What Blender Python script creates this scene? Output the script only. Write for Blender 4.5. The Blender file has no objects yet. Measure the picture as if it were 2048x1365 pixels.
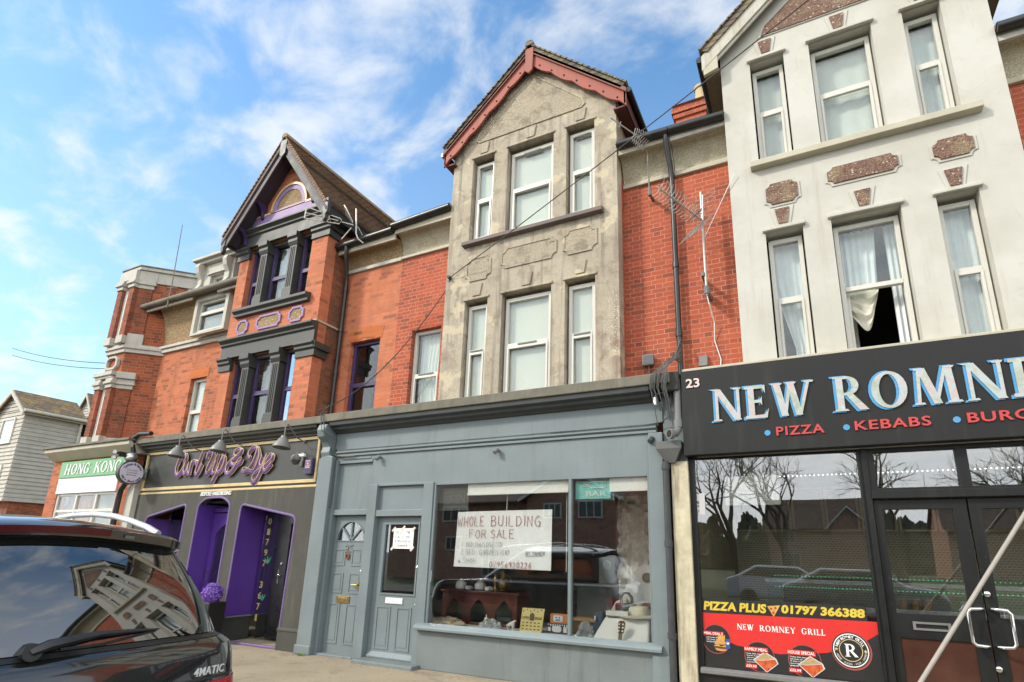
import bpy, bmesh, math, random
from mathutils import Vector, Matrix, noise as mnoise
random.seed(7)
PI = math.pi
scene = bpy.context.scene
COL = scene.collection

# ------------------------------------------------------------------ camera
CAM = Vector((0.0, -6.9, 1.64))
FPX, YAW, PITCH, ROLL, CX, CY = 1082.82, 0.451363, 0.254488, 0.020301, 1086.44, 825.73
_cy, _sy, _cp, _sp = math.cos(YAW), math.sin(YAW), math.cos(PITCH), math.sin(PITCH)
FW = Vector((-_sy * _cp, _cy * _cp, _sp)); _R0 = Vector((_cy, _sy, 0)); _U0 = _R0.cross(FW)
RT = _R0 * math.cos(ROLL) + _U0 * math.sin(ROLL); UP = -_R0 * math.sin(ROLL) + _U0 * math.cos(ROLL)
cam_data = bpy.data.cameras.new("camera"); cam = bpy.data.objects.new("camera", cam_data); COL.objects.link(cam)
m = Matrix((RT, UP, -FW)).transposed().to_4x4(); m.translation = CAM
cam.matrix_world = m
cam_data.sensor_width = 36.0; cam_data.sensor_fit = 'HORIZONTAL'; cam_data.lens = 36.0 * FPX / 2048
cam_data.shift_x = (1024 - CX) / 2048; cam_data.shift_y = (CY - 682.5) / 2048
cam_data.clip_start = 0.05; cam_data.clip_end = 3000
scene.camera = cam

def _ray(px, py): return FW * FPX + RT * (px - CX) - UP * (py - CY)
def at(px, py, Y=0.0):            # point of the street-front plane y = Y seen at a place of the survey photo
    d = _ray(px, py); t = (Y - CAM.y) / d.y; p = CAM + d * t
    return (p.x, p.z)
def atx(px, py, X):
    d = _ray(px, py); t = (X - CAM.x) / d.x; p = CAM + d * t
    return (p.y, p.z)
def atd(px, py, depth):
    return CAM + _ray(px, py) * (depth / FPX)

# ------------------------------------------------------------------ light
SUN_TRAVEL = Vector((0.58, 0.60, -0.62)).normalized()
sl = bpy.data.lights.new("sun", 'SUN'); sl.energy = 1.6; sl.angle = math.radians(6); sl.color = (1.0, 0.93, 0.82)
so = bpy.data.objects.new("sun", sl); so.rotation_euler = SUN_TRAVEL.to_track_quat('-Z', 'Y').to_euler(); COL.objects.link(so)
world = bpy.data.worlds.new("World"); scene.world = world; world.use_nodes = True
def build_world():
    nt = world.node_tree; N = nt.nodes; L = nt.links; N.clear()
    out = N.new('ShaderNodeOutputWorld'); bg = N.new('ShaderNodeBackground'); L.new(bg.outputs[0], out.inputs[0])
    sky = N.new('ShaderNodeTexSky'); sky.sky_type = 'NISHITA'; sky.sun_disc = False
    sky.sun_elevation = math.asin(-SUN_TRAVEL.z); sky.sun_rotation = math.atan2(-SUN_TRAVEL.x, -SUN_TRAVEL.y)
    sky.air_density = 1.0; sky.dust_density = 0.6; sky.ozone_density = 2.0
    tc = N.new('ShaderNodeTexCoord'); sep = N.new('ShaderNodeSeparateXYZ'); L.new(tc.outputs['Generated'], sep.inputs[0])
    zc = N.new('ShaderNodeMath'); zc.operation = 'MAXIMUM'; zc.inputs[1].default_value = 0.0; L.new(sep.outputs[2], zc.inputs[0])
    za = N.new('ShaderNodeMath'); za.operation = 'ADD'; za.inputs[1].default_value = 0.22; L.new(zc.outputs[0], za.inputs[0])
    dv = []
    for i in (0, 1):
        d = N.new('ShaderNodeMath'); d.operation = 'DIVIDE'; L.new(sep.outputs[i], d.inputs[0]); L.new(za.outputs[0], d.inputs[1]); dv.append(d)
    cb = N.new('ShaderNodeCombineXYZ'); L.new(dv[0].outputs[0], cb.inputs[0]); L.new(dv[1].outputs[0], cb.inputs[1])
    mp = N.new('ShaderNodeMapping'); mp.inputs['Rotation'].default_value = (0, 0, math.radians(35)); mp.inputs['Scale'].default_value = (0.95, 1.3, 1); mp.inputs['Location'].default_value = (3.1, 1.7, 0)
    L.new(cb.outputs[0], mp.inputs[0])
    n1 = N.new('ShaderNodeTexNoise'); n1.inputs['Scale'].default_value = 5.6; n1.inputs['Detail'].default_value = 7; n1.inputs['Roughness'].default_value = 0.56; n1.inputs['Distortion'].default_value = 0.25
    n2 = N.new('ShaderNodeTexNoise'); n2.inputs['Scale'].default_value = 0.8; n2.inputs['Detail'].default_value = 3
    L.new(mp.outputs[0], n1.inputs[0]); L.new(mp.outputs[0], n2.inputs[0])
    a = N.new('ShaderNodeMath'); a.operation = 'MULTIPLY_ADD'; a.inputs[1].default_value = 0.40; L.new(n2.outputs[0], a.inputs[0]); L.new(n1.outputs[0], a.inputs[2])
    r = N.new('ShaderNodeMapRange'); r.interpolation_type = 'SMOOTHSTEP'; r.inputs[1].default_value = 0.62; r.inputs[2].default_value = 0.94; L.new(a.outputs[0], r.inputs[0])
    # more cloud low down and to the west ; unseen cloud behind the camera is added for fill
    hz = N.new('ShaderNodeMapRange'); hz.inputs[1].default_value = 0.75; hz.inputs[2].default_value = 0.05; hz.inputs[3].default_value = 0.0; hz.inputs[4].default_value = 0.45; L.new(sep.outputs[2], hz.inputs[0])
    wx = N.new('ShaderNodeMapRange'); wx.inputs[1].default_value = -0.25; wx.inputs[2].default_value = -0.85; wx.inputs[3].default_value = 0.0; wx.inputs[4].default_value = 0.0; L.new(sep.outputs[0], wx.inputs[0])
    s1 = N.new('ShaderNodeMath'); s1.operation = 'ADD'; L.new(hz.outputs[0], s1.inputs[0]); L.new(wx.outputs[0], s1.inputs[1])
    inv = N.new('ShaderNodeMath'); inv.operation = 'MULTIPLY'; L.new(s1.outputs[0], inv.inputs[0]); inv.inputs[1].default_value = 0.75
    sb_ = N.new('ShaderNodeMapRange'); sb_.inputs[1].default_value = 0.15; sb_.inputs[2].default_value = -0.35; sb_.inputs[3].default_value = 0.0; sb_.inputs[4].default_value = 0.62; L.new(sep.outputs[1], sb_.inputs[0])
    sx_ = N.new('ShaderNodeMapRange'); sx_.inputs[1].default_value = 0.35; sx_.inputs[2].default_value = 0.75; sx_.inputs[3].default_value = 0.0; sx_.inputs[4].default_value = 0.5; L.new(sep.outputs[0], sx_.inputs[0])
    sm_ = N.new('ShaderNodeMath'); sm_.operation = 'MAXIMUM'; L.new(sb_.outputs[0], sm_.inputs[0]); L.new(sx_.outputs[0], sm_.inputs[1])
    s2 = N.new('ShaderNodeMath'); s2.operation = 'ADD'; L.new(inv.outputs[0], s2.inputs[0]); L.new(sm_.outputs[0], s2.inputs[1])
    sc = N.new('ShaderNodeMath'); sc.operation = 'MULTIPLY'; sc.inputs[1].default_value = 0.68; L.new(r.outputs[0], sc.inputs[0])
    ad = N.new('ShaderNodeMath'); ad.operation = 'ADD'; ad.use_clamp = True; L.new(sc.outputs[0], ad.inputs[0]); L.new(s2.outputs[0], ad.inputs[1])
    skm = N.new('ShaderNodeMix'); skm.data_type = 'RGBA'; skm.blend_type = 'MULTIPLY'; skm.inputs[0].default_value = 1.0
    L.new(sky.outputs[0], skm.inputs[6]); skm.inputs[7].default_value = SKY_TINT
    mix = N.new('ShaderNodeMix'); mix.data_type = 'RGBA'; L.new(ad.outputs[0], mix.inputs[0]); L.new(skm.outputs[2], mix.inputs[6])
    br = N.new('ShaderNodeMath'); br.operation = 'MULTIPLY_ADD'; br.inputs[1].default_value = 1.9; br.inputs[2].default_value = 1.0; L.new(sb_.outputs[0], br.inputs[0])  # added fill light: out-of-view clouds behind the camera made brighter
    cm_ = N.new('ShaderNodeVectorMath'); cm_.operation = 'SCALE'; cm_.inputs[0].default_value = CLOUD_COL[:3]; L.new(br.outputs[0], cm_.inputs['Scale']); L.new(cm_.outputs[0], mix.inputs[7])
    L.new(mix.outputs[2], bg.inputs[0]); bg.inputs[1].default_value = 0.15
SKY_TINT = (0.74, 1.03, 1.1, 1); CLOUD_COL = (3.7, 3.75, 3.75, 1)
build_world()
scene.view_settings.view_transform = 'Standard'; scene.view_settings.look = 'None'
scene.view_settings.exposure = 0.93; scene.view_settings.gamma = 1.0

# ------------------------------------------------------------------ mesh helpers
class MB:
    def __init__(s): s.v = []; s.f = []
    def add(s, vs, fs):
        o = len(s.v); s.v += [tuple(p) for p in vs]; s.f += [tuple(i + o for i in f) for f in fs]; return s
    def box(s, x0, x1, y0, y1, z0, z1):
        vs = [(x, y, z) for z in (z0, z1) for y in (y0, y1) for x in (x0, x1)]
        return s.add(vs, [(0, 2, 3, 1), (4, 5, 7, 6), (0, 1, 5, 4), (2, 6, 7, 3), (0, 4, 6, 2), (1, 3, 7, 5)])
    def obox(s, c, U, V, W, a, b, d):   # oriented box, centre c, half sizes a,b,d
        c = Vector(c); U = Vector(U); V = Vector(V); W = Vector(W)
        vs = [c + U * (sx * a) + V * (sy * b) + W * (sz * d) for sz in (-1, 1) for sy in (-1, 1) for sx in (-1, 1)]
        return s.add(vs, [(0, 2, 3, 1), (4, 5, 7, 6), (0, 1, 5, 4), (2, 6, 7, 3), (0, 4, 6, 2), (1, 3, 7, 5)])
    def prism(s, poly, fn, a, b):       # poly of (u,v); fn(u,v,w)->xyz
        n = len(poly); vs = [fn(u, v, a) for u, v in poly] + [fn(u, v, b) for u, v in poly]
        fs = [tuple(range(n))[::-1], tuple(range(n, 2 * n))] + [(i, (i + 1) % n, n + (i + 1) % n, n + i) for i in range(n)]
        return s.add(vs, fs)
    def pxz(s, poly, y0, y1): return s.prism(poly, lambda u, v, w: (u, w, v), y0, y1)
    def pyz(s, poly, x0, x1): return s.prism(poly, lambda u, v, w: (w, u, v), x0, x1)
    def pxy(s, poly, z0, z1): return s.prism(poly, lambda u, v, w: (u, v, w), z0, z1)
    def tube(s, pts, r, n=8, flat=None, closed=False):
        pts = [Vector(p) for p in pts]; k = len(pts)
        rr = r if isinstance(r, (list, tuple)) else [r] * k
        rings = []; prev = None
        for i, p in enumerate(pts):
            if closed: t = pts[(i + 1) % k] - pts[i - 1]
            else: t = pts[min(i + 1, k - 1)] - pts[max(i - 1, 0)]
            if t.length < 1e-9: t = Vector((0, 0, 1))
            t.normalize()
            if prev is None:
                a = Vector((0, 0, 1)) if abs(t.z) < 0.9 else Vector((1, 0, 0))
                nrm = (a - t * a.dot(t)).normalized()
            else:
                nrm = prev - t * prev.dot(t)
                nrm = nrm.normalized() if nrm.length > 1e-6 else prev
            prev = nrm; bn = t.cross(nrm)
            ring = []
            for j in range(n):
                a = 2 * PI * j / n; d = nrm * math.cos(a) * rr[i] + bn * math.sin(a) * rr[i]
                if flat is not None: d = Vector((d.x * flat[0], d.y * flat[1], d.z * flat[2]))
                ring.append(p + d)
            rings.append(ring)
        vs = [q for g in rings for q in g]; fs = []
        for i in range(k if closed else k - 1):
            for j in range(n):
                a = i * n; b = ((i + 1) % k) * n; fs.append((a + j, a + (j + 1) % n, b + (j + 1) % n, b + j))
        if not closed: fs += [tuple(range(n))[::-1], tuple(range((k - 1) * n, k * n))]
        return s.add(vs, fs)
    def lathe(s, prof, c=(0, 0, 0), n=20, axis=(0, 0, 1), caps=True):
        A = Vector(axis).normalized(); e = Vector((1, 0, 0)) if abs(A.x) < 0.9 else Vector((0, 1, 0))
        U = (e - A * e.dot(A)).normalized(); W = A.cross(U); c = Vector(c)
        vs = []; k = len(prof)
        for r, h in prof:
            for j in range(n):
                a = 2 * PI * j / n; vs.append(c + A * h + U * (r * math.cos(a)) + W * (r * math.sin(a)))
        fs = [(i * n + j, i * n + (j + 1) % n, (i + 1) * n + (j + 1) % n, (i + 1) * n + j) for i in range(k - 1) for j in range(n)]
        if caps: fs += [tuple(range(n))[::-1], tuple(range((k - 1) * n, k * n))]
        return s.add(vs, fs)
    def wall(s, us, vs_, holes, fn, a, b):
        """slab in (u,v) with rectangular holes (u0,u1,v0,v1); fn(u,v,w)->xyz, thickness a..b"""
        U = sorted(set([us[0], us[1]] + [h[i] for h in holes for i in (0, 1) if us[0] < h[i] < us[1]]))
        V = sorted(set([vs_[0], vs_[1]] + [h[i] for h in holes for i in (2, 3) if vs_[0] < h[i] < vs_[1]]))
        def solid(i, j):
            if i < 0 or j < 0 or i >= len(U) - 1 or j >= len(V) - 1: return False
            cu = (U[i] + U[i + 1]) / 2; cv = (V[j] + V[j + 1]) / 2
            return not any(h[0] < cu < h[1] and h[2] < cv < h[3] for h in holes)
        for i in range(len(U) - 1):
            for j in range(len(V) - 1):
                if not solid(i, j): continue
                u0, u1, v0, v1 = U[i], U[i + 1], V[j], V[j + 1]
                for w in (a, b): s.add([fn(u0, v0, w), fn(u1, v0, w), fn(u1, v1, w), fn(u0, v1, w)], [(0, 1, 2, 3)])
                if not solid(i - 1, j): s.add([fn(u0, v0, a), fn(u0, v1, a), fn(u0, v1, b), fn(u0, v0, b)], [(0, 1, 2, 3)])
                if not solid(i + 1, j): s.add([fn(u1, v0, a), fn(u1, v1, a), fn(u1, v1, b), fn(u1, v0, b)], [(0, 1, 2, 3)])
                if not solid(i, j - 1): s.add([fn(u0, v0, a), fn(u1, v0, a), fn(u1, v0, b), fn(u0, v0, b)], [(0, 1, 2, 3)])
                if not solid(i, j + 1): s.add([fn(u0, v1, a), fn(u1, v1, a), fn(u1, v1, b), fn(u0, v1, b)], [(0, 1, 2, 3)])
        return s
    def wxz(s, x0, x1, z0, z1, holes, y0, y1): return s.wall((x0, x1), (z0, z1), holes, lambda u, v, w: (u, w, v), y0, y1)
    def clusters(s):
        """groups of touching shells"""
        par = list(range(len(s.v)))
        def fd(a):
            while par[a] != a: par[a] = par[par[a]]; a = par[a]
            return a
        key = {}
        for i, p in enumerate(s.v):
            k = (round(p[0], 4), round(p[1], 4), round(p[2], 4))
            if k in key: par[fd(i)] = fd(key[k])
            else: key[k] = i
        for f in s.f:
            for q in f[1:]: par[fd(q)] = fd(f[0])
        isl = {}
        for i in range(len(s.v)): isl.setdefault(fd(i), []).append(i)
        bb = []
        for r, idx in isl.items():
            c = [s.v[i] for i in idx]; bb.append([[min(p[a] for p in c) - .006 for a in range(3)], [max(p[a] for p in c) + .006 for a in range(3)], {r}])
        ch = True
        while ch:
            ch = False
            for i in range(len(bb)):
                for j in range(len(bb) - 1, i, -1):
                    if all(bb[i][0][a] <= bb[j][1][a] and bb[j][0][a] <= bb[i][1][a] for a in range(3)):
                        bb[i] = [[min(bb[i][0][a], bb[j][0][a]) for a in range(3)], [max(bb[i][1][a], bb[j][1][a]) for a in range(3)], bb[i][2] | bb[j][2]]; bb.pop(j); ch = True
        out = []
        for _, _, roots in bb:
            m_ = MB(); mp = {}
            for f in s.f:
                if fd(f[0]) in roots:
                    for q in f:
                        if q not in mp: mp[q] = len(m_.v); m_.v.append(s.v[q])
                    m_.f.append(tuple(mp[q] for q in f))
            out.append(m_)
        return out
    def build(s, name, mat, parent=None, smooth=False, bevel=0.0, seg=2):
        if parent is not None and name in SPLIT:
            cl = s.clusters()
            if len(cl) > 1: return [c.build1(name, mat, parent, smooth, bevel, seg) for c in cl][0]
        return s.build1(name, mat, parent, smooth, bevel, seg)
    def build1(s, name, mat, parent=None, smooth=False, bevel=0.0, seg=2):
        o = None
        if parent is not None: o = world_loc(parent)
        vs = s.v if o is None else [(p[0] - o.x, p[1] - o.y, p[2] - o.z) for p in s.v]
        me = bpy.data.meshes.new(name); me.from_pydata(vs, [], s.f)
        bm = bmesh.new(); bm.from_mesh(me); bmesh.ops.remove_doubles(bm, verts=bm.verts, dist=1e-5)
        bmesh.ops.recalc_face_normals(bm, faces=bm.faces); bm.to_mesh(me); bm.free()
        me.materials.append(mat)
        if smooth:
            me.polygons.foreach_set('use_smooth', [True] * len(me.polygons)); me.set_sharp_from_angle(angle=math.radians(40))
        ob = bpy.data.objects.new(name, me); COL.objects.link(ob)
        if parent is not None: ob.parent = parent
        if bevel > 0:
            bv = ob.modifiers.new('bevel', 'BEVEL'); bv.width = bevel; bv.segments = seg; bv.limit_method = 'ANGLE'; bv.angle_limit = math.radians(35)
        return ob

SPLIT = set('wall panel panel_moulding panel_frame lintel keystone keystone_frame column capital pilaster plinth recess_lining cheek_wall bay_return eaves_board overdoor_panel step bullet bolt tape bracket turret_window blind_cord lock chain fascia stone_band price_tag bullet'.split())
def world_loc(o):
    v = Vector(o.location)
    while o.parent is not None: o = o.parent; v = v + Vector(o.location)
    return v
def tag(o, label, cat, group=None, kind=None):
    o['label'] = label; o['category'] = cat
    if group: o['group'] = group
    if kind: o['kind'] = kind
    return o
def thing(name, label, cat, loc, group=None):
    o = bpy.data.objects.new(name, None); o.empty_display_size = 0.1; COL.objects.link(o); o.location = loc
    return tag(o, label, cat, group)
def single(mb, name, mat, label, cat, group=None, **k):
    return tag(mb.build(name, mat, **k), label, cat, group)
def rel(mb, name, mat, loc, label, cat, group=None, **k):
    """one-mesh thing with its origin at its own base"""
    lo = Vector(loc); mb.v = [(p[0] - lo.x, p[1] - lo.y, p[2] - lo.z) for p in mb.v]
    o = mb.build(name, mat, **k); o.location = lo; return tag(o, label, cat, group)
def structure(mb, name, mat, **k):
    o = mb.build(name, mat, **k); o['kind'] = 'structure'; return o
def copy_tree(o, parent=None):
    c = o.copy(); COL.objects.link(c)
    if parent is not None: c.parent = parent
    for ch in list(o.children): copy_tree(ch, c)
    return c

def curve_mesh(cu):
    ob = bpy.data.objects.new('tmp', cu); me = bpy.data.meshes.new_from_object(ob)
    vs = [tuple(v.co) for v in me.vertices]; fs = [tuple(p.vertices) for p in me.polygons]
    bpy.data.objects.remove(ob); bpy.data.meshes.remove(me); bpy.data.curves.remove(cu)
    return vs, fs
def plate(mb, loops, fn, a, b):
    """flat plate with holes: loops[0] outline, the rest holes; fn(u,v,w)"""
    cu = bpy.data.curves.new('tmp', 'CURVE'); cu.dimensions = '2D'; cu.fill_mode = 'BOTH'; cu.extrude = (b - a) / 2
    for lp in loops:
        sp = cu.splines.new('POLY'); sp.points.add(len(lp) - 1); sp.use_cyclic_u = True
        for i, (u, v) in enumerate(lp): sp.points[i].co = (u, v, 0, 1)
    vs, fs = curve_mesh(cu); mid = (a + b) / 2
    mb.add([fn(p[0], p[1], mid + p[2]) for p in vs], fs); return mb
XZ = lambda u, v, w: (u, w, v)
def text_verts(s, bold=0.0, shear=0.0, spacing=1.0, depth=0.01):
    cu = bpy.data.curves.new('tmp', 'FONT'); cu.body = s; cu.size = 1.0; cu.offset = bold; cu.shear = shear; cu.space_character = spacing; cu.extrude = depth
    cu.resolution_u = 3
    return curve_mesh(cu)
def text_fit(mb, s, x0, x1, z0, z1, y, depth=0.006, bold=0.0, shear=0.0, spacing=1.0, fn=None):
    """text filling the rectangle, facing -y"""
    vs, fs = text_verts(s, bold, shear, spacing, 0.5)
    a0 = min(p[0] for p in vs); a1 = max(p[0] for p in vs); b0 = min(p[1] for p in vs); b1 = max(p[1] for p in vs)
    sx = (x1 - x0) / (a1 - a0); sz = (z1 - z0) / (b1 - b0)
    fn = fn or XZ
    mb.add([fn(x0 + (p[0] - a0) * sx, z0 + (p[1] - b0) * sz, y - (p[2] + 0.5) * depth) for p in vs], fs); return mb

# ------------------------------------------------------------------ hand lettering (single strokes)
SF = {
 'A': [[(0, 0), (.5, 1), (1, 0)], [(.2, .4), (.8, .4)]], 'B': [[(0, 0), (0, 1), (.7, .95), (.8, .75), (.6, .55), (0, .5)], [(.6, .52), (.95, .3), (.8, .05), (0, 0)]],
 'C': [[(.95, .85), (.6, 1), (.15, .8), (0, .45), (.2, .1), (.6, 0), (.95, .15)]], 'D': [[(0, 0), (0, 1), (.6, .9), (.95, .5), (.6, .1), (0, 0)]],
 'E': [[(.9, 1), (0, 1), (0, 0), (.95, 0)], [(0, .5), (.7, .52)]], 'F': [[(.9, 1), (0, 1), (0, 0)], [(0, .55), (.7, .56)]],
 'G': [[(.9, .85), (.55, 1), (.1, .75), (0, .4), (.25, .05), (.7, 0), (.9, .3), (.9, .45), (.55, .45)], [(.9, .45), (.9, -.05)]],
 'H': [[(0, 0), (0, 1)], [(.9, 0), (.9, 1)], [(0, .5), (.9, .5)]], 'I': [[(.3, 0), (.3, 1)]], 'K': [[(0, 0), (0, 1)], [(.85, 1), (0, .45), (.9, 0)]],
 'L': [[(0, 1), (0, 0), (.8, 0)]], 'M': [[(0, 0), (.1, 1), (.5, .3), (.9, 1), (1, 0)]], 'N': [[(0, 0), (0, 1), (.85, 0), (.85, 1)]],
 'O': [[(.5, 1), (.12, .8), (0, .45), (.2, .08), (.5, 0), (.85, .15), (.95, .5), (.8, .88), (.5, 1)]], 'P': [[(0, 0), (0, 1), (.65, .95), (.8, .72), (.6, .5), (0, .48)]],
 'R': [[(0, 0), (0, 1), (.65, .95), (.8, .72), (.6, .52), (0, .5)], [(.4, .5), (.9, 0)]], 'S': [[(.85, .85), (.5, 1), (.1, .85), (.15, .6), (.75, .42), (.85, .18), (.5, 0), (0, .12)]],
 'T': [[(0, 1), (1, 1)], [(.5, 1), (.5, 0)]], 'U': [[(0, 1), (0, .25), (.3, 0), (.65, .05), (.85, .3), (.85, 1)]], 'V': [[(0, 1), (.45, 0), (.9, 1)]],
 'W': [[(0, 1), (.25, 0), (.5, .7), (.75, 0), (1, 1)]], 'Y': [[(0, 1), (.45, .5), (.9, 1)], [(.45, .5), (.45, 0)]], 'Z': [[(0, 1), (.9, 1), (0, 0), (.9, 0)]],
 '0': [[(.5, 1), (.1, .8), (0, .4), (.3, 0), (.7, .1), (.9, .5), (.75, .9), (.5, 1)]], '1': [[(.3, 0), (.3, 1), (.1, .8)]], '2': [[(.05, .8), (.4, 1), (.8, .8), (.6, .45), (0, 0), (.9, 0)]],
 '5': [[(.8, 1), (.15, 1), (.1, .55), (.6, .6), (.8, .3), (.5, 0), (0, .1)]], '6': [[(.7, 1), (.2, .6), (.05, .25), (.35, 0), (.75, .1), (.75, .4), (.4, .5), (.08, .3)]],
 '7': [[(0, 1), (.85, 1), (.35, 0)]], '9': [[(.8, .75), (.5, .5), (.1, .65), (.2, .95), (.65, 1), (.8, .75), (.6, 0)]], '8': [[(.5, .52), (.15, .75), (.45, 1), (.78, .78), (.5, .52), (.1, .25), (.45, 0), (.85, .25), (.5, .52)]],
 '3': [[(.05, .85), (.45, 1), (.8, .78), (.4, .54), (.85, .28), (.45, 0), (0, .12)]], '4': [[(.6, 0), (.6, 1), (0, .3), (.9, .3)]],
 '-': [[(.1, .45), (.8, .45)]], '.': [[(.3, 0), (.32, .06)]], '&': [[(.9, 0), (.25, .75), (.4, 1), (.65, .8), (.1, .3), (.35, 0), (.9, .4)]],
}
def hand(mb, s, x0, x1, z0, z1, y, r, jit=0.03, rng=random, n=5, fn=None):
    fn = fn or (lambda u, v, w: (u, w, v))
    wd = {'I': .45, 'W': 1.25, 'M': 1.2, ' ': .7, '1': .6}; ww = [wd.get(c, 1) for c in s]; adv = (x1 - x0) / sum(ww); h = z1 - z0; cw = adv * 0.70; cur = x0
    for i, ch in enumerate(s):
        ox = cur; cur += adv * ww[i]
        if ch not in SF: continue
        oz = z0 + rng.uniform(-1, 1) * jit * h; w = cw * ww[i]
        for k, st in enumerate(SF[ch]):
            pts = [fn(ox + u * w + rng.uniform(-1, 1) * jit * cw, oz + v * h + rng.uniform(-1, 1) * jit * h, y - 0.0006 * k) for u, v in st]
            mb.tube(pts, r, n, flat=None)
    return mb

# ------------------------------------------------------------------ roman (serif) capitals made of thick and thin strokes
def _q(x0, z0, x1, z1): return [(x0, z0), (x1, z0), (x1, z1), (x0, z1)]
def _ring(cx, cz, rx, rz, ix, iz, a0=0, a1=360, n=22, sh=0.0):
    out = []
    for k in range(n):
        a = math.radians(a0 + (a1 - a0) * k / n); b = math.radians(a0 + (a1 - a0) * (k + 1) / n)
        out.append([(cx + rx * math.cos(a), cz + rz * math.sin(a)), (cx + rx * math.cos(b), cz + rz * math.sin(b)),
                    (cx + sh + ix * math.cos(b), cz + iz * math.sin(b)), (cx + sh + ix * math.cos(a), cz + iz * math.sin(a))])
    return out
def _d(xa, xb, w, z0=0.0, z1=1.0): return [(xa, z0), (xa + w, z0), (xb + w, z1), (xb, z1)]
def _s(x0, x1, z, up=1): return [(x0, z), (x1, z), (x1 - .04, z + .055 * up), (x0 + .04, z + .055 * up)]
SERIF = {
 'I': (.42, [_q(.11, 0, .31, 1), _s(0, .42, 0), _s(0, .42, 1, -1)]),
 'L': (.74, [_q(.11, 0, .31, 1), _s(0, .42, 1, -1), [(0, 0), (.68, 0), (.74, .3), (.6, .1), (0, .09)]]),
 'E': (.76, [_q(.11, 0, .31, 1), [(0, 0), (.7, 0), (.76, .28), (.64, .1), (0, .09)], [(0, 1), (0, .91), (.6, .9), (.68, .74), (.68, 1)], [(.31, .47), (.5, .47), (.56, .38), (.56, .66), (.5, .56), (.31, .56)]]),
 'N': (.98, [_d(.1, .1, .1), _d(.74, .06, .23), _d(.83, .83, .1), _s(0, .32, 0), _s(.7, 1.0, 1, -1), [(-.06, 1), (.1, 1), (.14, .93)]]),
 'W': (1.3, [_d(.28, .06, .21), _d(.34, .55, .1), _d(.72, .5, .21), _d(.8, 1.12, .1), _s(0, .36, 1, -1), _s(.46, .8, 1, -1), _s(1.02, 1.34, 1, -1)]),
 'M': (1.2, [_d(.08, .16, .1), _d(.5, .16, .22), _d(.52, .86, .1), _d(.94, .86, .2), _s(0, .3, 0), _s(.84, 1.24, 0), _s(.06, .34, 1, -1), _s(.84, 1.14, 1, -1)]),
 'O': (.98, _ring(.49, .5, .49, .52, .27, .44)),
 'R': (.96, [_q(.11, 0, .31, 1), _s(0, .42, 0), _s(0, .3, 1, -1), [(.38, .45), (.58, .47), (.98, .0), (.72, .0)]] + _ring(.4, .72, .36, .28, .16, .2, -90, 90, 12) + [_q(.3, .92, .42, 1), _q(.3, .44, .42, .52)]),
 'G': (1.0, _ring(.49, .5, .49, .52, .27, .44, 40, 318, 20) + [_q(.68, .08, .88, .46), _s(.56, .98, .46, -1), [(.84, .66), (.9, .98), (.76, .86)]]),
 'Y': (.96, [_q(.38, 0, .58, .48), _s(.28, .68, 0), _d(.38, .06, .22, .45, 1), _d(.47, .82, .1, .45, 1), _s(0, .36, 1, -1), _s(.7, 1.0, 1, -1)]),
 'H': (1.02, [_q(.11, 0, .3, 1), _q(.72, 0, .91, 1), _q(.3, .46, .72, .54), _s(0, .4, 0), _s(0, .4, 1, -1), _s(.62, 1.02, 0), _s(.62, 1.02, 1, -1)]),
 'K': (1.0, [_q(.11, 0, .3, 1), _s(0, .4, 0), _s(0, .4, 1, -1), [(.3, .4), (.3, .54), (.76, 1), (.88, 1)], [(.4, .56), (.56, .66), (1.02, 0), (.76, 0)], _s(.64, .98, 1, -1)]),
 'A': (1.0, [_d(.06, .42, .1), _d(.68, .36, .23), _q(.24, .3, .66, .38), _s(-.02, .3, 0), _s(.6, 1.0, 0)]),
 ' ': (.5, []),
}
def serif(mb, s, x0, x1, z0, z1, y, depth, gap=0.1, shear=0.0, fn=None, grow=0.0):
    fn = fn or XZ
    W = sum(SERIF[c][0] for c in s) + gap * (len(s) - 1); sx = (x1 - x0) / W; sz = z1 - z0; cur = 0; k = 0
    for c in s:
        w, polys = SERIF[c]
        for poly in polys:
            P = [(x0 + (cur + u + shear * v) * sx, z0 + v * sz) for u, v in poly]
            mb.prism(P, fn, y - depth + 0.0004 * (k % 9), y); k += 1
        cur += w + gap
    return mb
def star(cx, cz, r, n=5, k=.42): return [(cx + (r if i % 2 == 0 else r * k) * math.sin(PI * i / n), cz + (r if i % 2 == 0 else r * k) * math.cos(PI * i / n)) for i in range(2 * n)]
def circ(cx, cz, rx, rz=None, n=40, a0=0, a1=360):
    rz = rx if rz is None else rz
    full = abs(a1 - a0) >= 359.9
    return [(cx + rx * math.cos(math.radians(a0 + (a1 - a0) * i / (n if full else n - 1))), cz + rz * math.sin(math.radians(a0 + (a1 - a0) * i / (n if full else n - 1)))) for i in range(n)]
def rrect(x0, x1, z0, z1, r, n=5):
    out = []
    for cx, cz, a in ((x1 - r, z1 - r, 0), (x0 + r, z1 - r, 90), (x0 + r, z0 + r, 180), (x1 - r, z0 + r, 270)):
        for i in range(n): t = math.radians(a + 90 * i / (n - 1)); out.append((cx + r * math.cos(t), cz + r * math.sin(t)))
    return out
def notched(x0, x1, z0, z1, c, n=5):
    """rectangle with scooped (concave) corners"""
    out = []
    for cx, cz, a in ((x0, z0, 90), (x1, z0, 180), (x1, z1, 270), (x0, z1, 360)):
        for i in range(n): t = math.radians(a - 90 * i / (n - 1)); out.append((cx + c * math.cos(t), cz + c * math.sin(t)))
    return out

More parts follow.
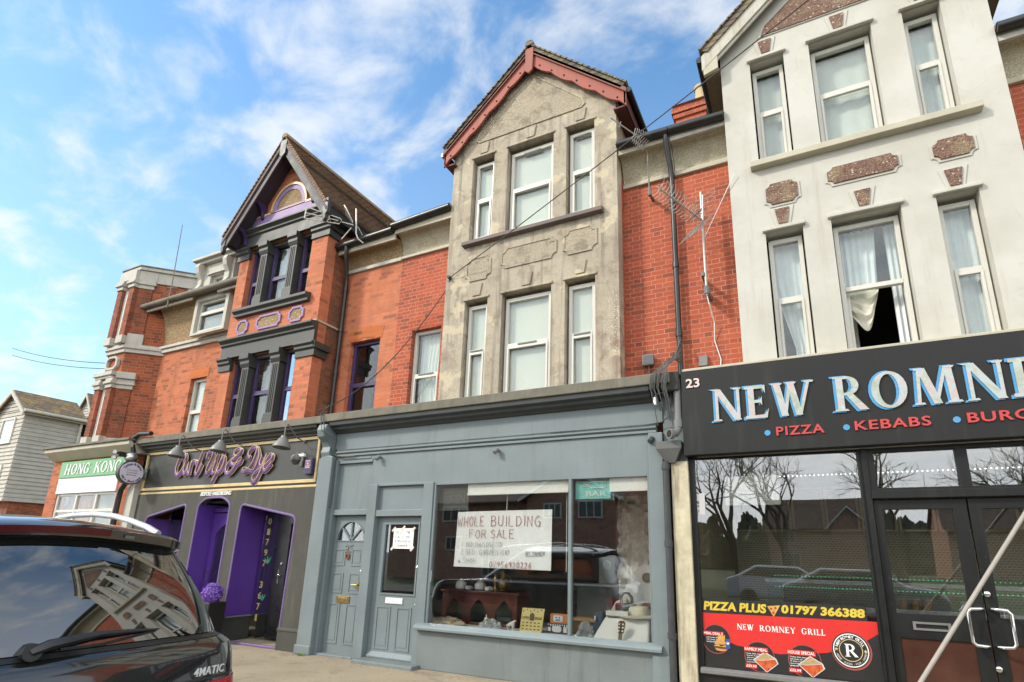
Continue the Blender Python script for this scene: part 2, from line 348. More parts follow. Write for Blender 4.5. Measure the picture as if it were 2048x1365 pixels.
# ------------------------------------------------------------------ materials
class NB:
    """tiny node builder"""
    def __init__(s, name):
        s.m = bpy.data.materials.new(name); s.m.use_nodes = True; s.nt = s.m.node_tree; s.N = s.nt.nodes; s.L = s.nt.links
        s.N.clear(); s.out = s.N.new('ShaderNodeOutputMaterial'); s.b = s.N.new('ShaderNodeBsdfPrincipled'); s.L.new(s.b.outputs[0], s.out.inputs[0])
    def pos(s): g = s.N.new('ShaderNodeNewGeometry'); return g.outputs['Position']
    def sep(s, v): n = s.N.new('ShaderNodeSeparateXYZ'); s.L.new(v, n.inputs[0]); return n.outputs
    def comb(s, x=0, y=0, z=0):
        n = s.N.new('ShaderNodeCombineXYZ')
        for i, q in enumerate((x, y, z)):
            if isinstance(q, (int, float)): n.inputs[i].default_value = q
            else: s.L.new(q, n.inputs[i])
        return n.outputs[0]
    def math(s, op, a, b=None, c=None, clamp=False):
        n = s.N.new('ShaderNodeMath'); n.operation = op; n.use_clamp = clamp
        for i, q in enumerate((a, b, c)):
            if q is None: continue
            if isinstance(q, (int, float)): n.inputs[i].default_value = q
            else: s.L.new(q, n.inputs[i])
        return n.outputs[0]
    def noise(s, vec, scale, detail=3, rough=.55, dist=0.0):
        n = s.N.new('ShaderNodeTexNoise'); n.inputs['Scale'].default_value = scale; n.inputs['Detail'].default_value = detail
        n.inputs['Roughness'].default_value = rough; n.inputs['Distortion'].default_value = dist
        if vec is not None: s.L.new(vec, n.inputs[0])
        return n.outputs[0]
    def voro(s, vec, scale, feat='F1', out=0):
        n = s.N.new('ShaderNodeTexVoronoi'); n.inputs['Scale'].default_value = scale; n.feature = feat
        s.L.new(vec, n.inputs[0]); return n.outputs[out]
    def rng(s, v, a, b, c=0.0, d=1.0, smooth=False):
        n = s.N.new('ShaderNodeMapRange'); n.inputs[1].default_value = a; n.inputs[2].default_value = b; n.inputs[3].default_value = c; n.inputs[4].default_value = d
        if smooth: n.interpolation_type = 'SMOOTHSTEP'
        s.L.new(v, n.inputs[0]); return n.outputs[0]
    def mix(s, f, a, b, blend='MIX'):
        n = s.N.new('ShaderNodeMix'); n.data_type = 'RGBA'; n.blend_type = blend
        if isinstance(f, (int, float)): n.inputs[0].default_value = f
        else: s.L.new(f, n.inputs[0])
        for i, q in ((6, a), (7, b)):
            if isinstance(q, tuple): n.inputs[i].default_value = (q + (1,)) if len(q) == 3 else q
            else: s.L.new(q, n.inputs[i])
        return n.outputs[2]
    def scale(s, vec, sc):
        n = s.N.new('ShaderNodeMapping'); n.inputs['Scale'].default_value = sc; s.L.new(vec, n.inputs[0]); return n.outputs[0]
    def bump(s, h, strength=.4, dist=.01):
        n = s.N.new('ShaderNodeBump'); n.inputs['Strength'].default_value = strength; n.inputs['Distance'].default_value = dist
        s.L.new(h, n.inputs['Height']); s.L.new(n.outputs[0], s.b.inputs['Normal'])
    def col(s, c):
        if isinstance(c, tuple): s.b.inputs['Base Color'].default_value = c + (1,)
        else: s.L.new(c, s.b.inputs['Base Color'])
    def set(s, rough=.6, metal=0.0, spec=None, coat=0.0):
        if isinstance(rough, (int, float)): s.b.inputs['Roughness'].default_value = rough
        else: s.L.new(rough, s.b.inputs['Roughness'])
        s.b.inputs['Metallic'].default_value = metal
        if spec is not None: s.b.inputs['Specular IOR Level'].default_value = spec
        if coat: s.b.inputs['Coat Weight'].default_value = coat; s.b.inputs['Coat Roughness'].default_value = .03
        return s.m
_MC = {}
def M(key, fn):
    if key not in _MC: _MC[key] = fn()
    return _MC[key]
def k3(c, f): return tuple(min(1, q * f) for q in c)

def paint(name, c, rough=.5, var=.18, scale=2.5, grime=None, bump=.15, fine=60, metal=0.0, coat=0.0, spec=None, chips=None):
    def go():
        b = NB(name); p = b.pos()
        n1 = b.rng(b.noise(p, scale, 4), .3, .7); n2 = b.noise(p, fine, 2)
        c0 = b.mix(n1, k3(c, 1 - var), k3(c, 1 + var * .7))
        c0 = b.mix(b.rng(n2, .3, .7, 0, .35), c0, k3(c, .8))
        if grime:
            st = b.noise(b.scale(p, (7, 7, .7)), 1.0, 5, .65)
            c0 = b.mix(b.rng(st, .5, .72, 0, grime[1], True), c0, grime[0])
        if chips:
            cn = b.math('MULTIPLY', b.math('GREATER_THAN', b.noise(p, 38, 4, .7), .69), b.math('GREATER_THAN', b.noise(p, 3.5, 3), .5)); c0 = b.mix(b.math('MULTIPLY', cn, .7), c0, chips)
            brs = b.noise(b.scale(p, (2, 2, 55)), 1.0, 3); c0 = b.mix(b.rng(brs, .4, .7, 0, .18), c0, k3(c, .75))
        b.col(c0); b.bump(n2, bump, .004)
        return b.set(b.rng(n1, 0, 1, max(.02, rough - .07), rough + .07), metal, spec, coat)
    return M(name, go)
def brick(name, c1, c2, mortar, dark=(.09, .035, .03), darkamt=.15, ux=1.0, uy=1.0, soot=None, msize=.0055, patchy=.25):
    def go():
        b = NB(name); p = b.pos(); x, y, z = b.sep(p)
        u = b.math('MULTIPLY_ADD', y, uy, b.math('MULTIPLY', x, ux))
        wob = b.math('MULTIPLY', b.math('SUBTRACT', b.noise(p, 9, 2), .5), .012)
        z2 = b.math('ADD', z, wob)
        fac = []; cols = []
        for off in (0.0, .2265):
            t = b.N.new('ShaderNodeTexBrick'); t.offset = .5; t.offset_frequency = 2; t.squash = 1.0
            t.inputs['Scale'].default_value = 1.0; t.inputs['Brick Width'].default_value = .3375; t.inputs['Row Height'].default_value = .075
            t.inputs['Mortar Size'].default_value = msize; t.inputs['Mortar Smooth'].default_value = .15; t.inputs['Bias'].default_value = -.05
            t.inputs['Color1'].default_value = (0, 0, 0, 1); t.inputs['Color2'].default_value = (1, 1, 1, 1); t.inputs['Mortar'].default_value = (.5, .5, .5, 1)
            b.L.new(b.comb(b.math('ADD', u, 40 + off), b.math('ADD', z2, 20), 0), t.inputs[0]); fac.append(t.outputs['Fac']); cols.append(t.outputs['Color'])
        mort = b.math('MAXIMUM', fac[0], fac[1])
        rnd = b.mix(.5, cols[0], cols[1])
        rv = b.sep(rnd)[0]
        base = b.mix(rv, c1, c2)
        # odd burnt bricks
        cell = b.math('ADD', b.math('MULTIPLY', b.sep(cols[0])[0], .53), b.math('MULTIPLY', b.sep(cols[1])[0], .47))
        wn = b.N.new('ShaderNodeTexWhiteNoise'); wn.noise_dimensions = '1D'; b.L.new(cell, wn.inputs['W'])
        base = b.mix(b.rng(wn.outputs[0], darkamt * 2.4, darkamt * .25, 0, .72), base, dark); base = b.mix(b.rng(wn.outputs[0], .8, 1.0, 0, .35), base, k3(c2, 1.15))
        big = b.rng(b.noise(p, 1.3, 4, .6), .35, .7, 0, patchy); base = b.mix(big, base, k3(c1, .62))
        base = b.mix(b.rng(b.noise(p, 45, 3), .35, .65, 0, .3), base, k3(c2, .75))
        if soot: base = b.mix(b.rng(b.noise(b.scale(p, (2.5, 2.5, .9)), 1.0, 5, .6), .45, .75, 0, soot[1], True), base, soot[0])
        mc = b.mix(b.rng(b.noise(p, 6, 3), .3, .7), mortar, k3(mortar, .7))
        b.col(b.mix(mort, base, mc))
        h = b.math('SUBTRACT', b.math('MULTIPLY', b.noise(p, 70, 3), .35), mort); b.bump(h, .5, .006)
        return b.set(.85, 0, .25)
    return M(name, go)
def tiles(name, c1, c2, u='x', v='y', w=.17, h=.12, lichen=(.2, .17, .07), lam=.25, slope=1.0):
    def go():
        b = NB(name); p = b.pos(); o = b.sep(p); U = o['xyz'.index(u)]; V = o['xyz'.index(v)]
        t = b.N.new('ShaderNodeTexBrick'); t.inputs['Scale'].default_value = 1.0; t.inputs['Brick Width'].default_value = w; t.inputs['Row Height'].default_value = h
        t.inputs['Mortar Size'].default_value = .008; t.inputs['Color1'].default_value = c1 + (1,); t.inputs['Color2'].default_value = c2 + (1,); t.inputs['Mortar'].default_value = (.03, .025, .02, 1)
        b.L.new(b.comb(b.math('ADD', U, 50), b.math('ADD', V, 50), 0), t.inputs[0])
        c0 = b.mix(b.rng(b.noise(p, 2.2, 5, .65), .42, .7, 0, lam * 2, True), t.outputs['Color'], lichen)
        c0 = b.mix(b.rng(b.noise(p, 25, 3), .4, .7, 0, .5), c0, k3(c1, .5)); b.col(c0)
        fr = b.math('FRACT', b.math('DIVIDE', b.math('ADD', V, 50), h)); b.bump(b.math('SUBTRACT', b.math('SUBTRACT', 1.0, fr), t.outputs['Fac']), .9, .03)
        return b.set(.85)
    return M(name, go)
def pebble(name, cols, scale=90, rough=.9, bump=.8, fleck=(.6, .5, .38), famt=.06, patch=None):
    def go():
        b = NB(name); p = b.pos(); v = b.N.new('ShaderNodeTexVoronoi'); v.inputs['Scale'].default_value = scale; b.L.new(p, v.inputs[0])
        r = b.sep(v.outputs['Color'])[0]; c0 = b.mix(b.rng(r, .1, .9), cols[0], cols[1])
        c0 = b.mix(b.math('GREATER_THAN', r, 1 - famt), c0, fleck)
        if patch: c0 = b.mix(b.rng(b.noise(p, 3.2, 4, .65), .5, .64, 0, patch[1], True), c0, patch[0])
        b.col(c0); b.bump(b.math('SUBTRACT', 1.0, v.outputs['Distance']), bump, .012)
        return b.set(rough)
    return M(name, go)
def grey_render():
    """old grey roughcast: weather streaks, cream patches, a flaking corner"""
    b = NB('weathered_render'); p = b.pos(); x, y, z = b.sep(p)
    big = b.noise(p, .9, 5, .62); mid = b.noise(p, 4.5, 5, .65, .4); fine = b.noise(p, 90, 3, .7); streak = b.noise(b.scale(p, (9, 9, .45)), 1.0, 6, .68)
    c0 = b.mix(b.rng(big, .35, .65), (.41, .355, .27), (.54, .475, .37))
    c0 = b.mix(b.rng(mid, .48, .70, 0, .75, True), c0, (.27, .21, .155))
    c0 = b.mix(b.rng(streak, .49, .68, 0, .7, True), c0, (.21, .175, .145))
    c0 = b.mix(b.rng(b.noise(p, 2.4, 3, .5), .60, .65, 0, .7, True), c0, (.66, .57, .40))       # cream filler patches
    c0 = b.mix(b.rng(b.noise(b.scale(p, (1, 1, .6)), 2.1, 4, .6, .3), .60, .75, 0, .5, True), c0, (.27, .17, .16)) # pinkish stains
    c0 = b.mix(b.rng(fine, .38, .62, 0, .35), c0, (.2, .165, .12))
    # lichen flecks near the right arris low down and on the left arris
    rx = b.rng(x, -2.75, -2.3, 0, 1); lz = b.math('MULTIPLY', b.rng(z, 6.0, 5.2, 0, 1), b.rng(z, 4.2, 4.6, 0, 1))
    v = b.voro(p, 42); fl = b.math('LESS_THAN', v, b.math('MULTIPLY', b.math('MULTIPLY', rx, lz), .33))
    c0 = b.mix(b.math('MULTIPLY', fl, .8), c0, (.70, .64, .50))
    c0 = b.mix(b.math('MULTIPLY', b.math('MULTIPLY', rx, b.rng(z, 5.4, 4.6, 0, 1)), b.rng(mid, .4, .6, 0, .55)), c0, (.26, .13, .10))
    b.col(c0); b.bump(b.math('ADD', b.math('MULTIPLY', fine, .6), b.math('MULTIPLY', mid, 1.2)), .75, .015)
    return b.set(.92, 0, .2)
def white_render():
    b = NB('white_masonry'); p = b.pos(); big = b.noise(p, 1.1, 4, .6); mid = b.noise(p, 7, 4, .6); streak = b.noise(b.scale(p, (7, 7, .6)), 1.0, 6, .68)
    c0 = b.mix(b.rng(big, .35, .65), (.465, .445, .385), (.545, .53, .475))
    c0 = b.mix(b.rng(streak, .54, .76, 0, .42, True), c0, (.36, .31, .22))
    c0 = b.mix(b.rng(mid, .58, .75, 0, .3, True), c0, (.42, .37, .28))
    cr = b.N.new('ShaderNodeTexVoronoi'); cr.feature = 'DISTANCE_TO_EDGE'; cr.inputs['Scale'].default_value = .75
    w = b.mix(.12, p, b.N.new('ShaderNodeTexNoise').outputs[1]); b.L.new(w, cr.inputs[0])
    ck = b.math('MULTIPLY', b.math('LESS_THAN', cr.outputs[0], .0035), b.rng(mid, .45, .6, 0, .2)); c0 = b.mix(ck, c0, (.35, .3, .23))
    b.col(c0); b.bump(b.math('ADD', mid, b.math('MULTIPLY', b.noise(p, 60, 3), .4)), .25, .012)
    return b.set(.8, 0, .3)
def glass(name='window_glass', tint=(.93, .96, .95), boost=1.0, rough=0.0, wav=.0):
    def go():
        b = NB(name); b.N.remove(b.b); fr = b.N.new('ShaderNodeLayerWeight'); fr.inputs[0].default_value = .5
        f5 = b.math('MULTIPLY_ADD', b.math('POWER', fr.outputs['Facing'], 5.0), .96, .043)
        t = b.N.new('ShaderNodeBsdfTransparent'); t.inputs[0].default_value = tint + (1,); g = b.N.new('ShaderNodeBsdfGlossy'); g.inputs['Roughness'].default_value = rough; g.inputs[0].default_value = (.95, .97, 1, 1)
        mx = b.N.new('ShaderNodeMixShader'); f = b.math('MULTIPLY', f5, boost, clamp=True); b.L.new(f, mx.inputs[0]); b.L.new(t.outputs[0], mx.inputs[1]); b.L.new(g.outputs[0], mx.inputs[2]); b.L.new(mx.outputs[0], b.out.inputs[0])
        if wav:
            bn = b.N.new('ShaderNodeBump'); bn.inputs['Strength'].default_value = wav; bn.inputs['Distance'].default_value = .02
            b.L.new(b.noise(b.pos(), 1.6, 1), bn.inputs['Height']); b.L.new(bn.outputs[0], g.inputs['Normal'])
        return b.m
    return M(name, go)
def emit(name, c, s):
    def go():
        b = NB(name); b.b.inputs['Emission Color'].default_value = c + (1,); b.b.inputs['Emission Strength'].default_value = s; b.col(c); return b.set(.4)
    return M(name, go)

UPVC = paint('white_plastic', (.62, .60, .53), .35, .05, 3, ((.5, .45, .36), .25), .03)
GLASS = glass(wav=.06, boost=1.25); SHOPGLASS = glass('shop_glass', (.95, .96, .95), 3.3, 0, .02); CARGLASS = None
BLIND = paint('pale_blind', (.60, .58, .51), .8, .06, 1.2, None, .05)
NET = paint('net_curtain', (.66, .68, .64), .85, .12, 3, None, .1)
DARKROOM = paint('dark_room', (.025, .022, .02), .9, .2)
BRICK_O = brick('orange_brick', (.52, .158, .076), (.62, .205, .10), (.44, .21, .13), (.17, .07, .05), .08, soot=((.2, .09, .055), .4), patchy=.15)
BRICK_R = brick('red_brick', (.40, .085, .043), (.50, .12, .06), (.56, .25, .165), (.15, .06, .045), .15, soot=((.2, .075, .05), .35), msize=.0058)
BRICK_S = brick('sooty_brick', (.30, .075, .036), (.38, .11, .05), (.28, .14, .085), (.09, .045, .035), .35, soot=((.07, .045, .035), .75))
BRICK_T = brick('turret_brick', (.36, .085, .034), (.44, .115, .042), (.34, .21, .15), (.10, .045, .035), .25, ux=.7, uy=.7, soot=((.1, .05, .035), .7))
GREY_R = grey_render(); WHITE_R = white_render()
LEAD = paint('lead_ledge', (.17, .155, .115), .8, .35, 3, ((.08, .075, .05), .6), .4)
BLUEGREY = paint('blue_grey_paint', (.172, .21, .216), .5, .13, 1.6, ((.13, .155, .145), .6), .25, chips=(.42, .43, .40))
BLUEGREY_D = paint('blue_grey_masonry', (.165, .19, .187), .65, .16, 2, ((.09, .10, .09), .7), .5, chips=(.33, .33, .30))
DARKTRIM = paint('dark_moulding_paint', (.055, .06, .058), .5, .25, 4, None, .15)
BLACKPAINT = paint('black_gloss_paint', (.045, .046, .04), .42, .2, 4, ((.08, .075, .06), .3), .12)
SALON_TRIM = paint('charcoal_trim_paint', (.047, .048, .042), .5, .2, 4, ((.05, .05, .04), .5), .2)
STUCCO = paint('black_stucco', (.060, .057, .045), .75, .3, 3, ((.13, .12, .09), .55), 1.0, 90, chips=(.16, .15, .12))
PURPLE = paint('purple_paint', (.095, .035, .27), .45, .12, 2, None, .1)
LILAC = paint('lilac_paint', (.27, .17, .36), .55, .12, 4, None, .1)
DARKPURPLE = paint('dark_purple_paint', (.05, .028, .10), .4, .15, 3, None, .1)
GOLD = paint('gold_paint', (.62, .47, .22), .4, .15, 6, None, .1)
CREAM = paint('cream_paint', (.48, .44, .335), .7, .12, 3, ((.38, .34, .22), .5), .25)
STONE = paint('white_stone_paint', (.50, .475, .41), .75, .14, 3, ((.33, .31, .24), .6), .3)
BLACKPLASTIC = paint('black_pipe', (.02, .021, .02), .35, .3, 6, ((.07, .07, .06), .3), .1)
REDWOOD = paint('faded_red_paint', (.34, .085, .052), .65, .22, 6, ((.2, .07, .05), .55), .35)
METAL = paint('galvanised_metal', (.55, .55, .53), .35, .2, 20, None, .1, metal=.9)
CHROME = paint('polished_steel', (.75, .75, .74), .15, .05, 8, None, .02, metal=1.0)
DULLGREY = paint('dull_grey_metal', (.17, .17, .16), .55, .15, 8, None, .15)
BRASS = paint('old_brass', (.36, .25, .1), .35, .25, 20, None, .1, metal=.9)
WHITE = paint('plain_white', (.8, .8, .77), .6, .05, 3, None, .05)
PAPER = paint('paper', (.90, .90, .88), .8, .04, 8, None, .1)
RED_INK = paint('red_ink', (.42, .09, .09), .7, .25, 60, None, 0)
GREY_INK = paint('grey_ink', (.22, .22, .24), .7, .3, 60, None, 0)
TILE_R = tiles('brown_roof_tiles', (.20, .105, .06), (.30, .17, .09), 'y', 'z', .165, .075, (.33, .27, .15), .2)
TILE_F = tiles('old_roof_tiles', (.13, .10, .075), (.2, .15, .10), 'y', 'z', .165, .09, (.24, .21, .1), .3)
TILE_M = tiles('main_roof_tiles', (.16, .10, .07), (.22, .14, .09), 'x', 'z', .165, .06)
PEB_BROWN = pebble('brown_pebbledash', ((.13, .07, .05), (.25, .15, .105)), 55, .9, .9, (.50, .40, .33), .045, ((.30, .24, .14), .5))
PEB_TAN = pebble('tan_pebbledash', ((.24, .155, .075), (.36, .25, .13)), 55, .9, .8, (.5, .38, .22), .06)
PEB_CREAM = pebble('cream_pebbledash', ((.42, .37, .26), (.53, .47, .34)), 60, .9, .9, (.6, .55, .42), .05, ((.33, .28, .19), .5))
PEB_GREY = pebble('grey_pebbledash', ((.36, .30, .215), (.50, .43, .32)), 75, .92, 1.0, (.45, .4, .3), .05, ((.2, .165, .12), .6))

# ------------------------------------------------------------------ ground
def ground_mat(name, c1, c2, sc=40, rough=.9, speck=None):
    def go():
        b = NB(name); p = b.pos(); c0 = b.mix(b.rng(b.noise(p, .8, 5, .6), .3, .7), c1, c2)
        c0 = b.mix(b.rng(b.noise(p, sc, 3), .4, .7, 0, .5), c0, k3(c1, .6))
        c0 = b.mix(b.rng(b.noise(p, 2.3, 5, .7, .6), .52, .66, 0, .45, True), c0, k3(c1, .55)); c0 = b.mix(b.math('MULTIPLY', b.math('LESS_THAN', b.voro(p, 5.0), .10), .45), c0, k3(c1, .5))
        if speck: c0 = b.mix(b.math('LESS_THAN', b.voro(p, 30), .12), c0, speck)
        b.col(c0); b.bump(b.noise(p, sc * 1.5, 3), .5, .01); return b.set(rough)
    return M(name, go)
PAVE = ground_mat('worn_pavement', (.28, .22, .145), (.38, .315, .215), 50, .9, (.44, .38, .27))
ROAD = ground_mat('asphalt', (.045, .045, .045), (.07, .068, .064), 60)
GRASSM = ground_mat('grass_ground', (.05, .075, .02), (.085, .10, .035), 30)
structure(MB().box(-400, 400, -400, 400, -.4, -.145), 'ground', GRASSM)
structure(MB().box(-120, 120, -12.2, -3.42, -.3, -.12), 'road', ROAD)
structure(MB().box(-120, 120, -3.3, 8, -.3, 0), 'pavement', PAVE)
structure(MB().box(-120, 120, -3.42, -3.3, -.3, .004), 'kerb', paint('kerb_stone', (.33, .32, .3), .85, .15, 3))
structure(MB().box(-120, 120, -14.6, -12.2, -.3, -.03), 'far_pavement', ROAD)

# ------------------------------------------------------------------ shared building pieces
YM = .58      # main upper brick wall
def upvc(parent, x0, x1, z0, z1, y, trans=None, vent=None, mat=None, back=BLIND, fr=.055, gl=None, name='window', d=.07, gap=.09, sash=True, label=None):
    mat = mat or UPVC; b = MB()
    b.box(x0, x0 + fr, y, y + d, z0, z1).box(x1 - fr, x1, y, y + d, z0, z1)
    b.box(x0 + fr, x1 - fr, y, y + d, z1 - fr * 1.15, z1).box(x0 + fr, x1 - fr, y, y + d, z0, z0 + fr)
    if trans:
        b.box(x0 + fr, x1 - fr, y - .006, y + d - .006, trans - .03, trans + .03)
        if sash:
            a0, a1, c0, c1 = x0 + fr, x1 - fr, z0 + fr, trans - .03; t = .032
            b.box(a0, a0 + t, y - .014, y + .03, c0, c1).box(a1 - t, a1, y - .014, y + .03, c0, c1).box(a0 + t, a1 - t, y - .014, y + .03, c1 - t, c1).box(a0 + t, a1 - t, y - .014, y + .03, c0, c0 + t)
    o = b.build(name, mat, parent, bevel=.004)
    if label: o['label'] = label
    MB().box(x0 + fr * .6, x1 - fr * .6, y + .036, y + .042, z0 + fr * .6, z1 - fr * .6).build('pane', gl or GLASS, o)
    if vent is not None:
        w = min(.34, (x1 - x0) * .6); c = (x0 + x1) / 2
        MB().box(c - w / 2, c + w / 2, y - .019, y - .0065, vent - .012, vent + .012).build('vent', DULLGREY, o)
    if back is not None:
        MB().box(x0 + fr * .4, x1 - fr * .4, y + gap, y + gap + .006, z0 + .01, z1 - .01).build('blind', back, o)
    return o
def room(x0, x1, y0, y1, z0, z1, mat, parent, name='room'):
    b = MB(); t = .03
    b.box(x0, x1, y1, y1 + t, z0, z1).box(x0 - t, x0, y0, y1 + t, z0, z1).box(x1, x1 + t, y0, y1 + t, z0, z1).box(x0 - t, x1 + t, y0, y1 + t, z1, z1 + t).box(x0 - t, x1 + t, y0, y1 + t, z0 - t, z0)
    return b.build(name, mat, parent)
def curtain(parent, x0, x1, z0, z1, y, mat, amp=.02, waves=7, name='curtain', taper=None):
    n = waves * 6; vs = []; fs = []; rows = 10
    for j in range(rows + 1):
        v = j / rows; z = z1 + (z0 - z1) * v
        a, b_ = (x0, x1) if taper is None else taper(v, x0, x1)
        for s in (0, .006):
            for i in range(n + 1):
                u = i / n; vs.append((a + (b_ - a) * u, y + s + amp * math.sin(u * waves * 2 * PI + v * .8) * (.6 + .4 * v), z))
    w = n + 1
    for j in range(rows):
        for i in range(n):
            for s in (0, 1):
                o = j * 2 * w + s * w + i; fs.append((o, o + 1, o + 1 + 2 * w, o + 2 * w))
    return MB().add(vs, fs).build(name, mat, parent, smooth=True)
def gable_roof(parent, xc, hw, za, ze, y0, y1, mat, courses, ridge=None, thick=.10):
    b = MB(); L = math.hypot(hw, za - ze); ux, uz = hw / L, (za - ze) / L
    for sgn in (-1, 1):
        nx, nz = uz * sgn, ux
        def P(s, h): return (xc + sgn * (hw - ux * s) + nx * h, ze + uz * s + nz * h)
        for i in range(courses):
            s0 = L * i / courses; s1 = L * (i + 1) / courses
            b.pxz([P(s0 - .01, .0), P(s0 - .01, .034), P(s1 + .015, .012), P(s1 + .015, 0)][:: -sgn], y0, y1)
        b.pxz([P(0, -.005), P(L, -.005), P(L, -thick), P(.03, -thick)][::sgn], y0 + .025, y1)
    r = b.build('roof', mat, parent)
    rb = MB(); n = int((y1 - y0) / .32)
    for i in range(n):
        a = y0 - .01 + (y1 - y0) * i / n; c = y0 + (y1 - y0) * (i + 1) / n - .012
        arc = [(.085 * math.cos(t), .085 * math.sin(t)) for t in [math.radians(-25 + 230 * k / 10) for k in range(11)]]
        rb.pxz([(xc + u, za + .012 + v) for u, v in arc], a, c)
    rb.build('ridge_tiles', ridge or mat, r, bevel=.01)
    return r
def slope_poly(xc, hw, za, ze, sgn, s0, s1, d0, d1, scal=0, wave=None):
    """board hanging below a rafter line; returns xz polygon. d measured vertically down"""
    k = (za - ze) / hw
    top = [(xc + sgn * s0, za - k * s0 - d0), (xc + sgn * s1, za - k * s1 - d0)]
    N = 60 if wave else 1; low = []
    for i in range(N + 1):
        s = s1 + (s0 - s1) * i / N; low.append((xc + sgn * s, za - k * s - (d1 + (wave(s) if wave else 0))))
    return top + low
def main_roof(parent, x0, x1, ze, zr, b0, b1, mat=None, lift=0.0):
    """tiled slope behind the eaves; the eaves strip stops at the bay b0..b1"""
    k_ = (zr - ze) / 4.82; ym = .80; zm = ze + k_ * (ym - .18)
    b = MB().pyz([(ym, zm), (5.0, zr), (9.5, ze - .05), (9.5, ze - .15), (5.0, zr - .15), (ym, zm - .12)], x0, x1)
    for a, c in ((x0, b0), (b1, x1)):
        l_ = lift if a == b1 or lift > .19 else 0
        if c - a > .02: b.pyz([(.18, ze + l_), (ym, zm + l_ * .6), (ym, zm - .12), (.3, ze - .07 + l_)], a, c)
    return b.build('main_roof', mat or TILE_M, parent)
def cove(parent, x0, x1, zb, zt, yb, yt, mat, name='cove'):
    pr = []
    for i in range(9):
        t = i / 8 * PI / 2; pr.append((yb - (yb - yt) * (1 - math.cos(t)), zb + (zt - zb) * math.sin(t)))
    return MB().pyz(pr + [(yb + .02, zt), (yb + .02, zb)], x0, x1).build(name, mat, parent)
def gutter(parent, pts, r, mat, name='gutter'):
    return MB().tube(pts, r, 10).build(name, mat, parent, smooth=True)
def moulding(parent, x0, x1, prof, mat, name='cornice', ret=None, bevel=.006):
    """profile in (y,z) closed polygon extruded along x"""
    return MB().pyz(prof, x0, x1).build(name, mat, parent, bevel=bevel)

# ================================================================== grey rendered house (for sale)
GH = thing('terraced_house', 'terraced house with weathered grey rendered bay and scalloped red bargeboards above the blue-grey shop', 'house', (-4.1, .58, 0))
XP = -6.80; XR = -1.42
MB().wxz(XP, -5.40, 3.80, 7.45, [(-6.41, -5.74, 4.16, 5.66)], YM, YM + .2).build('wall', BRICK_R, GH)
wr = MB().wxz(-2.30, XR, 3.80, 7.62, [], YM, YM + .2).build('wall', BRICK_R, GH)
# segmental brick arch over the side window
MB().pxz([(-6.45, 5.66), (-6.08, 5.72), (-5.70, 5.66), (-5.66, 5.90), (-6.08, 5.95), (-6.49, 5.90)], YM - .006, YM + .02).build('brick_arch', brick('arch_brick', (.36, .075, .036), (.46, .11, .05), (.50, .22, .14), msize=.006, patchy=.1), GH)
upvc(GH, -6.40, -5.75, 4.10, 5.655, YM + .09, 4.78, 4.79, back=None)
ch = room(-6.40, -5.75, YM + .2, YM + 1.6, 4.0, 5.7, DARKROOM, GH)
curtain(ch, -6.34, -5.80, 4.1, 5.62, YM + .24, NET, .015, 6, taper=lambda v, a, b: (a, b - .1 * math.sin(v * PI)))
# the bay
bx0, bx1, BY = -5.45, -2.24, .25
WU = [(-5.02, -4.56), (-4.28, -3.37), (-3.13, -2.62)]
holes = [(a, b, 7.02, 8.74) for a, b in WU] + [(a, b, 3.95, 5.84) for a, b in WU]
bay = MB().wxz(bx0, bx1, 3.90, 9.05, holes, BY, BY + .22)
k = (10.63 - 9.05) / 1.77
bay.pxz([(bx0, 9.05), (bx1, 9.05), (bx1, 9.05 + k * .12), (-3.84, 10.50), (bx0, 9.05 + k * .12)], BY, BY + .22)
bayo = bay.build('bay', GREY_R, GH)
MB().box(bx1 - .03, bx1 - .004, BY + .22, YM, 3.9, 7.6).box(bx0 + .004, bx0 + .03, BY + .22, YM, 3.9, 7.6).build('bay_return', BRICK_R, GH)
MB().box(bx1 - .16, bx1 - .012, BY + .22, 3.2, 7.6, 9.05).box(bx0 + .012, bx0 + .16, BY + .22, 3.2, 7.6, 9.05).build('cheek_wall', PEB_CREAM, GH)
for (a, b) in WU:
    c = .055
    upvc(GH, a + .03, b - .03, 7.03, 8.66, BY + .10, 7.88, 8.585, back=BLIND)
    upvc(GH, a + .03, b - .03, 3.93, 5.775, BY + .10, 4.93, 4.935, back=BLIND)
# lintel hoods, keystones and moulded panels
hd = MB()
for (a, b) in WU:
    for z in (8.74, 5.84): hd.pyz([(BY - .025, z + .005), (BY - .025, z + .04), (BY + .02, z + .07), (BY + .02, z)], a - .03, b + .03)
hd.build('lintel', GREY_R, GH, bevel=.006)
kb = MB()
for (a, b) in WU:
    c = (a + b) / 2
    for z in (8.81, 5.91): kb.pxz([(c - .075, z), (c + .075, z), (c + .115, z + .22), (c - .115, z + .22)], BY - .022, BY + .01)
kb.build('keystone', GREY_R, GH, bevel=.005)
def frame_moulding(b, loop, t, y0, y1):
    cx = sum(p[0] for p in loop) / len(loop); cz = sum(p[1] for p in loop) / len(loop)
    inner = [(cx + (u - cx) * (1 - t / max(.01, abs(max(p[0] for p in loop) - cx))), cz + (v - cz) * (1 - t / max(.01, abs(max(p[1] for p in loop) - cz)))) for u, v in loop]
    plate(b, [loop, inner], XZ, y0, y1); return inner
pm = MB(); pf = []
for a, b, z0, z1 in ((-5.04, -4.52, 6.20, 6.66), (-4.33, -3.28, 6.30, 6.70), (-3.17, -2.58, 6.28, 6.74)):
    inn = frame_moulding(pm, notched(a, b, z0, z1, .09), .035, BY - .018, BY + .01); pf.append(inn)
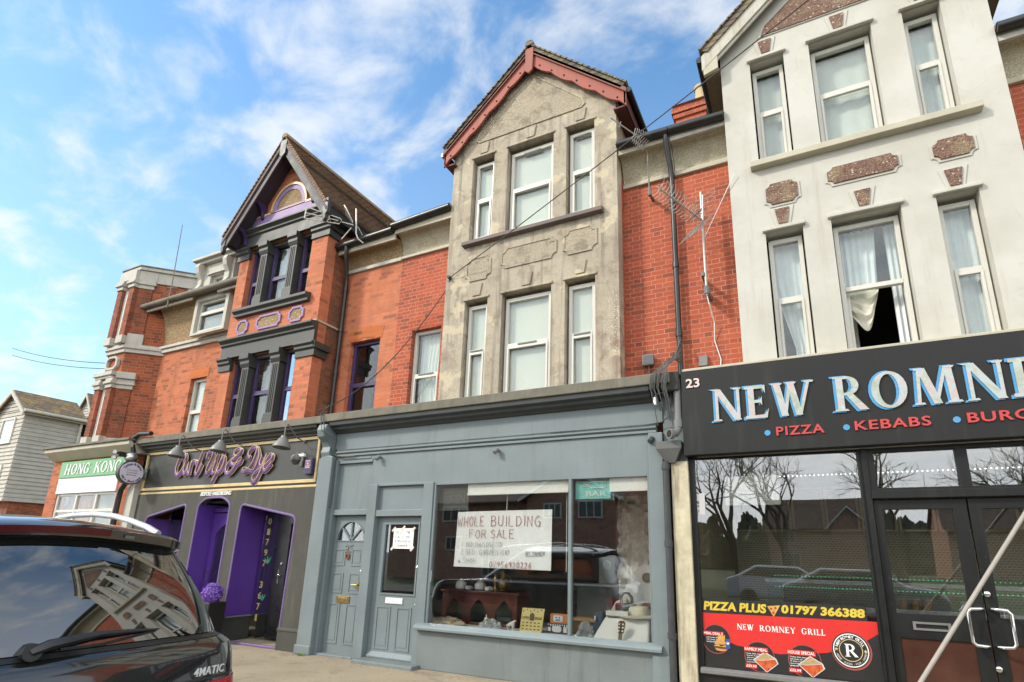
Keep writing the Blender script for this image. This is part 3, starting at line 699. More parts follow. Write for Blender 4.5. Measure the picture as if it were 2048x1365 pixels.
# gable panel outline
gp = [(-5.02, 8.98), (-4.86, 9.12), (-2.86, 9.12), (-2.72, 9.26), (-3.84, 10.26), (-4.98, 9.26), (-5.02, 9.12)]
gi = frame_moulding(pm, [(-4.98, 9.12), (-4.90, 9.06), (-2.86, 9.06), (-2.78, 9.12), (-2.84, 9.26), (-3.84, 10.2), (-4.92, 9.26)], .035, BY - .02, BY + .01)
pm.build('panel_moulding', GREY_R, GH, bevel=.004)
pp = MB()
for l in pf + [gi]: pp.pxz(l, BY - .007, BY + .01)
pp.build('panel', PEB_GREY, GH)
MB().pyz([(BY - .10, 6.90), (BY - .10, 6.97), (BY + .12, 7.03), (BY + .12, 6.88)], -5.11, -2.47).build('sill', paint('old_sill_paint', (.15, .12, .11), .7, .25, 5, ((.3, .09, .07), .5), .4), GH, bevel=.008)
# gable roof and bargeboards
gable_roof(GH, -3.815, 1.79, 10.69, 9.08, .06, 3.6, TILE_F, 17)
sc = lambda s: .05 * abs(math.sin(s * PI / .42)) - .02
for sg in (-1, 1):
    bb = MB().pxz(slope_poly(-3.815, 1.79, 10.66, 9.05, sg, .0 if sg > 0 else .0, 1.79, .07, .36, wave=sc)[::sg], .12, .16).build('bargeboard', REDWOOD, GH, bevel=.004)
    MB().pxz(slope_poly(-3.815, 1.79, 10.66, 9.05, sg, .0, 1.80, .05, .13)[::sg], .085, .12).build('capping', paint('dull_red_paint', (.22, .075, .05), .7, .25, 8), bb)
    kn = MB()
    for i in range(7):
        s = .2 + i * .24; kk = (10.66 - 9.05) / 1.79
        kn.lathe([(.016, 0), (.016, .01), (.006, .016)], (-3.815 + sg * s, .12, 10.66 - kk * s - .30), 8, (0, -1, 0))
    kn.build('bolt', paint('rusty_bolt', (.05, .03, .025), .8), bb)
    X = -3.815 + sg * 1.78
    MB().box(min(X, X - sg * .03), max(X, X - sg * .03), .12, 3.2, 8.72, 8.98).box(min(X - sg * .03, -3.815 + sg * 1.56), max(X - sg * .03, -3.815 + sg * 1.56), .16, 3.2, 8.70, 8.73).build('eaves_board', paint('dark_red_paint', (.12, .03, .022), .7, .2, 8), GH)
    gutter(GH, [(X + sg * .05, .12, 8.97), (X + sg * .05, 3.2, 8.97)], .05, BLACKPLASTIC)
MB().pxz([(-3.90, 10.62), (-3.73, 10.62), (-3.745, 10.12), (-3.815, 10.06), (-3.885, 10.12)], .075, .118).build('finial', REDWOOD, GH, bevel=.006)
# main eaves left of the bay and right of it
cove(GH, XP, bx0 - .01, 7.30, 7.70, YM - .005, .32, PEB_CREAM)
MB().pyz([(YM - .05, 7.24), (YM - .05, 7.28), (YM - .02, 7.32), (YM + .01, 7.32), (YM + .01, 7.24)], XP, bx0 - .01).build('string_moulding', CREAM, GH, bevel=.006)
MB().box(XP, bx0 - .01, .28, .32, 7.66, 7.82).build('eaves_board', CREAM, GH)
gutter(GH, [(XP - .02, .22, 7.80), (bx0 - .02, .22, 7.86)], .065, BLACKPLASTIC)
cove(GH, bx1 + .01, XR + .02, 7.50, 7.93, YM - .005, .32, PEB_CREAM)
MB().pyz([(YM - .05, 7.44), (YM - .05, 7.49), (YM - .02, 7.53), (YM + .01, 7.53), (YM + .01, 7.44)], bx1 + .01, XR + .02).build('string_moulding', CREAM, GH, bevel=.006)
MB().box(bx1 + .01, XR + .02, .28, .32, 7.90, 8.04).build('eaves_board', CREAM, GH)
gutter(GH, [(bx1 + .02, .22, 8.05), (XR + .02, .22, 8.03)], .065, BLACKPLASTIC)
main_roof(GH, XP, XR, 7.86, 10.35, bx0, bx1, lift=.19)
MB().box(XP + .02, XR - .02, 9.0, 9.2, 0, 7.7).build('back_wall', BRICK_S, GH)
# chimney
cm = MB().box(-1.72, -1.10, 2.7, 3.3, 9.0, 10.45).box(-1.76, -1.06, 2.66, 3.34, 10.45, 10.56).box(-1.79, -1.03, 2.63, 3.37, 10.56, 10.67).box(-1.75, -1.07, 2.67, 3.33, 10.67, 10.75)
co = cm.build('chimney', BRICK_R, GH, bevel=.006)
MB().pyz([(2.62, 10.75), (3.38, 10.75), (3.25, 10.86), (2.75, 10.86)], -1.77, -1.05).build('chimney_flaunching', paint('lichen_mortar', (.36, .27, .10), .9, .3, 9, None, .6), co)
MB().lathe([(.13, 0), (.115, .45), (.14, .46), (.14, .52), (.1, .52)], (-1.22, 3.0, 10.82), 16).build('chimney_pot', paint('buff_clay', (.5, .38, .22), .8, .15, 8), co, smooth=True)
# downpipe on the right
dpx = at(1350, 500, .47)[0]
dp = MB().tube([(dpx - .02, .24, 7.99), (dpx - .02, .26, 7.86), (dpx - .01, .46, 7.55), (dpx, .48, 7.3), (dpx, .48, 4.0)], .042, 10)
for z in (6.9, 5.8, 4.7): dp.lathe([(.052, 0), (.052, .09)], (dpx, .48, z), 12)
dp.build('downpipe', BLACKPLASTIC, GH, smooth=True)

# ================================================================== salon house
SH = thing('terraced_house', 'orange brick terraced house with steep dark gable and purple windows above the hair salon', 'house', (-9.7, .58, 0))
sx0, sx1 = -11.03, -8.31
MB().wxz(sx1 + .0, XP, 3.80, 7.45, [(-7.95, -7.19, 4.1, 5.66)], YM, YM + .2).build('wall', BRICK_O, SH)
MB().pxz([(-7.99, 5.66), (-7.57, 5.72), (-7.15, 5.66), (-7.11, 5.90), (-7.57, 5.95), (-8.03, 5.90)], YM - .006, YM + .02).build('brick_arch', brick('arch_brick_o', (.50, .125, .036), (.60, .175, .05), (.40, .19, .10), msize=.006, patchy=.1, darkamt=.03), SH)
upvc(SH, -7.94, -7.20, 4.05, 5.655, YM + .09, 4.78, mat=DARKPURPLE, back=None, sash=True)
room(-7.94, -7.20, YM + .2, YM + 1.6, 4.0, 5.7, DARKROOM, SH)
W2 = [(-10.70, -10.33), (-10.06, -9.42), (-9.15, -8.78)]
sb = MB().wxz(sx0, sx1, 3.80, 8.60, [(-10.72, -8.76, 6.62, 8.14), (-10.72, -8.76, 3.95, 5.52)], 0, .24)
kS = (10.36 - 8.36) / 1.54
sb.pxz([(sx0, 8.60), (sx1, 8.60), (sx1, 8.36 + kS * .16), (-9.62, 10.20), (sx0, 8.36 + kS * .16)], .0, .24)
sb.build('bay', BRICK_O, SH)
MB().box(sx1 - .24, sx1 - .002, .24, YM + .1, 3.8, 8.5).box(sx0 + .002, sx0 + .24, .24, YM + .1, 3.8, 8.5).build('bay_return', brick('shade_painted_brick', (.25, .085, .042), (.33, .12, .058), (.22, .13, .08), (.11, .055, .04), .38, soot=((.1, .06, .045), .7)), SH)  # dirtier brick, darkened further so the returns' shade is in its colour
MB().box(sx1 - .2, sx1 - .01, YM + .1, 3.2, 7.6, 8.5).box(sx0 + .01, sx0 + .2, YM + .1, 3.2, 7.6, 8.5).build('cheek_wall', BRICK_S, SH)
st = MB().pyz([(-.02, 5.96), (-.035, 5.98), (-.02, 6.0), (.01, 6.0), (.01, 5.96)], sx0 - .01, sx1 + .022); st.box(sx1 - .002, sx1 + .022, -.0, YM, 5.96, 6.0)
st.build('string_moulding', CREAM, SH)
# windows, columns, entablatures
for (z0, z1, tr) in ((6.60, 8.12, 7.28), (3.9, 5.50, 4.70)):
    for (a, b) in W2:
        w = upvc(SH, a, b, z0, z1, .11, tr, mat=DARKPURPLE, back=None, fr=.05)
        if z0 > 6: MB().box(a, b, .30, .306, z0, z1).build('blind', paint('patterned_blind', (.50, .54, .56), .8, .2, 14), w)
        else: MB().box(a, b, .30, .306, z0, z1).build('blind', paint('dim_net', (.33, .33, .29), .8, .3, 3), w)
    cbm = MB()
    for (a, b) in ((-10.33, -10.06), (-9.42, -9.15)):
        m_ = (a + b) / 2
        cbm.box(a + .03, b - .03, -.03, .2, z0, z1 - .26).box(a, b, -.05, .22, z0, z0 + .22)
        cbm.box(a + .01, b - .01, -.045, .2, z0 + .22, z0 + .27)
        cbm.pyz([(-.035, z1 - .26), (-.07, z1 - .19), (-.07, z1 - .13), (-.11, z1 - .09), (-.11, z1 + .02), (.2, z1 + .02), (.2, z1 - .26)], a - .005, b + .005)
        for q in (-1, 0, 1): cbm.box(m_ + q * .05 - .008, m_ + q * .05 + .008, -.042, -.03, z0 + .3, z1 - .3)
    for (a, b) in ((sx0 - .0, -10.71), (-8.77, sx1 + .0)):   # capitals on the brick piers
        cbm.pyz([(-.03, z1 - .26), (-.03, z1 - .13), (-.07, z1 - .10), (-.07, z1 - .05), (-.11, z1 - .02), (-.11, z1 + .02), (.05, z1 + .02), (.05, z1 - .26)], a - (.06 if a < -10.9 else 0), b + (.06 if b > -8.5 else 0))
        if b > -8.5:
            cbm.box(sx1 + .0, sx1 + .04, -.0, .3, z1 - .26, z1 - .11).box(sx1 + .0, sx1 + .09, -.06, .34, z1 - .11, z1 + .02)
    cbm.build('column', SALON_TRIM, SH, bevel=.006)
    en = MB().pyz([(-.05, z1 + .02), (-.05, z1 + .27), (-.09, z1 + .30), (-.09, z1 + .34), (-.16, z1 + .39), (-.16, z1 + .43), (.02, z1 + .46), (.02, z1 + .02)], sx0 - .02, sx1 + .03)
    en.pyz([(.08, z1 - .06), (.08, z1 + .03), (.2, z1 + .03), (.2, z1 - .06)], -10.72, -8.76)
    en.build('entablature', SALON_TRIM, SH, bevel=.006)
MB().pyz([(-.08, 6.44), (-.08, 6.50), (-.14, 6.54), (-.14, 6.60), (.08, 6.65), (.08, 6.42)], -10.80, -8.58).build('sill', SALON_TRIM, SH, bevel=.006)
pn = MB(); pfill = MB()
for px0, py0, px1, py1 in ((474, 644, 497, 675), (515, 628, 560, 660), (581, 615, 609, 640)):
    pass
for a, b, z0, z1 in ((-10.72, -10.36, 6.03, 6.36), (-10.10, -9.36, 6.05, 6.37), (-9.13, -8.70, 6.05, 6.38)):
    inn = frame_moulding(pn, notched(a, b, z0, z1, .075), .045, -.03, .01); pfill.pxz(inn, -.012, .01)
pno = pn.build('panel_frame', LILAC, SH, bevel=.004); pfill.build('panel', PEB_TAN, SH)
# semicircular pediment
ac, ar, az = -9.62, .56, 8.86
ar_ = MB(); plate(ar_, [circ(ac, az, ar, .62, 40, 0, 180), circ(ac, az - .01, ar - .045, .575, 40, 0.01, 179.9)], XZ, -.06, .01); ar_.box(sx0 + .35, ac - ar + .03, -.06, .01, az - .03, az + .02).box(ac + ar - .03, sx1 - .15, -.06, .01, az - .03, az + .02)
ar_.build('arch_moulding', GOLD, SH)
a2 = MB(); plate(a2, [circ(ac, az, ar - .045, .575, 40, 0, 180), circ(ac, az + .06, ar - .17, .40, 40, 0, 180)], XZ, -.035, .01); a2.box(sx0 + .3, sx1 - .12, -.05, .01, az - .20, az - .031)
a2.build('arch_surround', LILAC, SH)
MB().pxz(circ(ac, az + .06, ar - .17, .40, 30, 0, 180), -.02, .01).build('arch_panel', PEB_TAN, SH)
MB().box(sx0 + .25, sx1 - .1, -.03, .01, az - .25, az - .21).build('arch_fillet', REDWOOD, SH)
# roof
gable_roof(SH, -9.62, 1.57, 10.42, 8.34, -.40, 3.6, TILE_R, 26, paint('ridge_clay', (.30, .22, .13), .85, .25, 6))
for sg in (-1, 1):
    MB().pxz(slope_poly(-9.62, 1.57, 10.38, 8.30, sg, .0, 1.57, .09, .36)[::sg], -.35, -.31).build('bargeboard', paint('grey_barge_paint', (.05, .05, .046), .6, .15, 5) if sg > 0 else paint('dark_brown_board', (.06, .042, .045), .6, .2, 6), SH, bevel=.005)
    MB().pxz(slope_poly(-9.62, 1.57, 10.38, 8.30, sg, .0, 1.59, .05, .13)[::sg], -.385, -.35).build('capping', paint('brown_capping', (.11, .085, .085), .7, .2, 6), SH)
    MB().pxz(slope_poly(-9.62, 1.57, 10.38, 8.30, sg, .0, 1.5, .17, .20)[::sg], -.31, .0).build('soffit', paint('soffit_paint', (.055, .04, .06), .6, .2, 6), SH)
    X = -9.62 + sg * 1.55
    MB().pxz([(X - .07, 8.45), (X + .07, 8.42), (X + .07, 8.10), (X + .03, 8.06), (X + .04, 7.98), (X - .01, 7.92), (X - .045, 8.02), (X - .03, 8.10), (X - .07, 8.16)], -.372, -.29).build('kneeler', SALON_TRIM, SH, bevel=.006)
    MB().box(min(X, X - sg * .02), max(X, X - sg * .02), -.3, 3.2, 8.13, 8.34).box(min(X - sg * .02, sx1 if sg > 0 else sx0), max(X - sg * .02, sx1 if sg > 0 else sx0), -.0, 3.2, 8.12, 8.14).build('eaves_board', paint('soot_black_board', (.03, .028, .025), .7, .2), SH)
    for q in (.95, 1.35):
        cx = -9.62 + sg * (sx1 + 9.62 - .10 if q > 1.2 else .78); zz = 10.38 - (10.38 - 8.30) / 1.57 * abs(cx + 9.62) - .22
        MB().pyz([(-.31, zz), (-.31, zz - .05), (-.2, zz - .1), (-.12, zz - .2), (-.09, zz - .36), (0, zz - .42), (0, zz)], cx - .035, cx + .035).build('bracket', DARKPURPLE, SH, bevel=.005)
MB().pxz([(-9.72, 10.34), (-9.52, 10.34), (-9.53, 9.98), (-9.62, 9.90), (-9.71, 9.98)], -.395, -.352).build('finial', SALON_TRIM, SH, bevel=.006)
cove(SH, sx1 + .01, XP - .005, 7.30, 7.62, YM - .005, .34, PEB_TAN)
MB().pyz([(YM - .05, 7.22), (YM - .05, 7.28), (YM - .02, 7.32), (YM + .01, 7.32), (YM + .01, 7.22)], sx1 + .01, XP - .005).build('string_moulding', STONE, SH, bevel=.006)
MB().box(sx1 + .01, XP - .005, .30, .34, 7.56, 7.72).build('eaves_board', CREAM, SH)
gutter(SH, [(sx1 + .02, .24, 7.70), (XP - .03, .24, 7.74)], .065, BLACKPLASTIC)
main_roof(SH, sx0, XP - .01, 7.77, 10.3, sx0, sx1)
MB().box(sx0 + .02, XP - .03, 9.0, 9.2, 0, 7.7).build('back_wall', BRICK_S, SH)
pxA, pzA = at(694, 500, .26); pxB = at(672, 740, .50)[0]
dq = MB().tube([(pxA, .24, 7.66), (pxA, .25, 7.5), (pxB, .49, 7.12), (pxB, .50, 6.9), (pxB, .50, 3.95)], .04, 10)
for z in (6.8, 5.9, 5.0): dq.lathe([(.05, 0), (.05, .08)], (pxB, .50, z), 12)
dq.build('downpipe', BLACKPLASTIC, SH, smooth=True)

# ================================================================== white house
WH = thing('terraced_house', 'white rendered terraced house with brown pebble panels and an open curtained window above the grill', 'house', (1.0, .58, 0))
wx0, wx1 = -.57, 2.65
MB().wxz(XR, wx0 + .05, 3.80, 7.62, [], YM, YM + .2).wxz(wx1 - .05, 6.0, 3.80, 7.62, [(3.4, 4.1, 4.2, 5.66)], YM, YM + .2).build('wall', BRICK_R, WH)
upvc(WH, 3.41, 4.09, 4.1, 5.655, YM + .09, 4.78, back=BLIND)
WW = [(-.16, .30), (.63, 1.40), (1.76, 2.18)]
holes = [(a, b, 7.07, 8.78) for a, b in WW] + [(a, b, 3.95, 5.92) for a, b in WW]
wb = MB().wxz(wx0, wx1, 3.85, 9.08, holes, BY, BY + .24)
wb.pxz([(wx0, 9.08), (wx1, 9.08), (wx1, 9.08 + k * .12), (1.04, 10.55), (wx0, 9.08 + k * .12)], BY, BY + .24)
wb.build('bay', WHITE_R, WH)
MB().box(wx0 + .004, wx0 + .16, BY + .24, 3.2, 3.85, 9.1).box(wx1 - .16, wx1 - .004, BY + .24, 3.2, 3.85, 9.1).build('cheek_wall', CREAM, WH)
hd = MB(); kb = MB(); kf = MB()
for (a, b) in WW:
    c = (a + b) / 2
    for z in (8.78, 5.92):
        hd.pyz([(BY - .055, z - .0), (BY - .055, z + .045), (BY + .02, z + .075), (BY + .02, z)], a - .035, b + .035)
        kb.pxz([(c - .09, z + .07), (c + .09, z + .07), (c + .15, z + .34), (c - .15, z + .34)], BY - .014, BY + .01)
        kf.pxz([(c - .055, z + .085), (c + .055, z + .085), (c + .09, z + .31), (c - .09, z + .31)], BY - .03, BY + .0)
hd.build('lintel', WHITE_R, WH, bevel=.008); kb.build('keystone_frame', WHITE_R, WH, bevel=.004); kf.build('keystone', PEB_BROWN, WH)
pm = MB(); pp = MB()
for a, b, z0, z1 in ((-.14, .32, 6.28, 6.67), (.62, 1.48, 6.38, 6.69), (1.78, 2.25, 6.36, 6.70)):
    inn = frame_moulding(pm, notched(a, b, z0, z1, .07), .035, BY - .014, BY + .01); pp.pxz(inn, BY - .03, BY)
inn = frame_moulding(pm, [(-.02, 9.17), (2.10, 9.17), (2.03, 9.34), (1.04, 10.2), (.05, 9.34)], .05, BY - .018, BY + .01); pp.pxz(inn, BY - .03, BY)
pm.build('panel_moulding', WHITE_R, WH, bevel=.004); pp.build('panel', PEB_BROWN, WH)
MB().pyz([(BY - .11, 6.93), (BY - .11, 7.02), (BY + .15, 7.08), (BY + .15, 6.91)], -.27, 2.36).build('sill', CREAM, WH, bevel=.008)
SHEER = paint('pale_grey_blind', (.60, .59, .53), .8, .12, 2); VOILE = paint('white_voile', (.72, .74, .74), .85, .08, 4)
for i, (a, b) in enumerate(WW):
    w = upvc(WH, a + .02, b - .02, 7.06, 8.72, BY + .14, 7.95, back=None, gap=.12)
    bl = curtain(w, a + .04, b - .04, 7.08, 8.7, BY + .30, SHEER if i < 2 else NET, .008, 3, name='blind')
    if i != 1:
        w = upvc(WH, a + .02, b - .02, 3.9, 5.86, BY + .14, 4.96, back=None)
        curtain(w, a + .03, b - .03, 3.95, 5.85, BY + .31, VOILE, .012, 4, taper=(lambda v, p, q: (p + (q - p) * min(.5, max(0, v - .3)), q)) if i == 0 else None)
room(-.5, 2.6, BY + .36, 2.6, 3.9, 8.9, DARKROOM, WH)
# the open middle window: fixed top light, lower casement swung inwards
a, b = WW[1]; fr = .055; y = BY + .14
fb = MB().box(a + .02, a + .02 + fr, y, y + .07, 3.9, 5.86).box(b - .02 - fr, b - .02, y, y + .07, 3.9, 5.86).box(a + .02 + fr, b - .02 - fr, y, y + .07, 5.80, 5.86).box(a + .02 + fr, b - .02 - fr, y - .006, y + .064, 4.93, 4.99)
ow = fb.build('window', UPVC, WH, bevel=.004); ow['label'] = 'open window with its lower casement swung inwards'
MB().box(a + .06, b - .06, y + .036, y + .042, 4.97, 5.82).build('pane', GLASS, ow)
cs = MB(); U = Vector((.18, .98, 0)).normalized(); Vn = Vector((-U.y, U.x, 0)); Zv = Vector((0, 0, 1)); o0 = Vector((a + .09, y + .07, 0))
for (s, hs, z, hz) in ((.03, .03, 4.43, .48), (.55, .03, 4.43, .48)): cs.obox(o0 + U * s + Zv * z, U, Vn, Zv, hs, .025, hz)
for z in (3.97, 4.89): cs.obox(o0 + U * .29 + Zv * z, U, Vn, Zv, .29, .024, .03)
cso = cs.build('casement', UPVC, ow, bevel=.004)
curtain(ow, a + .1, a + .50, 4.99, 5.85, BY + .34, VOILE, .02, 5, taper=lambda v, p, q: (p, q - .05 * v))
curtain(ow, b - .17, b - .05, 3.92, 5.85, BY + .34, VOILE, .015, 2)
kn = []; sw = MB(); nU = 22; nV = 9; vs = []; fs = []    # gathered knot of the left curtain
for s_ in (0, .012):
    for j in range(nV + 1):
        v = j / nV
        for i in range(nU + 1):
            u = i / nU
            zt = 5.0; zb = 4.78 - .30 * max(0, math.sin(min(1, u * 1.02) ** 1.5 * PI)) - .10 * (1 - u)
            vs.append((a + .09 + .37 * u * (1 - .15 * v), BY + .33 - .05 * math.sin(v * PI) + .018 * math.sin(v * 22 + u * 5) + s_, zt + (zb - zt) * v))
w_ = nU + 1
for s_ in (0, 1):
    for j in range(nV):
        for i in range(nU): o = s_ * w_ * (nV + 1) + j * w_ + i; fs.append((o, o + 1, o + 1 + w_, o + w_))
MB().add(vs, fs).build('knotted_curtain', paint('cream_voile', (.66, .63, .52), .85, .15, 12), ow, smooth=True)
gable_roof(WH, 1.04, 1.86, 10.78, 9.13, .02, 3.6, TILE_F, 17)
for sg in (-1, 1):
    MB().pxz(slope_poly(1.04, 1.86, 10.75, 9.10, sg, 0, 1.86, .06, .34)[::sg], .07, .12).pxz(slope_poly(1.04, 1.86, 10.75, 9.10, sg, 0, 1.84, .34, .40)[::sg], .10, .13).build('bargeboard', paint('weathered_white_board', (.50, .475, .40), .65, .15, 5, ((.28, .25, .13), .7), .2), WH, bevel=.005)
    X = 1.04 + sg * 1.84
    MB().box(min(X, X - sg * .03), max(X, X - sg * .03), .12, 3.2, 8.75, 9.02).box(min(X - sg * .03, wx1 if sg > 0 else wx0), max(X - sg * .03, wx1 if sg > 0 else wx0), .12, 3.2, 8.74, 8.76).build('eaves_board', paint('brown_soffit', (.19, .15, .10), .8, .2, 6), WH)
    MB().pxz([(X, 9.06), (X - sg * .21, 9.06), (X - sg * .21, 8.74), (X, 8.68)][::sg], .075, .13).build('kneeler', CREAM, WH, bevel=.004)
    gutter(WH, [(X + sg * .05, .1, 9.02), (X + sg * .05, 3.2, 9.02)], .055, BLACKPLASTIC)
for p0, p1 in ((XR + .03, wx0 - .01), (wx1 + .01, 6.0)):
    cove(WH, p0, p1, 7.50, 7.93, YM - .005, .32, PEB_CREAM)
    MB().pyz([(YM - .05, 7.43), (YM - .05, 7.49), (YM - .02, 7.53), (YM + .01, 7.53), (YM + .01, 7.43)], p0, p1).build('string_moulding', CREAM, WH, bevel=.006)
    MB().box(p0, p1, .28, .32, 7.88, 8.05).build('eaves_board', STONE, WH)
    gutter(WH, [(p0, .22, 8.03), (p1, .22, 8.0)], .065, BLACKPLASTIC)
main_roof(WH, XR + .01, 6.0, 7.86, 10.36, wx0, wx1, lift=.2)
MB().box(XR + .02, 5.9, 9.0, 9.2, 0, 7.7).build('back_wall', BRICK_S, WH)

# ================================================================== blue-grey shopfront of the house for sale
MB().box(-7.56, -1.44, -.25, YM, 3.80, 3.94).build('ledge', LEAD, GH, bevel=.012)
MB().pyz([(-.22, 3.795), (-.21, 3.73), (-.14, 3.71), (-.13, 3.67), (-.06, 3.65), (-.03, 3.62), (.06, 3.62), (.06, 3.795)], -7.40, -1.72).build('cornice', DARKTRIM, GH, bevel=.004)
MB().box(-7.40, -1.60, 0, .10, 3.345, 3.62).build('fascia', BLUEGREY, GH)
MB().pyz([(.05, 3.20), (-.03, 3.205), (-.03, 3.235), (-.015, 3.245), (-.05, 3.265), (-.05, 3.285), (-.02, 3.30), (-.035, 3.325), (.0, 3.345), (.05, 3.345)], -7.34, -1.68).build('rope_moulding', BLUEGREY, GH, bevel=.003)
fz = MB().wxz(-7.34, -1.60, .0, 3.20, [(-7.33, -6.46, .0, 3.13), (-6.42, -5.30, .0, 2.685), (-5.24, -1.77, .61, 2.675)], .0, .09)
# keep solid panel below the window and over it
fz.build('frieze', BLUEGREY, GH)
MB().box(-5.30, -1.62, -.035, -.001, 0, .53).build('stall_riser', BLUEGREY_D, GH, bevel=.01)
MB().pyz([(-.12, .535), (-.12, .57), (-.09, .60), (.0, .625), (.0, .53), (-.03, .52)], -5.33, -1.68).build('window_sill', BLUEGREY, GH, bevel=.006)
MB().box(-7.66, -7.34, -.11, .3, 0, 3.17).pxz([(-7.66, 3.17), (-7.34, 3.17), (-7.34, 3.2), (-7.44, 3.23), (-7.60, 3.20)], -.11, .3).box(-7.68, -7.33, -.13, .3, 0, .14).build('pier', BLUEGREY, GH, bevel=.012)
MB().pyz([(-.02, 3.17), (-.1, 3.2), (-.13, 3.28), (-.10, 3.38), (-.14, 3.46), (-.24, 3.54), (-.27, 3.66), (-.23, 3.76), (-.1, 3.80), (.2, 3.80), (.2, 3.17)], -7.62, -7.42).build('console', BLUEGREY, GH, bevel=.01)
MB().box(-1.79, -1.60, -.05, .2, 0, 3.2).box(-1.81, -1.59, -.07, .2, 0, .5).build('pier', BLUEGREY, GH, bevel=.01)
# door surrounds
jb = MB()
jb.box(-7.34, -7.28, -.03, .14, 0, 3.14).box(-6.52, -6.34, -.025, .14, 0, 2.69).box(-6.52, -6.44, .01, .14, 2.69, 3.14).box(-7.28, -6.52, -.01, .14, 2.20, 2.29).box(-7.28, -6.52, .0, .14, 3.08, 3.14)
jb.box(-5.40, -5.21, -.02, .14, .0, 2.69).box(-6.34, -5.40, -.01, .14, 2.17, 2.27).box(-6.34, -5.40, -.005, .14, 2.66, 2.70).box(-5.21, -5.17, .0, .1, .62, 2.68)
jb.box(-7.20, -6.56, -.012, .02, 3.145, 3.175)
jb.box(-1.83, -1.79, .0, .1, .62, 2.68).box(-5.17, -1.83, .0, .1, 2.64, 2.68)
jb.build('door_frame', BLUEGREY, GH, bevel=.006)
MB().box(-7.28, -6.52, .05, .09, 2.29, 3.08).box(-6.34, -5.40, .05, .09, 2.27, 2.66).build('overdoor_panel', BLUEGREY, GH)
def panels(b, lst, y):
    for (x0, x1, z0, z1) in lst:
        plate(b, [[(x0, z0), (x1, z0), (x1, z1), (x0, z1)], [(x0 + .022, z0 + .022), (x1 - .022, z0 + .022), (x1 - .022, z1 - .022), (x0 + .022, z1 - .022)]], XZ, y - .010, y + .004)
        b.pxz([(x0 + .05, z0 + .05), (x1 - .05, z0 + .05), (x1 - .05, z1 - .05), (x0 + .05, z1 - .05)], y - .006, y + .003)
# flat door
d1 = MB(); fanl = circ(-6.91, 1.78, .30, .31, 24, 0, 180)
plate(d1, [[(-7.275, .03), (-6.525, .03), (-6.525, 2.195), (-7.275, 2.195)], fanl], XZ, .08, .12)
panels(d1, [(-7.22, -6.98, 1.38, 1.65), (-6.84, -6.60, 1.38, 1.65), (-7.23, -6.98, .95, 1.27), (-6.85, -6.59, .95, 1.27), (-7.22, -6.98, .18, .79), (-6.85, -6.60, .18, .79)], .08)
for aa in (45, 90, 135): 
    c, s = math.cos(math.radians(aa)), math.sin(math.radians(aa)); d1.obox((-6.91 + c * .165, .095, 1.78 + s * .17), (c, 0, s), (0, 1, 0), (-s, 0, c), .165, .014, .014)
d1.lathe([(.045, 0), (.045, .02)], (-6.91, .105, 1.78), 14, (0, -1, 0))
frm = MB(); plate(d1, [circ(-6.91, 1.77, .325, .335, 24, 0, 180), circ(-6.91, 1.785, .295, .305, 24, 0.01, 179.99)], XZ, .068, .085)
do = d1.build('door', BLUEGREY, GH); do['label'] = 'flat door with fanlight numbered 25'
MB().box(-7.2, -6.62, .104, .109, 1.78, 2.09).build('fanlight_pane', SHOPGLASS, do)
MB().box(-7.27, -6.53, .2, .21, 1.5, 2.2).build('dark_hall', DARKROOM, do)
def slot_plate(parent, x0, x1, z0, z1, y, mat, inner):
    o = MB().box(x0, x1, y - .012, y, z0, z1).build('letterbox', mat, parent, bevel=.004)
    return MB().box(x0 + .03, x1 - .03, y - .017, y - .0125, z0 + .025, z1 - .025).build('letter_flap', inner, o)
l1 = MB().box(-7.07, -6.79, .066, .08, .80, .905).box(-7.035, -6.825, .061, .066, .825, .88).build('letterbox', BRASS, do, bevel=.003)
MB().tube([(-6.62, .03, 1.09), (-6.74, .03, 1.09)], .011, 8).lathe([(.013, 0), (.013, .05)], (-6.62, .08, 1.09), 10, (0, -1, 0)).box(-6.64, -6.60, .070, .079, 1.0, 1.16).build('handle', BRASS, do, smooth=True)
MB().lathe([(.03, 0), (.03, .012), (.02, .018)], (-6.60, .08, 1.30), 14, (0, -1, 0)).build('lock', CHROME, do, smooth=True)
nm = MB(); text_fit(nm, '25', -6.99, -6.83, 1.60, 1.72, .078, .01, .01); nm.build('number', DULLGREY, do)
kn = MB().lathe([(.05, 0), (.05, .012)], (-6.92, .08, 1.55), 14, (0, -1, 0)).tube([(-6.92 + .032 * math.sin(t), .06, 1.53 - .04 * math.cos(t)) for t in [2 * PI * i / 12 for i in range(12)]], .012, 6, closed=True)
kn.build('knocker', paint('rusty_iron', (.20, .09, .05), .8, .3, 15, None, .5), do, smooth=True)
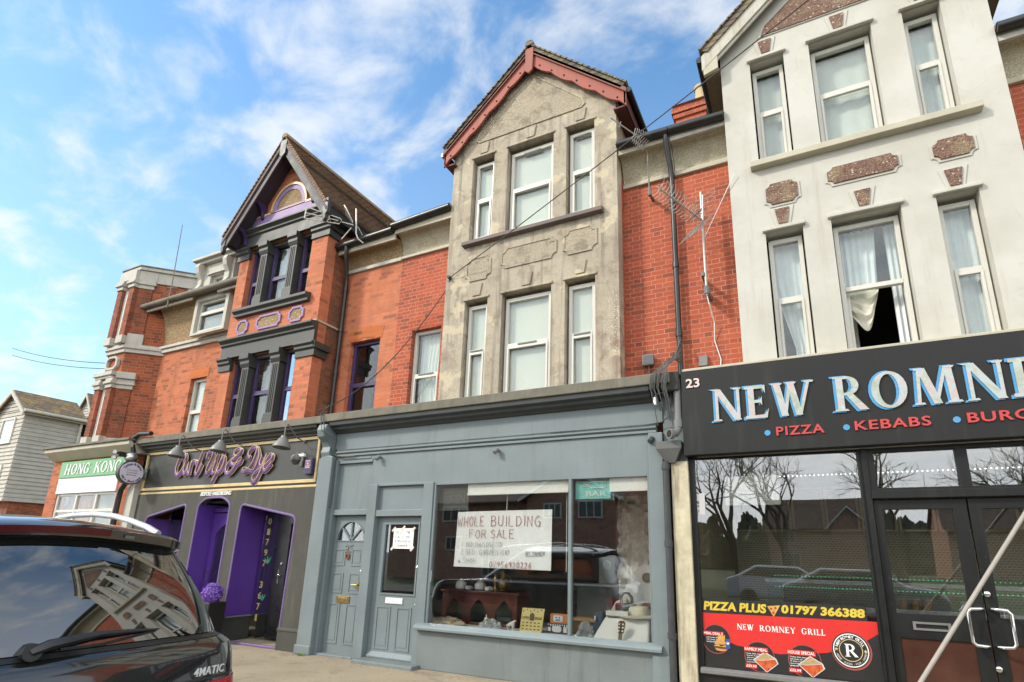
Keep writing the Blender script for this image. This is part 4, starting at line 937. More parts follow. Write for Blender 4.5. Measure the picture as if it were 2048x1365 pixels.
# shop door
d2 = MB(); plate(d2, [[(-6.335, .06), (-5.405, .06), (-5.405, 2.165), (-6.335, 2.165)], [(-6.17, .99), (-5.50, .99), (-5.50, 2.05), (-6.17, 2.05)]], XZ, .08, .125)
panels(d2, [(-6.21, -5.93, .18, .80), (-5.81, -5.53, .18, .80)], .08)
plate(d2, [[(-6.19, .97), (-5.48, .97), (-5.48, 2.07), (-6.19, 2.07)], [(-6.165, .995), (-5.505, .995), (-5.505, 2.045), (-6.165, 2.045)]], XZ, .066, .082)
d2.pyz([(.03, .06), (.03, .08), (.08, .14), (.08, .06)], -6.31, -5.43)
d2o = d2.build('door', BLUEGREY, GH); d2o['label'] = 'half glazed shop door with a taped notice'
MB().box(-6.18, -5.49, .10, .106, .98, 2.06).build('door_pane', SHOPGLASS, d2o)
MB().box(-6.04, -5.71, .064, .08, .845, .93).box(-6.02, -5.73, .060, .064, .86, .915).build('letterbox', WHITE, d2o, bevel=.003)
MB().box(-5.475, -5.435, .066, .08, 1.33, 1.45).lathe([(.016, 0), (.022, .03), (.0, .04)], (-5.455, .066, 1.39), 12, (0, -1, 0)).build('lock', CHROME, d2o, smooth=True)
MB().lathe([(.012, 0), (.018, .025), (.0, .035)], (-5.45, .08, .85), 12, (0, -1, 0)).build('knob', CHROME, d2o, smooth=True)
nm = MB(); text_fit(nm, '15', -5.49, -5.42, 1.62, 1.72, .079, .004, 0); nm.build('number', DULLGREY, d2o)
MB().box(-6.36, -5.22, -.22, .14, -.02, .055).box(-7.34, -6.52, -.04, .14, -.02, .035).build('step', BLUEGREY_D, GH, bevel=.015)
# display window
wn = MB().box(-2.93, -2.885, -.012, .07, .62, 2.64)
wno = wn.build('shop_window', BLUEGREY, GH, bevel=.006)
MB().box(-5.18, -2.93, .025, .033, .61, 2.65).build('pane', SHOPGLASS, wno); MB().box(-2.885, -1.80, .025, .033, .61, 2.65).build('pane', SHOPGLASS, wno)
SHOPWALL = paint('dim_shop_wall', (.26, .235, .20), .9, .3, 1.5, None, .1)
rb = MB(); t = .04; X0, X1, Y1, Z0, Z1 = -7.3, -1.62, 4.4, .0, 3.15
rb.box(X0, X1, Y1, Y1 + t, Z0, Z1).box(X0 - t, X0, .13, Y1, Z0, Z1).box(X1, X1 + t, .21, Y1, Z0, Z1).box(X0, X1, .11, Y1, Z1, Z1 + t)
rb.build('shop_room', SHOPWALL, GH)
MB().box(-5.22, -1.80, .095, 1.35, .50, .585).build('display_shelf', paint('pale_board', (.52, .50, .44), .7, .12, 3), GH, bevel=.004)
MB().box(-5.3, -1.75, 1.3, 1.36, 0, .52).build('shelf_front', SHOPWALL, GH)
# white blind boxes across the head of the window
bw = MB().box(-4.62, -2.96, .06, .085, 2.49, 2.72).box(-4.62, -2.96, .05, .10, 2.47, 2.50)
bw.build('head_blind', paint('white_sheet', (.90, .885, .83), .8, .05, 2), GH); MB().box(-2.36, -1.80, .06, .085, 2.46, 2.72).build('head_blind', paint('white_sheet', (.90, .885, .83), .8, .05, 2), GH)
MB().tube([(-3.98, .15, 2.5), (-3.98, .15, 1.45)], .006, 6).tube([(-3.02, .15, 2.5), (-3.02, .15, 1.40)], .006, 6).build('blind_cord', WHITE, GH)

# right-hand party strip: cream timber, hopper and waste pipes
MB().box(-1.50, -1.29, -.06, .3, 0, 2.80).build('pilaster', paint('rotting_cream_timber', (.55, .49, .34), .8, .25, 7, ((.16, .13, .08), .8), .6), GH, bevel=.006)
MB().box(-1.60, -1.30, .02, .3, 2.80, 3.75).build('pilaster_block', BLUEGREY, GH, bevel=.005)
hp = MB().box(-1.66, -1.34, -.17, .015, 2.955, 3.05)
hp.add([(-1.66, -.17, 2.955), (-1.34, -.17, 2.955), (-1.34, .015, 2.955), (-1.66, .015, 2.955), (-1.55, -.10, 2.78), (-1.44, -.10, 2.78), (-1.44, -.03, 2.78), (-1.55, -.03, 2.78)], [(0, 1, 5, 4), (1, 2, 6, 5), (2, 3, 7, 6), (3, 0, 4, 7), (4, 5, 6, 7), (0, 3, 2, 1)])
hp.build('hopper', paint('grey_hopper', (.12, .12, .115), .6, .2, 6, None, .2), GH, bevel=.004)
wp = MB().tube([(-1.56, -.09, 2.80), (-1.56, -.09, 0.0)], .042, 12)
for z in (2.70, 1.75, .7): wp.lathe([(.053, 0), (.053, .07)], (-1.56, -.09, z), 14)
wp.build('downpipe', paint('dark_grey_pipe', (.045, .048, .05), .5, .25, 8), GH, smooth=True)
up_ = MB().tube([(-1.37, -.12, 3.86), (-1.37, -.12, 3.28), (-1.375, -.13, 3.20), (-1.40, -.17, 3.14), (-1.46, -.24, 3.12)], .05, 14).lathe([(.062, 0), (.062, .10)], (-1.37, -.12, 3.22), 14).lathe([(.066, 0), (.066, .05), (.05, .05)], (-1.435, -.21, 3.125), 16, (-.6, -.75, 0))
up_.build('waste_pipe', DULLGREY, GH, smooth=True)
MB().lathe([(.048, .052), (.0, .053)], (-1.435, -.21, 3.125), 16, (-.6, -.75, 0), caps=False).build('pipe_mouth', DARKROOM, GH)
MB().box(-1.55, -1.33, -.20, .4, 3.70, 3.96).build('party_block', paint('grimy_block', (.05, .048, .04), .9, .3, 8, None, .6), GH, bevel=.02)
# bundle of cables over the party block
cb = MB(); rg = random.Random(3)
for i in range(12):
    x0 = -1.42 + rg.uniform(-.05, .06); x1 = -1.55 + rg.uniform(-.12, .1); z1 = 3.55 + rg.uniform(-.35, .15)
    cb.tube([(x0, .42, 4.35 + rg.uniform(-.1, .3)), (x0 - .02, .05, 4.22), (x0 - .06 + rg.uniform(-.05, .02), -.24, 4.06), (x1, -.30, 3.90), (x1 - .03, -.26, 3.74), (x1 + .02, -.14, z1)], .006 + .003 * rg.random(), 6)
cb.tube([(-1.45, -.1, 3.75), (-1.47, -.09, 3.4), (-1.60, -.055, 3.33), (-1.9, -.055, 3.30), (-3.2, -.05, 3.315)], .008, 6)
tag(cb.build('cable_bundle', paint('grey_cable', (.09, .095, .09), .6, .4, 20), smooth=True), 'tangled grey cables hanging over the ledge beside the number 23 sign', 'cable')
lc = MB().tube([(-7.55, -.16, 4.02), (-7.50, -.29, 3.90), (-7.44, -.29, 3.75), (-7.42, -.27, 3.55), (-7.40, -.10, 3.35), (-7.36, -.06, 3.24), (-7.20, -.05, 3.20), (-6.9, -.045, 3.19)], .009, 6).tube([(-7.33, -.05, 3.19), (-7.31, -.05, 2.6), (-7.31, -.05, 2.38), (-7.33, -.06, 2.32), (-7.36, -.06, 2.35), (-7.36, -.06, 2.42)], .008, 6)
lc.tube([(-7.58, -.1, 4.15), (-7.56, -.29, 3.93), (-7.50, -.31, 3.80), (-7.46, -.30, 3.62), (-7.30, -.12, 3.50)], .007, 6)
tag(lc.build('cable', paint('grey_cable', (.09, .095, .09), .6, .4, 20), smooth=True), 'thin grey wire draped down the pier between salon and blue-grey shop', 'cable')

# ================================================================== salon shopfront
MB().box(-13.16, -7.575, -.24, YM, 3.79, 3.925).build('ledge', LEAD, SH, bevel=.012)
MB().pyz([(-.21, 3.785), (-.20, 3.74), (-.13, 3.72), (-.12, 3.68), (-.05, 3.66), (-.05, 3.63), (.06, 3.62), (.06, 3.785)], -13.10, -7.72).build('cornice', BLACKPAINT, SH, bevel=.004)
MB().box(-13.06, -7.70, .0, .12, 2.72, 3.62).build('fascia', BLACKPAINT, SH)
gf = MB(); plate(gf, [[(-13.02, 2.78), (-7.77, 2.78), (-7.77, 3.615), (-13.02, 3.615)], [(-12.97, 2.84), (-7.82, 2.84), (-7.82, 3.56), (-12.97, 3.56)]], XZ, -.035, .004)
gf.pyz([(-.028, 2.70), (-.028, 2.735), (.0, 2.75), (.0, 2.70)], -13.02, -7.74)
gf.build('fascia_frame', GOLD, SH, bevel=.006)
def rnd(poly, r, n=5):
    out = []; N = len(poly)
    for i, p in enumerate(poly):
        p = Vector(p); a = Vector(poly[i - 1]); c = Vector(poly[(i + 1) % N]); ua = (a - p).normalized(); uc = (c - p).normalized()
        rr = min(r[i] if isinstance(r, list) else r, .45 * (a - p).length, .45 * (c - p).length)
        for k_ in range(n):
            t = k_ / (n - 1); q0 = p + ua * rr * (1 - t); q1 = p + uc * rr * t; q = q0.lerp(q1, t); out.append((q.x, q.y))
    return out
opL = rnd([(-12.60, .42), (-11.32, .42), (-11.31, 2.47), (-12.62, 2.22)], [.02, .02, .1, .14])
opM = rnd([(-10.93, .02), (-9.96, .02), (-9.96, 2.45), (-10.20, 2.58), (-10.70, 2.58), (-10.93, 2.45)], [.001, .001, .1, .12, .12, .1])
opR = rnd([(-9.66, .02), (-8.19, .02), (-8.14, 2.19), (-9.64, 2.44)], [.001, .001, .12, .12])
sf = MB(); plate(sf, [[(-13.06, .0), (-7.68, .0), (-7.68, 2.70), (-13.06, 2.70)], opL, opM, opR], XZ, -.03, .10)
sf.build('shopfront', STUCCO, SH)
tr = MB()
for op in (opL, opM, opR):
    cx = sum(p[0] for p in op) / len(op); cz = sum(p[1] for p in op) / len(op)
    tr.tube([(u, -.032, v) for u, v in op], .022, 6, closed=True, flat=(1, .5, 1))
tr.build('opening_trim', paint('dull_lilac_paint', (.16, .10, .25), .55, .15, 5), SH, smooth=True)
MB().box(-8.19, -7.67, -.06, .0, .0, .30).pyz([(-.07, .30), (-.07, .33), (-.03, .36), (-.03, .30)], -8.20, -7.67).build('plinth', STUCCO, SH, bevel=.006)
MB().box(-13.06, -10.96, -.045, .0, .0, .36).box(-9.93, -9.68, -.045, .0, .0, .36).build('plinth', BLACKPAINT, SH, bevel=.006)
MB().box(-9.66, -9.615, -.03, .50, .0, .40).build('plinth', BLACKPAINT, SH, bevel=.005); MB().box(-9.655, -9.585, -.02, .50, .402, .425).build('window_sill', DULLGREY, SH, bevel=.005)
# recesses
rc = MB()
rc.box(-9.69, -9.635, -.028, .60, .41, 2.42).box(-9.93, -9.90, .101, .36, 0, 2.6).box(-10.97, -10.905, -.028, .36, 0.02, 2.46).box(-12.66, -12.585, -.028, .55, .43, 2.20)
rc.box(-10.97, -9.87, .101, .36, 2.60, 2.64)
rc.build('recess_lining', PURPLE, SH)
MB().box(-9.60, -9.56, .62, 3.5, .0, 2.8).box(-12.62, -8.1, .10, .60, 2.49, 2.52).box(-8.11, -8.08, .10, .6, 0, 2.5).box(-11.31, -11.28, .1, .6, .42, 2.5).box(-13.0, -7.75, 3.6, 3.64, 0, 2.9).box(-13.0, -7.75, .7, 3.6, 2.8, 2.84).box(-13.0, -12.97, .7, 3.6, 0, 2.9).box(-7.78, -7.75, .7, 3.6, 0, 2.9).build('salon_room', DARKROOM, SH)
MB().box(-9.59, -9.20, .50, .51, .06, 2.44).build('window_pane', SHOPGLASS, SH); MB().box(-12.6, -11.3, .44, .45, .43, 2.45).build('window_pane', SHOPGLASS, SH)
sp = MB()
for cx, cz, R in ((-11.62, 2.04, .21), (-11.88, 1.70, .17)):
    for q in (1, .7, .42): sp.tube([(cx + R * q * math.cos(2 * PI * i / 24), .43, cz + R * q * math.sin(2 * PI * i / 24)) for i in range(24)], .014, 6, closed=True, flat=(1, .4, 1))
sp.build('swirl_sticker', GOLD, SH)
dg = MB()
for i, chh in enumerate('01797 367'):
    if chh == ' ': continue
    z = 2.20 - i * .196; text_fit(dg, chh, -9.49, -9.41, z - .12, z, .495, .004, .012)
z = .42; text_fit(dg, '1', -9.49, -9.44, .32, .44, .495, .004, .012)
dg.build('phone_number', GOLD, SH)
lf = MB()
for cx, cz, s in ((-9.36, 1.34, 1), (-9.36, .68, .8)):
    for a_ in (60, 95, 130):
        c, s_ = math.cos(math.radians(a_)), math.sin(math.radians(a_)); lf.pxz([(cx, cz), (cx + .06 * s * c - .02 * s_, cz + .06 * s * s_ + .02 * c), (cx + .16 * s * c, cz + .16 * s * s_), (cx + .06 * s * c + .02 * s_, cz + .06 * s * s_ - .02 * c)], .490, .498)
lf.build('leaf_sticker', paint('leaf_green', (.08, .34, .2), .5, .1), SH)
dk = MB(); plate(dk, [[(-9.19, .04), (-8.20, .04), (-8.20, 2.44), (-9.19, 2.44)], [(-8.86, .95), (-8.36, .95), (-8.36, 2.10), (-8.86, 2.10)]], XZ, .50, .56)
panels(dk, [(-8.86, -8.36, .2, .8)], .50)
dko = dk.build('door', paint('black_door', (.018, .018, .02), .3, .2, 5), SH, bevel=.0); MB().box(-8.88, -8.34, .525, .531, .93, 2.12).build('door_pane', SHOPGLASS, dko)
def pull(x, z, y, par):
    MB().box(x - .016, x + .016, y - .012, y, z - .13, z + .13).tube([(x, y - .01, z + .03), (x, y - .05, z + .03), (x + .10, y - .05, z + .03)], .011, 8).build('handle', CHROME, par, smooth=False)
pull(-9.02, 1.12, .50, dko); MB().lathe([(.022, 0), (.022, .02)], (-8.97, .50, 1.36), 12, (0, -1, 0)).build('lock', CHROME, dko)
pd = MB(); plate(pd, [[(-11.0, .03), (-9.9, .03), (-9.9, 2.30), (-11.0, 2.30)], rnd([(-10.78, .95), (-10.12, .95), (-10.12, 1.90), (-10.45, 2.15), (-10.78, 1.90)], [.01, .01, .1, .3, .1])], XZ, .32, .38)
pd.box(-11.0, -9.9, .30, .38, 2.32, 2.40)
panels(pd, [(-10.80, -10.50, .2, .85), (-10.40, -10.1, .2, .85)], .32)
pdo = pd.build('door', PURPLE, SH); MB().box(-10.8, -10.1, .345, .351, .93, 2.14).build('door_pane', SHOPGLASS, pdo); pull(-10.85, 1.12, .32, pdo)
MB().box(-11.0, -9.9, .34, .346, 2.4, 2.60).build('fanlight_pane', SHOPGLASS, SH)

# ================================================================== grill shopfront
MB().box(-1.30, 6.0, -.10, YM, 3.955, 4.0).box(-1.32, -.62, .0, YM, 3.85, 4.02).build('ledge', CREAM, WH, bevel=.01)
GB = paint('black_frame_paint', (.012, .0125, .012), .45, .25, 5, ((.035, .033, .028), .35), .12, spec=.3, chips=(.12, .12, .11))
gw = MB()
gw.wxz(-1.29, 6.0, 0.0, 2.84, [(-1.22, .56, .42, 2.82), (.72, 1.46, 2.40, 2.79), (1.56, 2.30, 2.40, 2.79), (.66, 2.36, 0.03, 2.28), (2.5, 5.8, .42, 2.8)], .0, .10)
gw.box(.56, .58, -.015, .0, .42, 2.82).box(.60, .655, -.02, 0, 0.0, 2.84).box(.655, 2.40, -.03, .0, 2.285, 2.37)
gw.build('shop_frame', GB, WH, bevel=.005)
MB().pyz([(-.05, .36), (-.05, .40), (.0, .42), (.0, .34)], -1.26, .58).build('window_sill', DULLGREY, WH, bevel=.004)
ws = MB().box(-1.22, .56, .03, .038, .42, 2.82).build('window_pane', SHOPGLASS, WH)
for a, b in ((.72, 1.46), (1.56, 2.30)): MB().box(a, b, .04, .048, 2.40, 2.79).build('window_pane', SHOPGLASS, WH)
MB().box(2.5, 5.8, .04, .048, .42, 2.8).build('window_pane', SHOPGLASS, WH)
for (a, b, gx0, gx1, hx) in ((.665, 1.485, .745, 1.365, 1.45), (1.50, 2.35, 1.60, 2.27, 1.53)):
    gd = MB(); plate(gd, [[(a, .04), (b, .04), (b, 2.275), (a, 2.275)], [(gx0, 1.12), (gx1, 1.12), (gx1, 2.17), (gx0, 2.17)], [(gx0, .16), (gx1, .16), (gx1, .88), (gx0, .88)]], XZ, .035, .085)
    g = gd.build('door', GB, WH, bevel=.004)
    MB().box(gx0 - .02, gx1 + .02, .055, .062, 1.10, 2.19).build('door_pane', SHOPGLASS, g)
    MB().box(gx0 - .02, gx1 + .02, .055, .065, .14, .90).build('lower_panel', paint('brown_gloss_panel', (.07, .028, .018), .12, .35, 3), g)
    if a < 1:
        sl = MB(); plate(sl, [[(.87, .965), (1.19, .965), (1.19, 1.045), (.87, 1.045)], [(.895, .985), (1.165, .985), (1.165, 1.025), (.895, 1.025)]], XZ, .022, .036); sl.build('letterbox', DULLGREY, g)
    sgn = -1 if a < 1 else 1
    MB().tube([(hx, .035, 1.205), (hx, -.05, 1.205), (hx + sgn * .03, -.075, 1.205), (hx + sgn * .10, -.08, 1.20), (hx + sgn * .125, -.08, 1.17), (hx + sgn * .125, -.08, .90), (hx + sgn * .10, -.08, .87), (hx + sgn * .03, -.075, .865), (hx, -.05, .865), (hx, .035, .865)], .017, 10).build('handle', CHROME, g, smooth=True)
lk = MB().lathe([(.026, 0), (.026, .03), (.018, .035)], (1.52, .035, 1.34), 12, (0, -1, 0)).lathe([(.026, 0), (.026, .03), (.018, .035)], (1.51, .035, .66), 12, (0, -1, 0)); lk.build('lock', CHROME, WH, smooth=True)
GRW = paint('tan_tiled_wall', (.30, .25, .15), .5, .1, 3, None, .1)
def mesh_tile():
    b = NB('cream_mesh_tiles'); p = b.pos(); x, y, z = b.sep(p); t = b.N.new('ShaderNodeTexBrick'); t.inputs['Scale'].default_value = 1; t.inputs['Brick Width'].default_value = .06; t.inputs['Row Height'].default_value = .04; t.inputs['Mortar Size'].default_value = .006
    t.inputs['Color1'].default_value = (.42, .36, .21, 1); t.inputs['Color2'].default_value = (.50, .43, .26, 1); t.inputs['Mortar'].default_value = (.72, .67, .5, 1); b.L.new(b.comb(b.math('ADD', x, 20), b.math('ADD', z, 5)), t.inputs[0]); b.col(t.outputs[0]); return b.set(.35)
rb = MB(); X0, X1, Y1, Z0, Z1 = -1.27, 5.9, 4.0, 0, 2.9
rb.box(X0, X1, Y1, Y1 + .04, Z0, Z1)
MB().box(X0 - .0, X0 + .04, .11, Y1, Z0, Z1).build('side_wall', paint('olive_side_wall', (.26, .20, .11), .8, .2, 2), WH); MB().box(X1, X1 + .04, .11, Y1, Z0, Z1).build('side_wall', paint('olive_side_wall', (.26, .20, .11), .8, .2, 2), WH)
rb.build('shop_room', M('cream_mesh_tiles', mesh_tile), WH)
MB().box(X0, X1, .11, Y1, Z1, Z1 + .04).build('shop_ceiling', paint('pale_ceiling', (.75, .73, .68), .8, .1), WH)
MB().box(X0, X1, .11, Y1, .0, .02).build('shop_floor', paint('pale_floor_tiles', (.35, .31, .26), .6, .2), WH)

# ================================================================== corner building with the restaurant
CB = thing('corner_building', 'brick corner building with white stone turret trim above the green fronted restaurant', 'building', (-15, .58, 0))
BRICK_C = brick('corner_brick', (.50, .145, .066), (.60, .19, .088), (.46, .23, .14), (.14, .06, .042), .12, soot=((.14, .065, .04), .6))
MB().wxz(-14.46, sx0 - .002, 3.6, 7.3, [(-13.03, -12.44, 4.0, 5.52)], YM, YM + .2).build('wall', BRICK_C, CB)
MB().box(-13.09, -12.38, YM - .008, YM + .02, 5.52, 5.76).build('brick_arch', brick('arch_brick_c', (.50, .125, .036), (.58, .16, .045), (.40, .19, .10), msize=.006, patchy=.1, darkamt=.02), CB)
upvc(CB, -13.02, -12.45, 3.95, 5.515, YM + .08, 4.72, back=BLIND)
room(-13.02, -12.45, YM + .2, YM + 1.4, 3.9, 5.6, DARKROOM, CB)
# turret: plan polygon
A = (-15.0, .02); dL = .7071
C2 = (A[0] + 1.34 * dL, A[1] + 1.34 * dL); B_ = (-15.74, .02); Bl = (B_[0] - 1.34 * dL, B_[1] + 1.34 * dL)
def tplan(g, back=3.2):   # grown outline
    return [(Bl[0] - g, back), (Bl[0] - g, Bl[1] - g * .41), (B_[0] - g * .41, B_[1] - g), (A[0] + g * .41, A[1] - g), (C2[0] + g, C2[1] - g * .41), (C2[0] + g, back)]
ztop = 8.60
MB().pxy(tplan(0), 0, ztop - .3).build('turret', BRICK_T, CB)
tb = MB(); 
for g, z0, z1 in ((.05, 6.30, 6.40), (.09, 6.40, 6.47), (.06, 6.47, 6.52), (.04, ztop - .36, ztop - .05), (.09, ztop - .05, ztop + .04), (.03, 3.9, 4.05)): tb.pxy(tplan(g), z0, z1)
tb.build('stone_band', STONE, CB, bevel=.008)
MB().pxy(tplan(.11), ztop + .04, ztop + .07).build('turret_roof', LEAD, CB)
# pilasters on the front and the corners of the turret
ps = MB(); cs_ = MB()
for xa, xb in ((-15.74, -15.54), (-15.22, -15.02)):
    ps.box(xa, xb + .02, -.10, .03, 4.05, 5.35).box(xa, xb + .02, -.10, .03, 6.65, 8.05)
    for z0, h in ((5.35, .22), (8.05, .22)):
        cs_.box(xa - .03, xb + .05, -.13, .03, z0, z0 + .10).box(xa - .06, xb + .08, -.17, .03, z0 + .10, z0 + h * .75).box(xa - .04, xb + .06, -.14, .03, z0 + h * .75, z0 + h + .03)
    for z0 in (6.52, 3.95): cs_.box(xa - .03, xb + .05, -.14, .03, z0, z0 + .20)
def diag(b, s0, s1, out, z0, z1):   # box on the canted face
    c = Vector((A[0] + dL * (s0 + s1) / 2, A[1] + dL * (s0 + s1) / 2, (z0 + z1) / 2)); b.obox(c, (dL, dL, 0), (dL, -dL, 0), (0, 0, 1), (s1 - s0) / 2, out, (z1 - z0) / 2)
for z0, h in ((5.35, .22), (8.05, .22)):
    diag(cs_, -.02, .33, .05, z0, z0 + .1); diag(cs_, -.05, .37, .09, z0 + .1, z0 + h * .75); diag(cs_, -.03, .35, .06, z0 + h * .75, z0 + h + .03)
diag(cs_, -.02, .33, .05, 6.52, 6.80); diag(cs_, .0, .35, .045, 3.98, 4.12); diag(cs_, 1.08, 1.36, .05, 7.9, 8.22)
diag(ps, .0, .30, .03, 4.05, 5.35); diag(ps, 0, .30, .03, 6.78, 8.05)
cs_.box(-15.74, -15.0, -.15, .02, 5.60, 5.66).box(-15.79, -14.95, -.19, .02, 5.66, 5.76).box(-15.74, -15.0, -.12, .02, 8.28, 8.54)
diag(cs_, -.04, .37, .12, 5.60, 5.76); diag(cs_, -.04, .37, .05, 8.28, 8.54)
ps.build('pilaster', BRICK_S, CB); cs_.build('capital', STONE, CB, bevel=.008)
hx = MB(); plate(hx, [[(-15.65, 5.95), (-15.52, 5.87), (-15.26, 5.87), (-15.13, 5.95), (-15.13, 6.13), (-15.26, 6.22), (-15.52, 6.22), (-15.65, 6.13)], [(-15.58, 5.97), (-15.50, 5.92), (-15.28, 5.92), (-15.20, 5.97), (-15.20, 6.12), (-15.28, 6.17), (-15.50, 6.17), (-15.58, 6.12)]], XZ, -.05, .03); hx.build('panel_frame', STONE, CB)
tw = MB().box(-15.52, -15.24, -.02, .03, 4.1, 5.35).box(-15.52, -15.24, -.02, .03, 6.7, 8.05); tw.build('turret_window', paint('white_window_paint', (.66, .65, .6), .5, .06), CB)
MB().box(-14.46, sx0 - .01, YM - .06, YM, 6.36, 6.46).box(-14.46, sx0 - .01, YM - .10, YM, 6.46, 6.53).build('string_moulding', STONE, CB, bevel=.008)
# eaves with pebbledash coves and the dormer
gz = 7.52
for p0, p1 in ((-14.45, -12.92), (-11.95, sx0 - .01)): cove(CB, p0, p1, 6.53, gz, YM - .01, .24, PEB_TAN)
for p0, p1 in ((-14.9, -12.95), (-12.0, sx0 - .01)):
    MB().box(p0, p1, .19, .23, gz - .10, gz + .06).build('eaves_board', STONE, CB)
gutter(CB, [(-15.0, .13, gz + .03), (sx0 - .03, .13, gz + .03)], .07, LEAD)
MB().pyz([(.08, gz + .02), (4.5, gz + 2.4), (4.5, gz + 2.3), (.2, gz - .03)], -15.0, sx0 - .02).build('main_roof', TILE_M, CB)
MB().box(-18, sx0 - .03, 9.0, 9.2, 0, 7.4).build('back_wall', BRICK_S, CB)
dm = MB()
dm.wxz(-12.95, -11.70, 6.5, 8.35, [(-12.84, -11.81, 6.56, 7.38), (-12.55, -12.05, 7.72, 8.02)], .30, .42)
dm.box(-13.05, -11.6, .2, .42, 8.35, 8.43).box(-13.12, -11.53, .12, .42, 8.43, 8.50).box(-13.08, -11.56, .16, .42, 8.50, 8.54)
for x in (-12.88, -11.85):
    dm.pyz([(.30, 7.6), (.24, 7.62), (.20, 7.72), (.25, 7.82), (.25, 7.95), (.16, 8.1), (.12, 8.25), (.16, 8.35), (.30, 8.35)], x - .07, x + .07)
dm.box(-12.65, -11.95, .26, .30, 8.04, 8.08).box(-12.65, -11.95, .25, .30, 7.66, 7.71)
for x in (-12.95, -11.82): dm.box(x, x + .12, .42, 1.6, 7.4, 8.3)
dmo = dm.build('dormer', STONE, CB, bevel=.006)
upvc(CB, -12.85, -11.80, 6.55, 7.39, .38, 7.08, back=paint('dark_net', (.20, .21, .19), .8, .3, 3)); upvc(CB, -12.56, -12.04, 7.71, 8.03, .38, None, back=BLIND)
# restaurant front
RY = -.10
MB().wxz(-16.80, -13.36, 0, 3.60, [(-16.34, -13.80, .55, 2.80)], RY, RY + .2).build('shop_wall', BRICK_C, CB)
MB().box(-16.34, -13.80, RY - .03, RY + .05, 2.80, 3.17).build('white_panel', WHITE, CB)
rw = MB()
for x in (-16.34, -15.50, -14.66, -13.86): rw.box(x, x + .07, RY + .02, RY + .08, .55, 2.80)
for z in (.55, 1.6, 2.36, 2.74): rw.box(-16.27, -13.80, RY + .025, RY + .075, z, z + .06)
rwo = rw.build('shop_window', UPVC, CB, bevel=.004); MB().box(-16.3, -13.8, RY + .05, RY + .056, .6, 2.78).build('pane', GLASS, rwo)
MB().box(-16.3, -13.8, RY + .25, RY + .256, .6, 2.78).build('blind', paint('grey_green_net', (.34, .37, .33), .8, .25, 2), rwo)
MB().pyz([(RY - .26, 3.78), (RY - .04, 3.60), (RY + .7, 3.60), (RY + .7, 3.86), (RY - .26, 3.86)], -16.80, -13.2).build('eaves', CREAM, CB, bevel=.005)
MB().box(-16.84, -13.17, RY - .30, .62, 3.865, 3.92).build('flat_roof', LEAD, CB, bevel=.01)
MB().box(-13.32, -13.07, -.13, .3, 0, 3.1).box(-13.36, -13.04, -.16, .3, 2.95, 3.1).build('pilaster', STONE, CB, bevel=.008)
bp = MB().tube([(-13.18, -.20, 3.60), (-13.18, -.22, 3.05), (-13.40, -.22, 2.80), (-13.42, -.22, 2.6), (-13.42, -.22, 0)], .055, 10); bp.build('downpipe', BLACKPLASTIC, CB, smooth=True)
bq = MB().tube([(-12.6, -.27, 3.98), (-13.0, -.27, 4.0), (-13.2, -.27, 3.94), (-13.25, -.25, 3.8), (-13.2, -.22, 3.5)], .05, 10); bq.build('waste_pipe', BLACKPLASTIC, CB, smooth=True)

# ================================================================== weatherboarded house far left
LH = thing('weatherboard_house', 'pale weatherboarded house with mossy tiled gable roofs at the far left', 'house', (-36, 8, 0))
def boards():
    b = NB('painted_weatherboard'); p = b.pos(); x, y, z = b.sep(p); f = b.math('FRACT', b.math('DIVIDE', z, .19)); n = b.noise(p, 3, 3)
    b.col(b.mix(b.rng(n, .3, .7), (.35, .325, .27), (.43, .40, .34))); b.bump(b.math('SUBTRACT', 1.0, f), 1.0, .05); return b.set(.7)
WBD = M('painted_weatherboard', boards)
def clad(b, fn, u0, u1, v0, v1, roofline=None):
    z = v0
    while z < v1:
        z2 = min(z + .2, v1); b.add([fn(u0, z, .045), fn(u1, z, .045), fn(u1, z2, .01), fn(u0, z2, .01), fn(u0, z, 0), fn(u1, z, 0), fn(u1, z2, 0), fn(u0, z2, 0)], [(0, 1, 2, 3), (0, 4, 5, 1), (2, 6, 7, 3), (0, 3, 7, 4), (1, 5, 6, 2)]); z += .2
TILE_MOSS = tiles('mossy_concrete_tiles', (.14, .10, .06), (.19, .14, .085), 'y', 'z', .3, .16, (.42, .25, .04), .36)
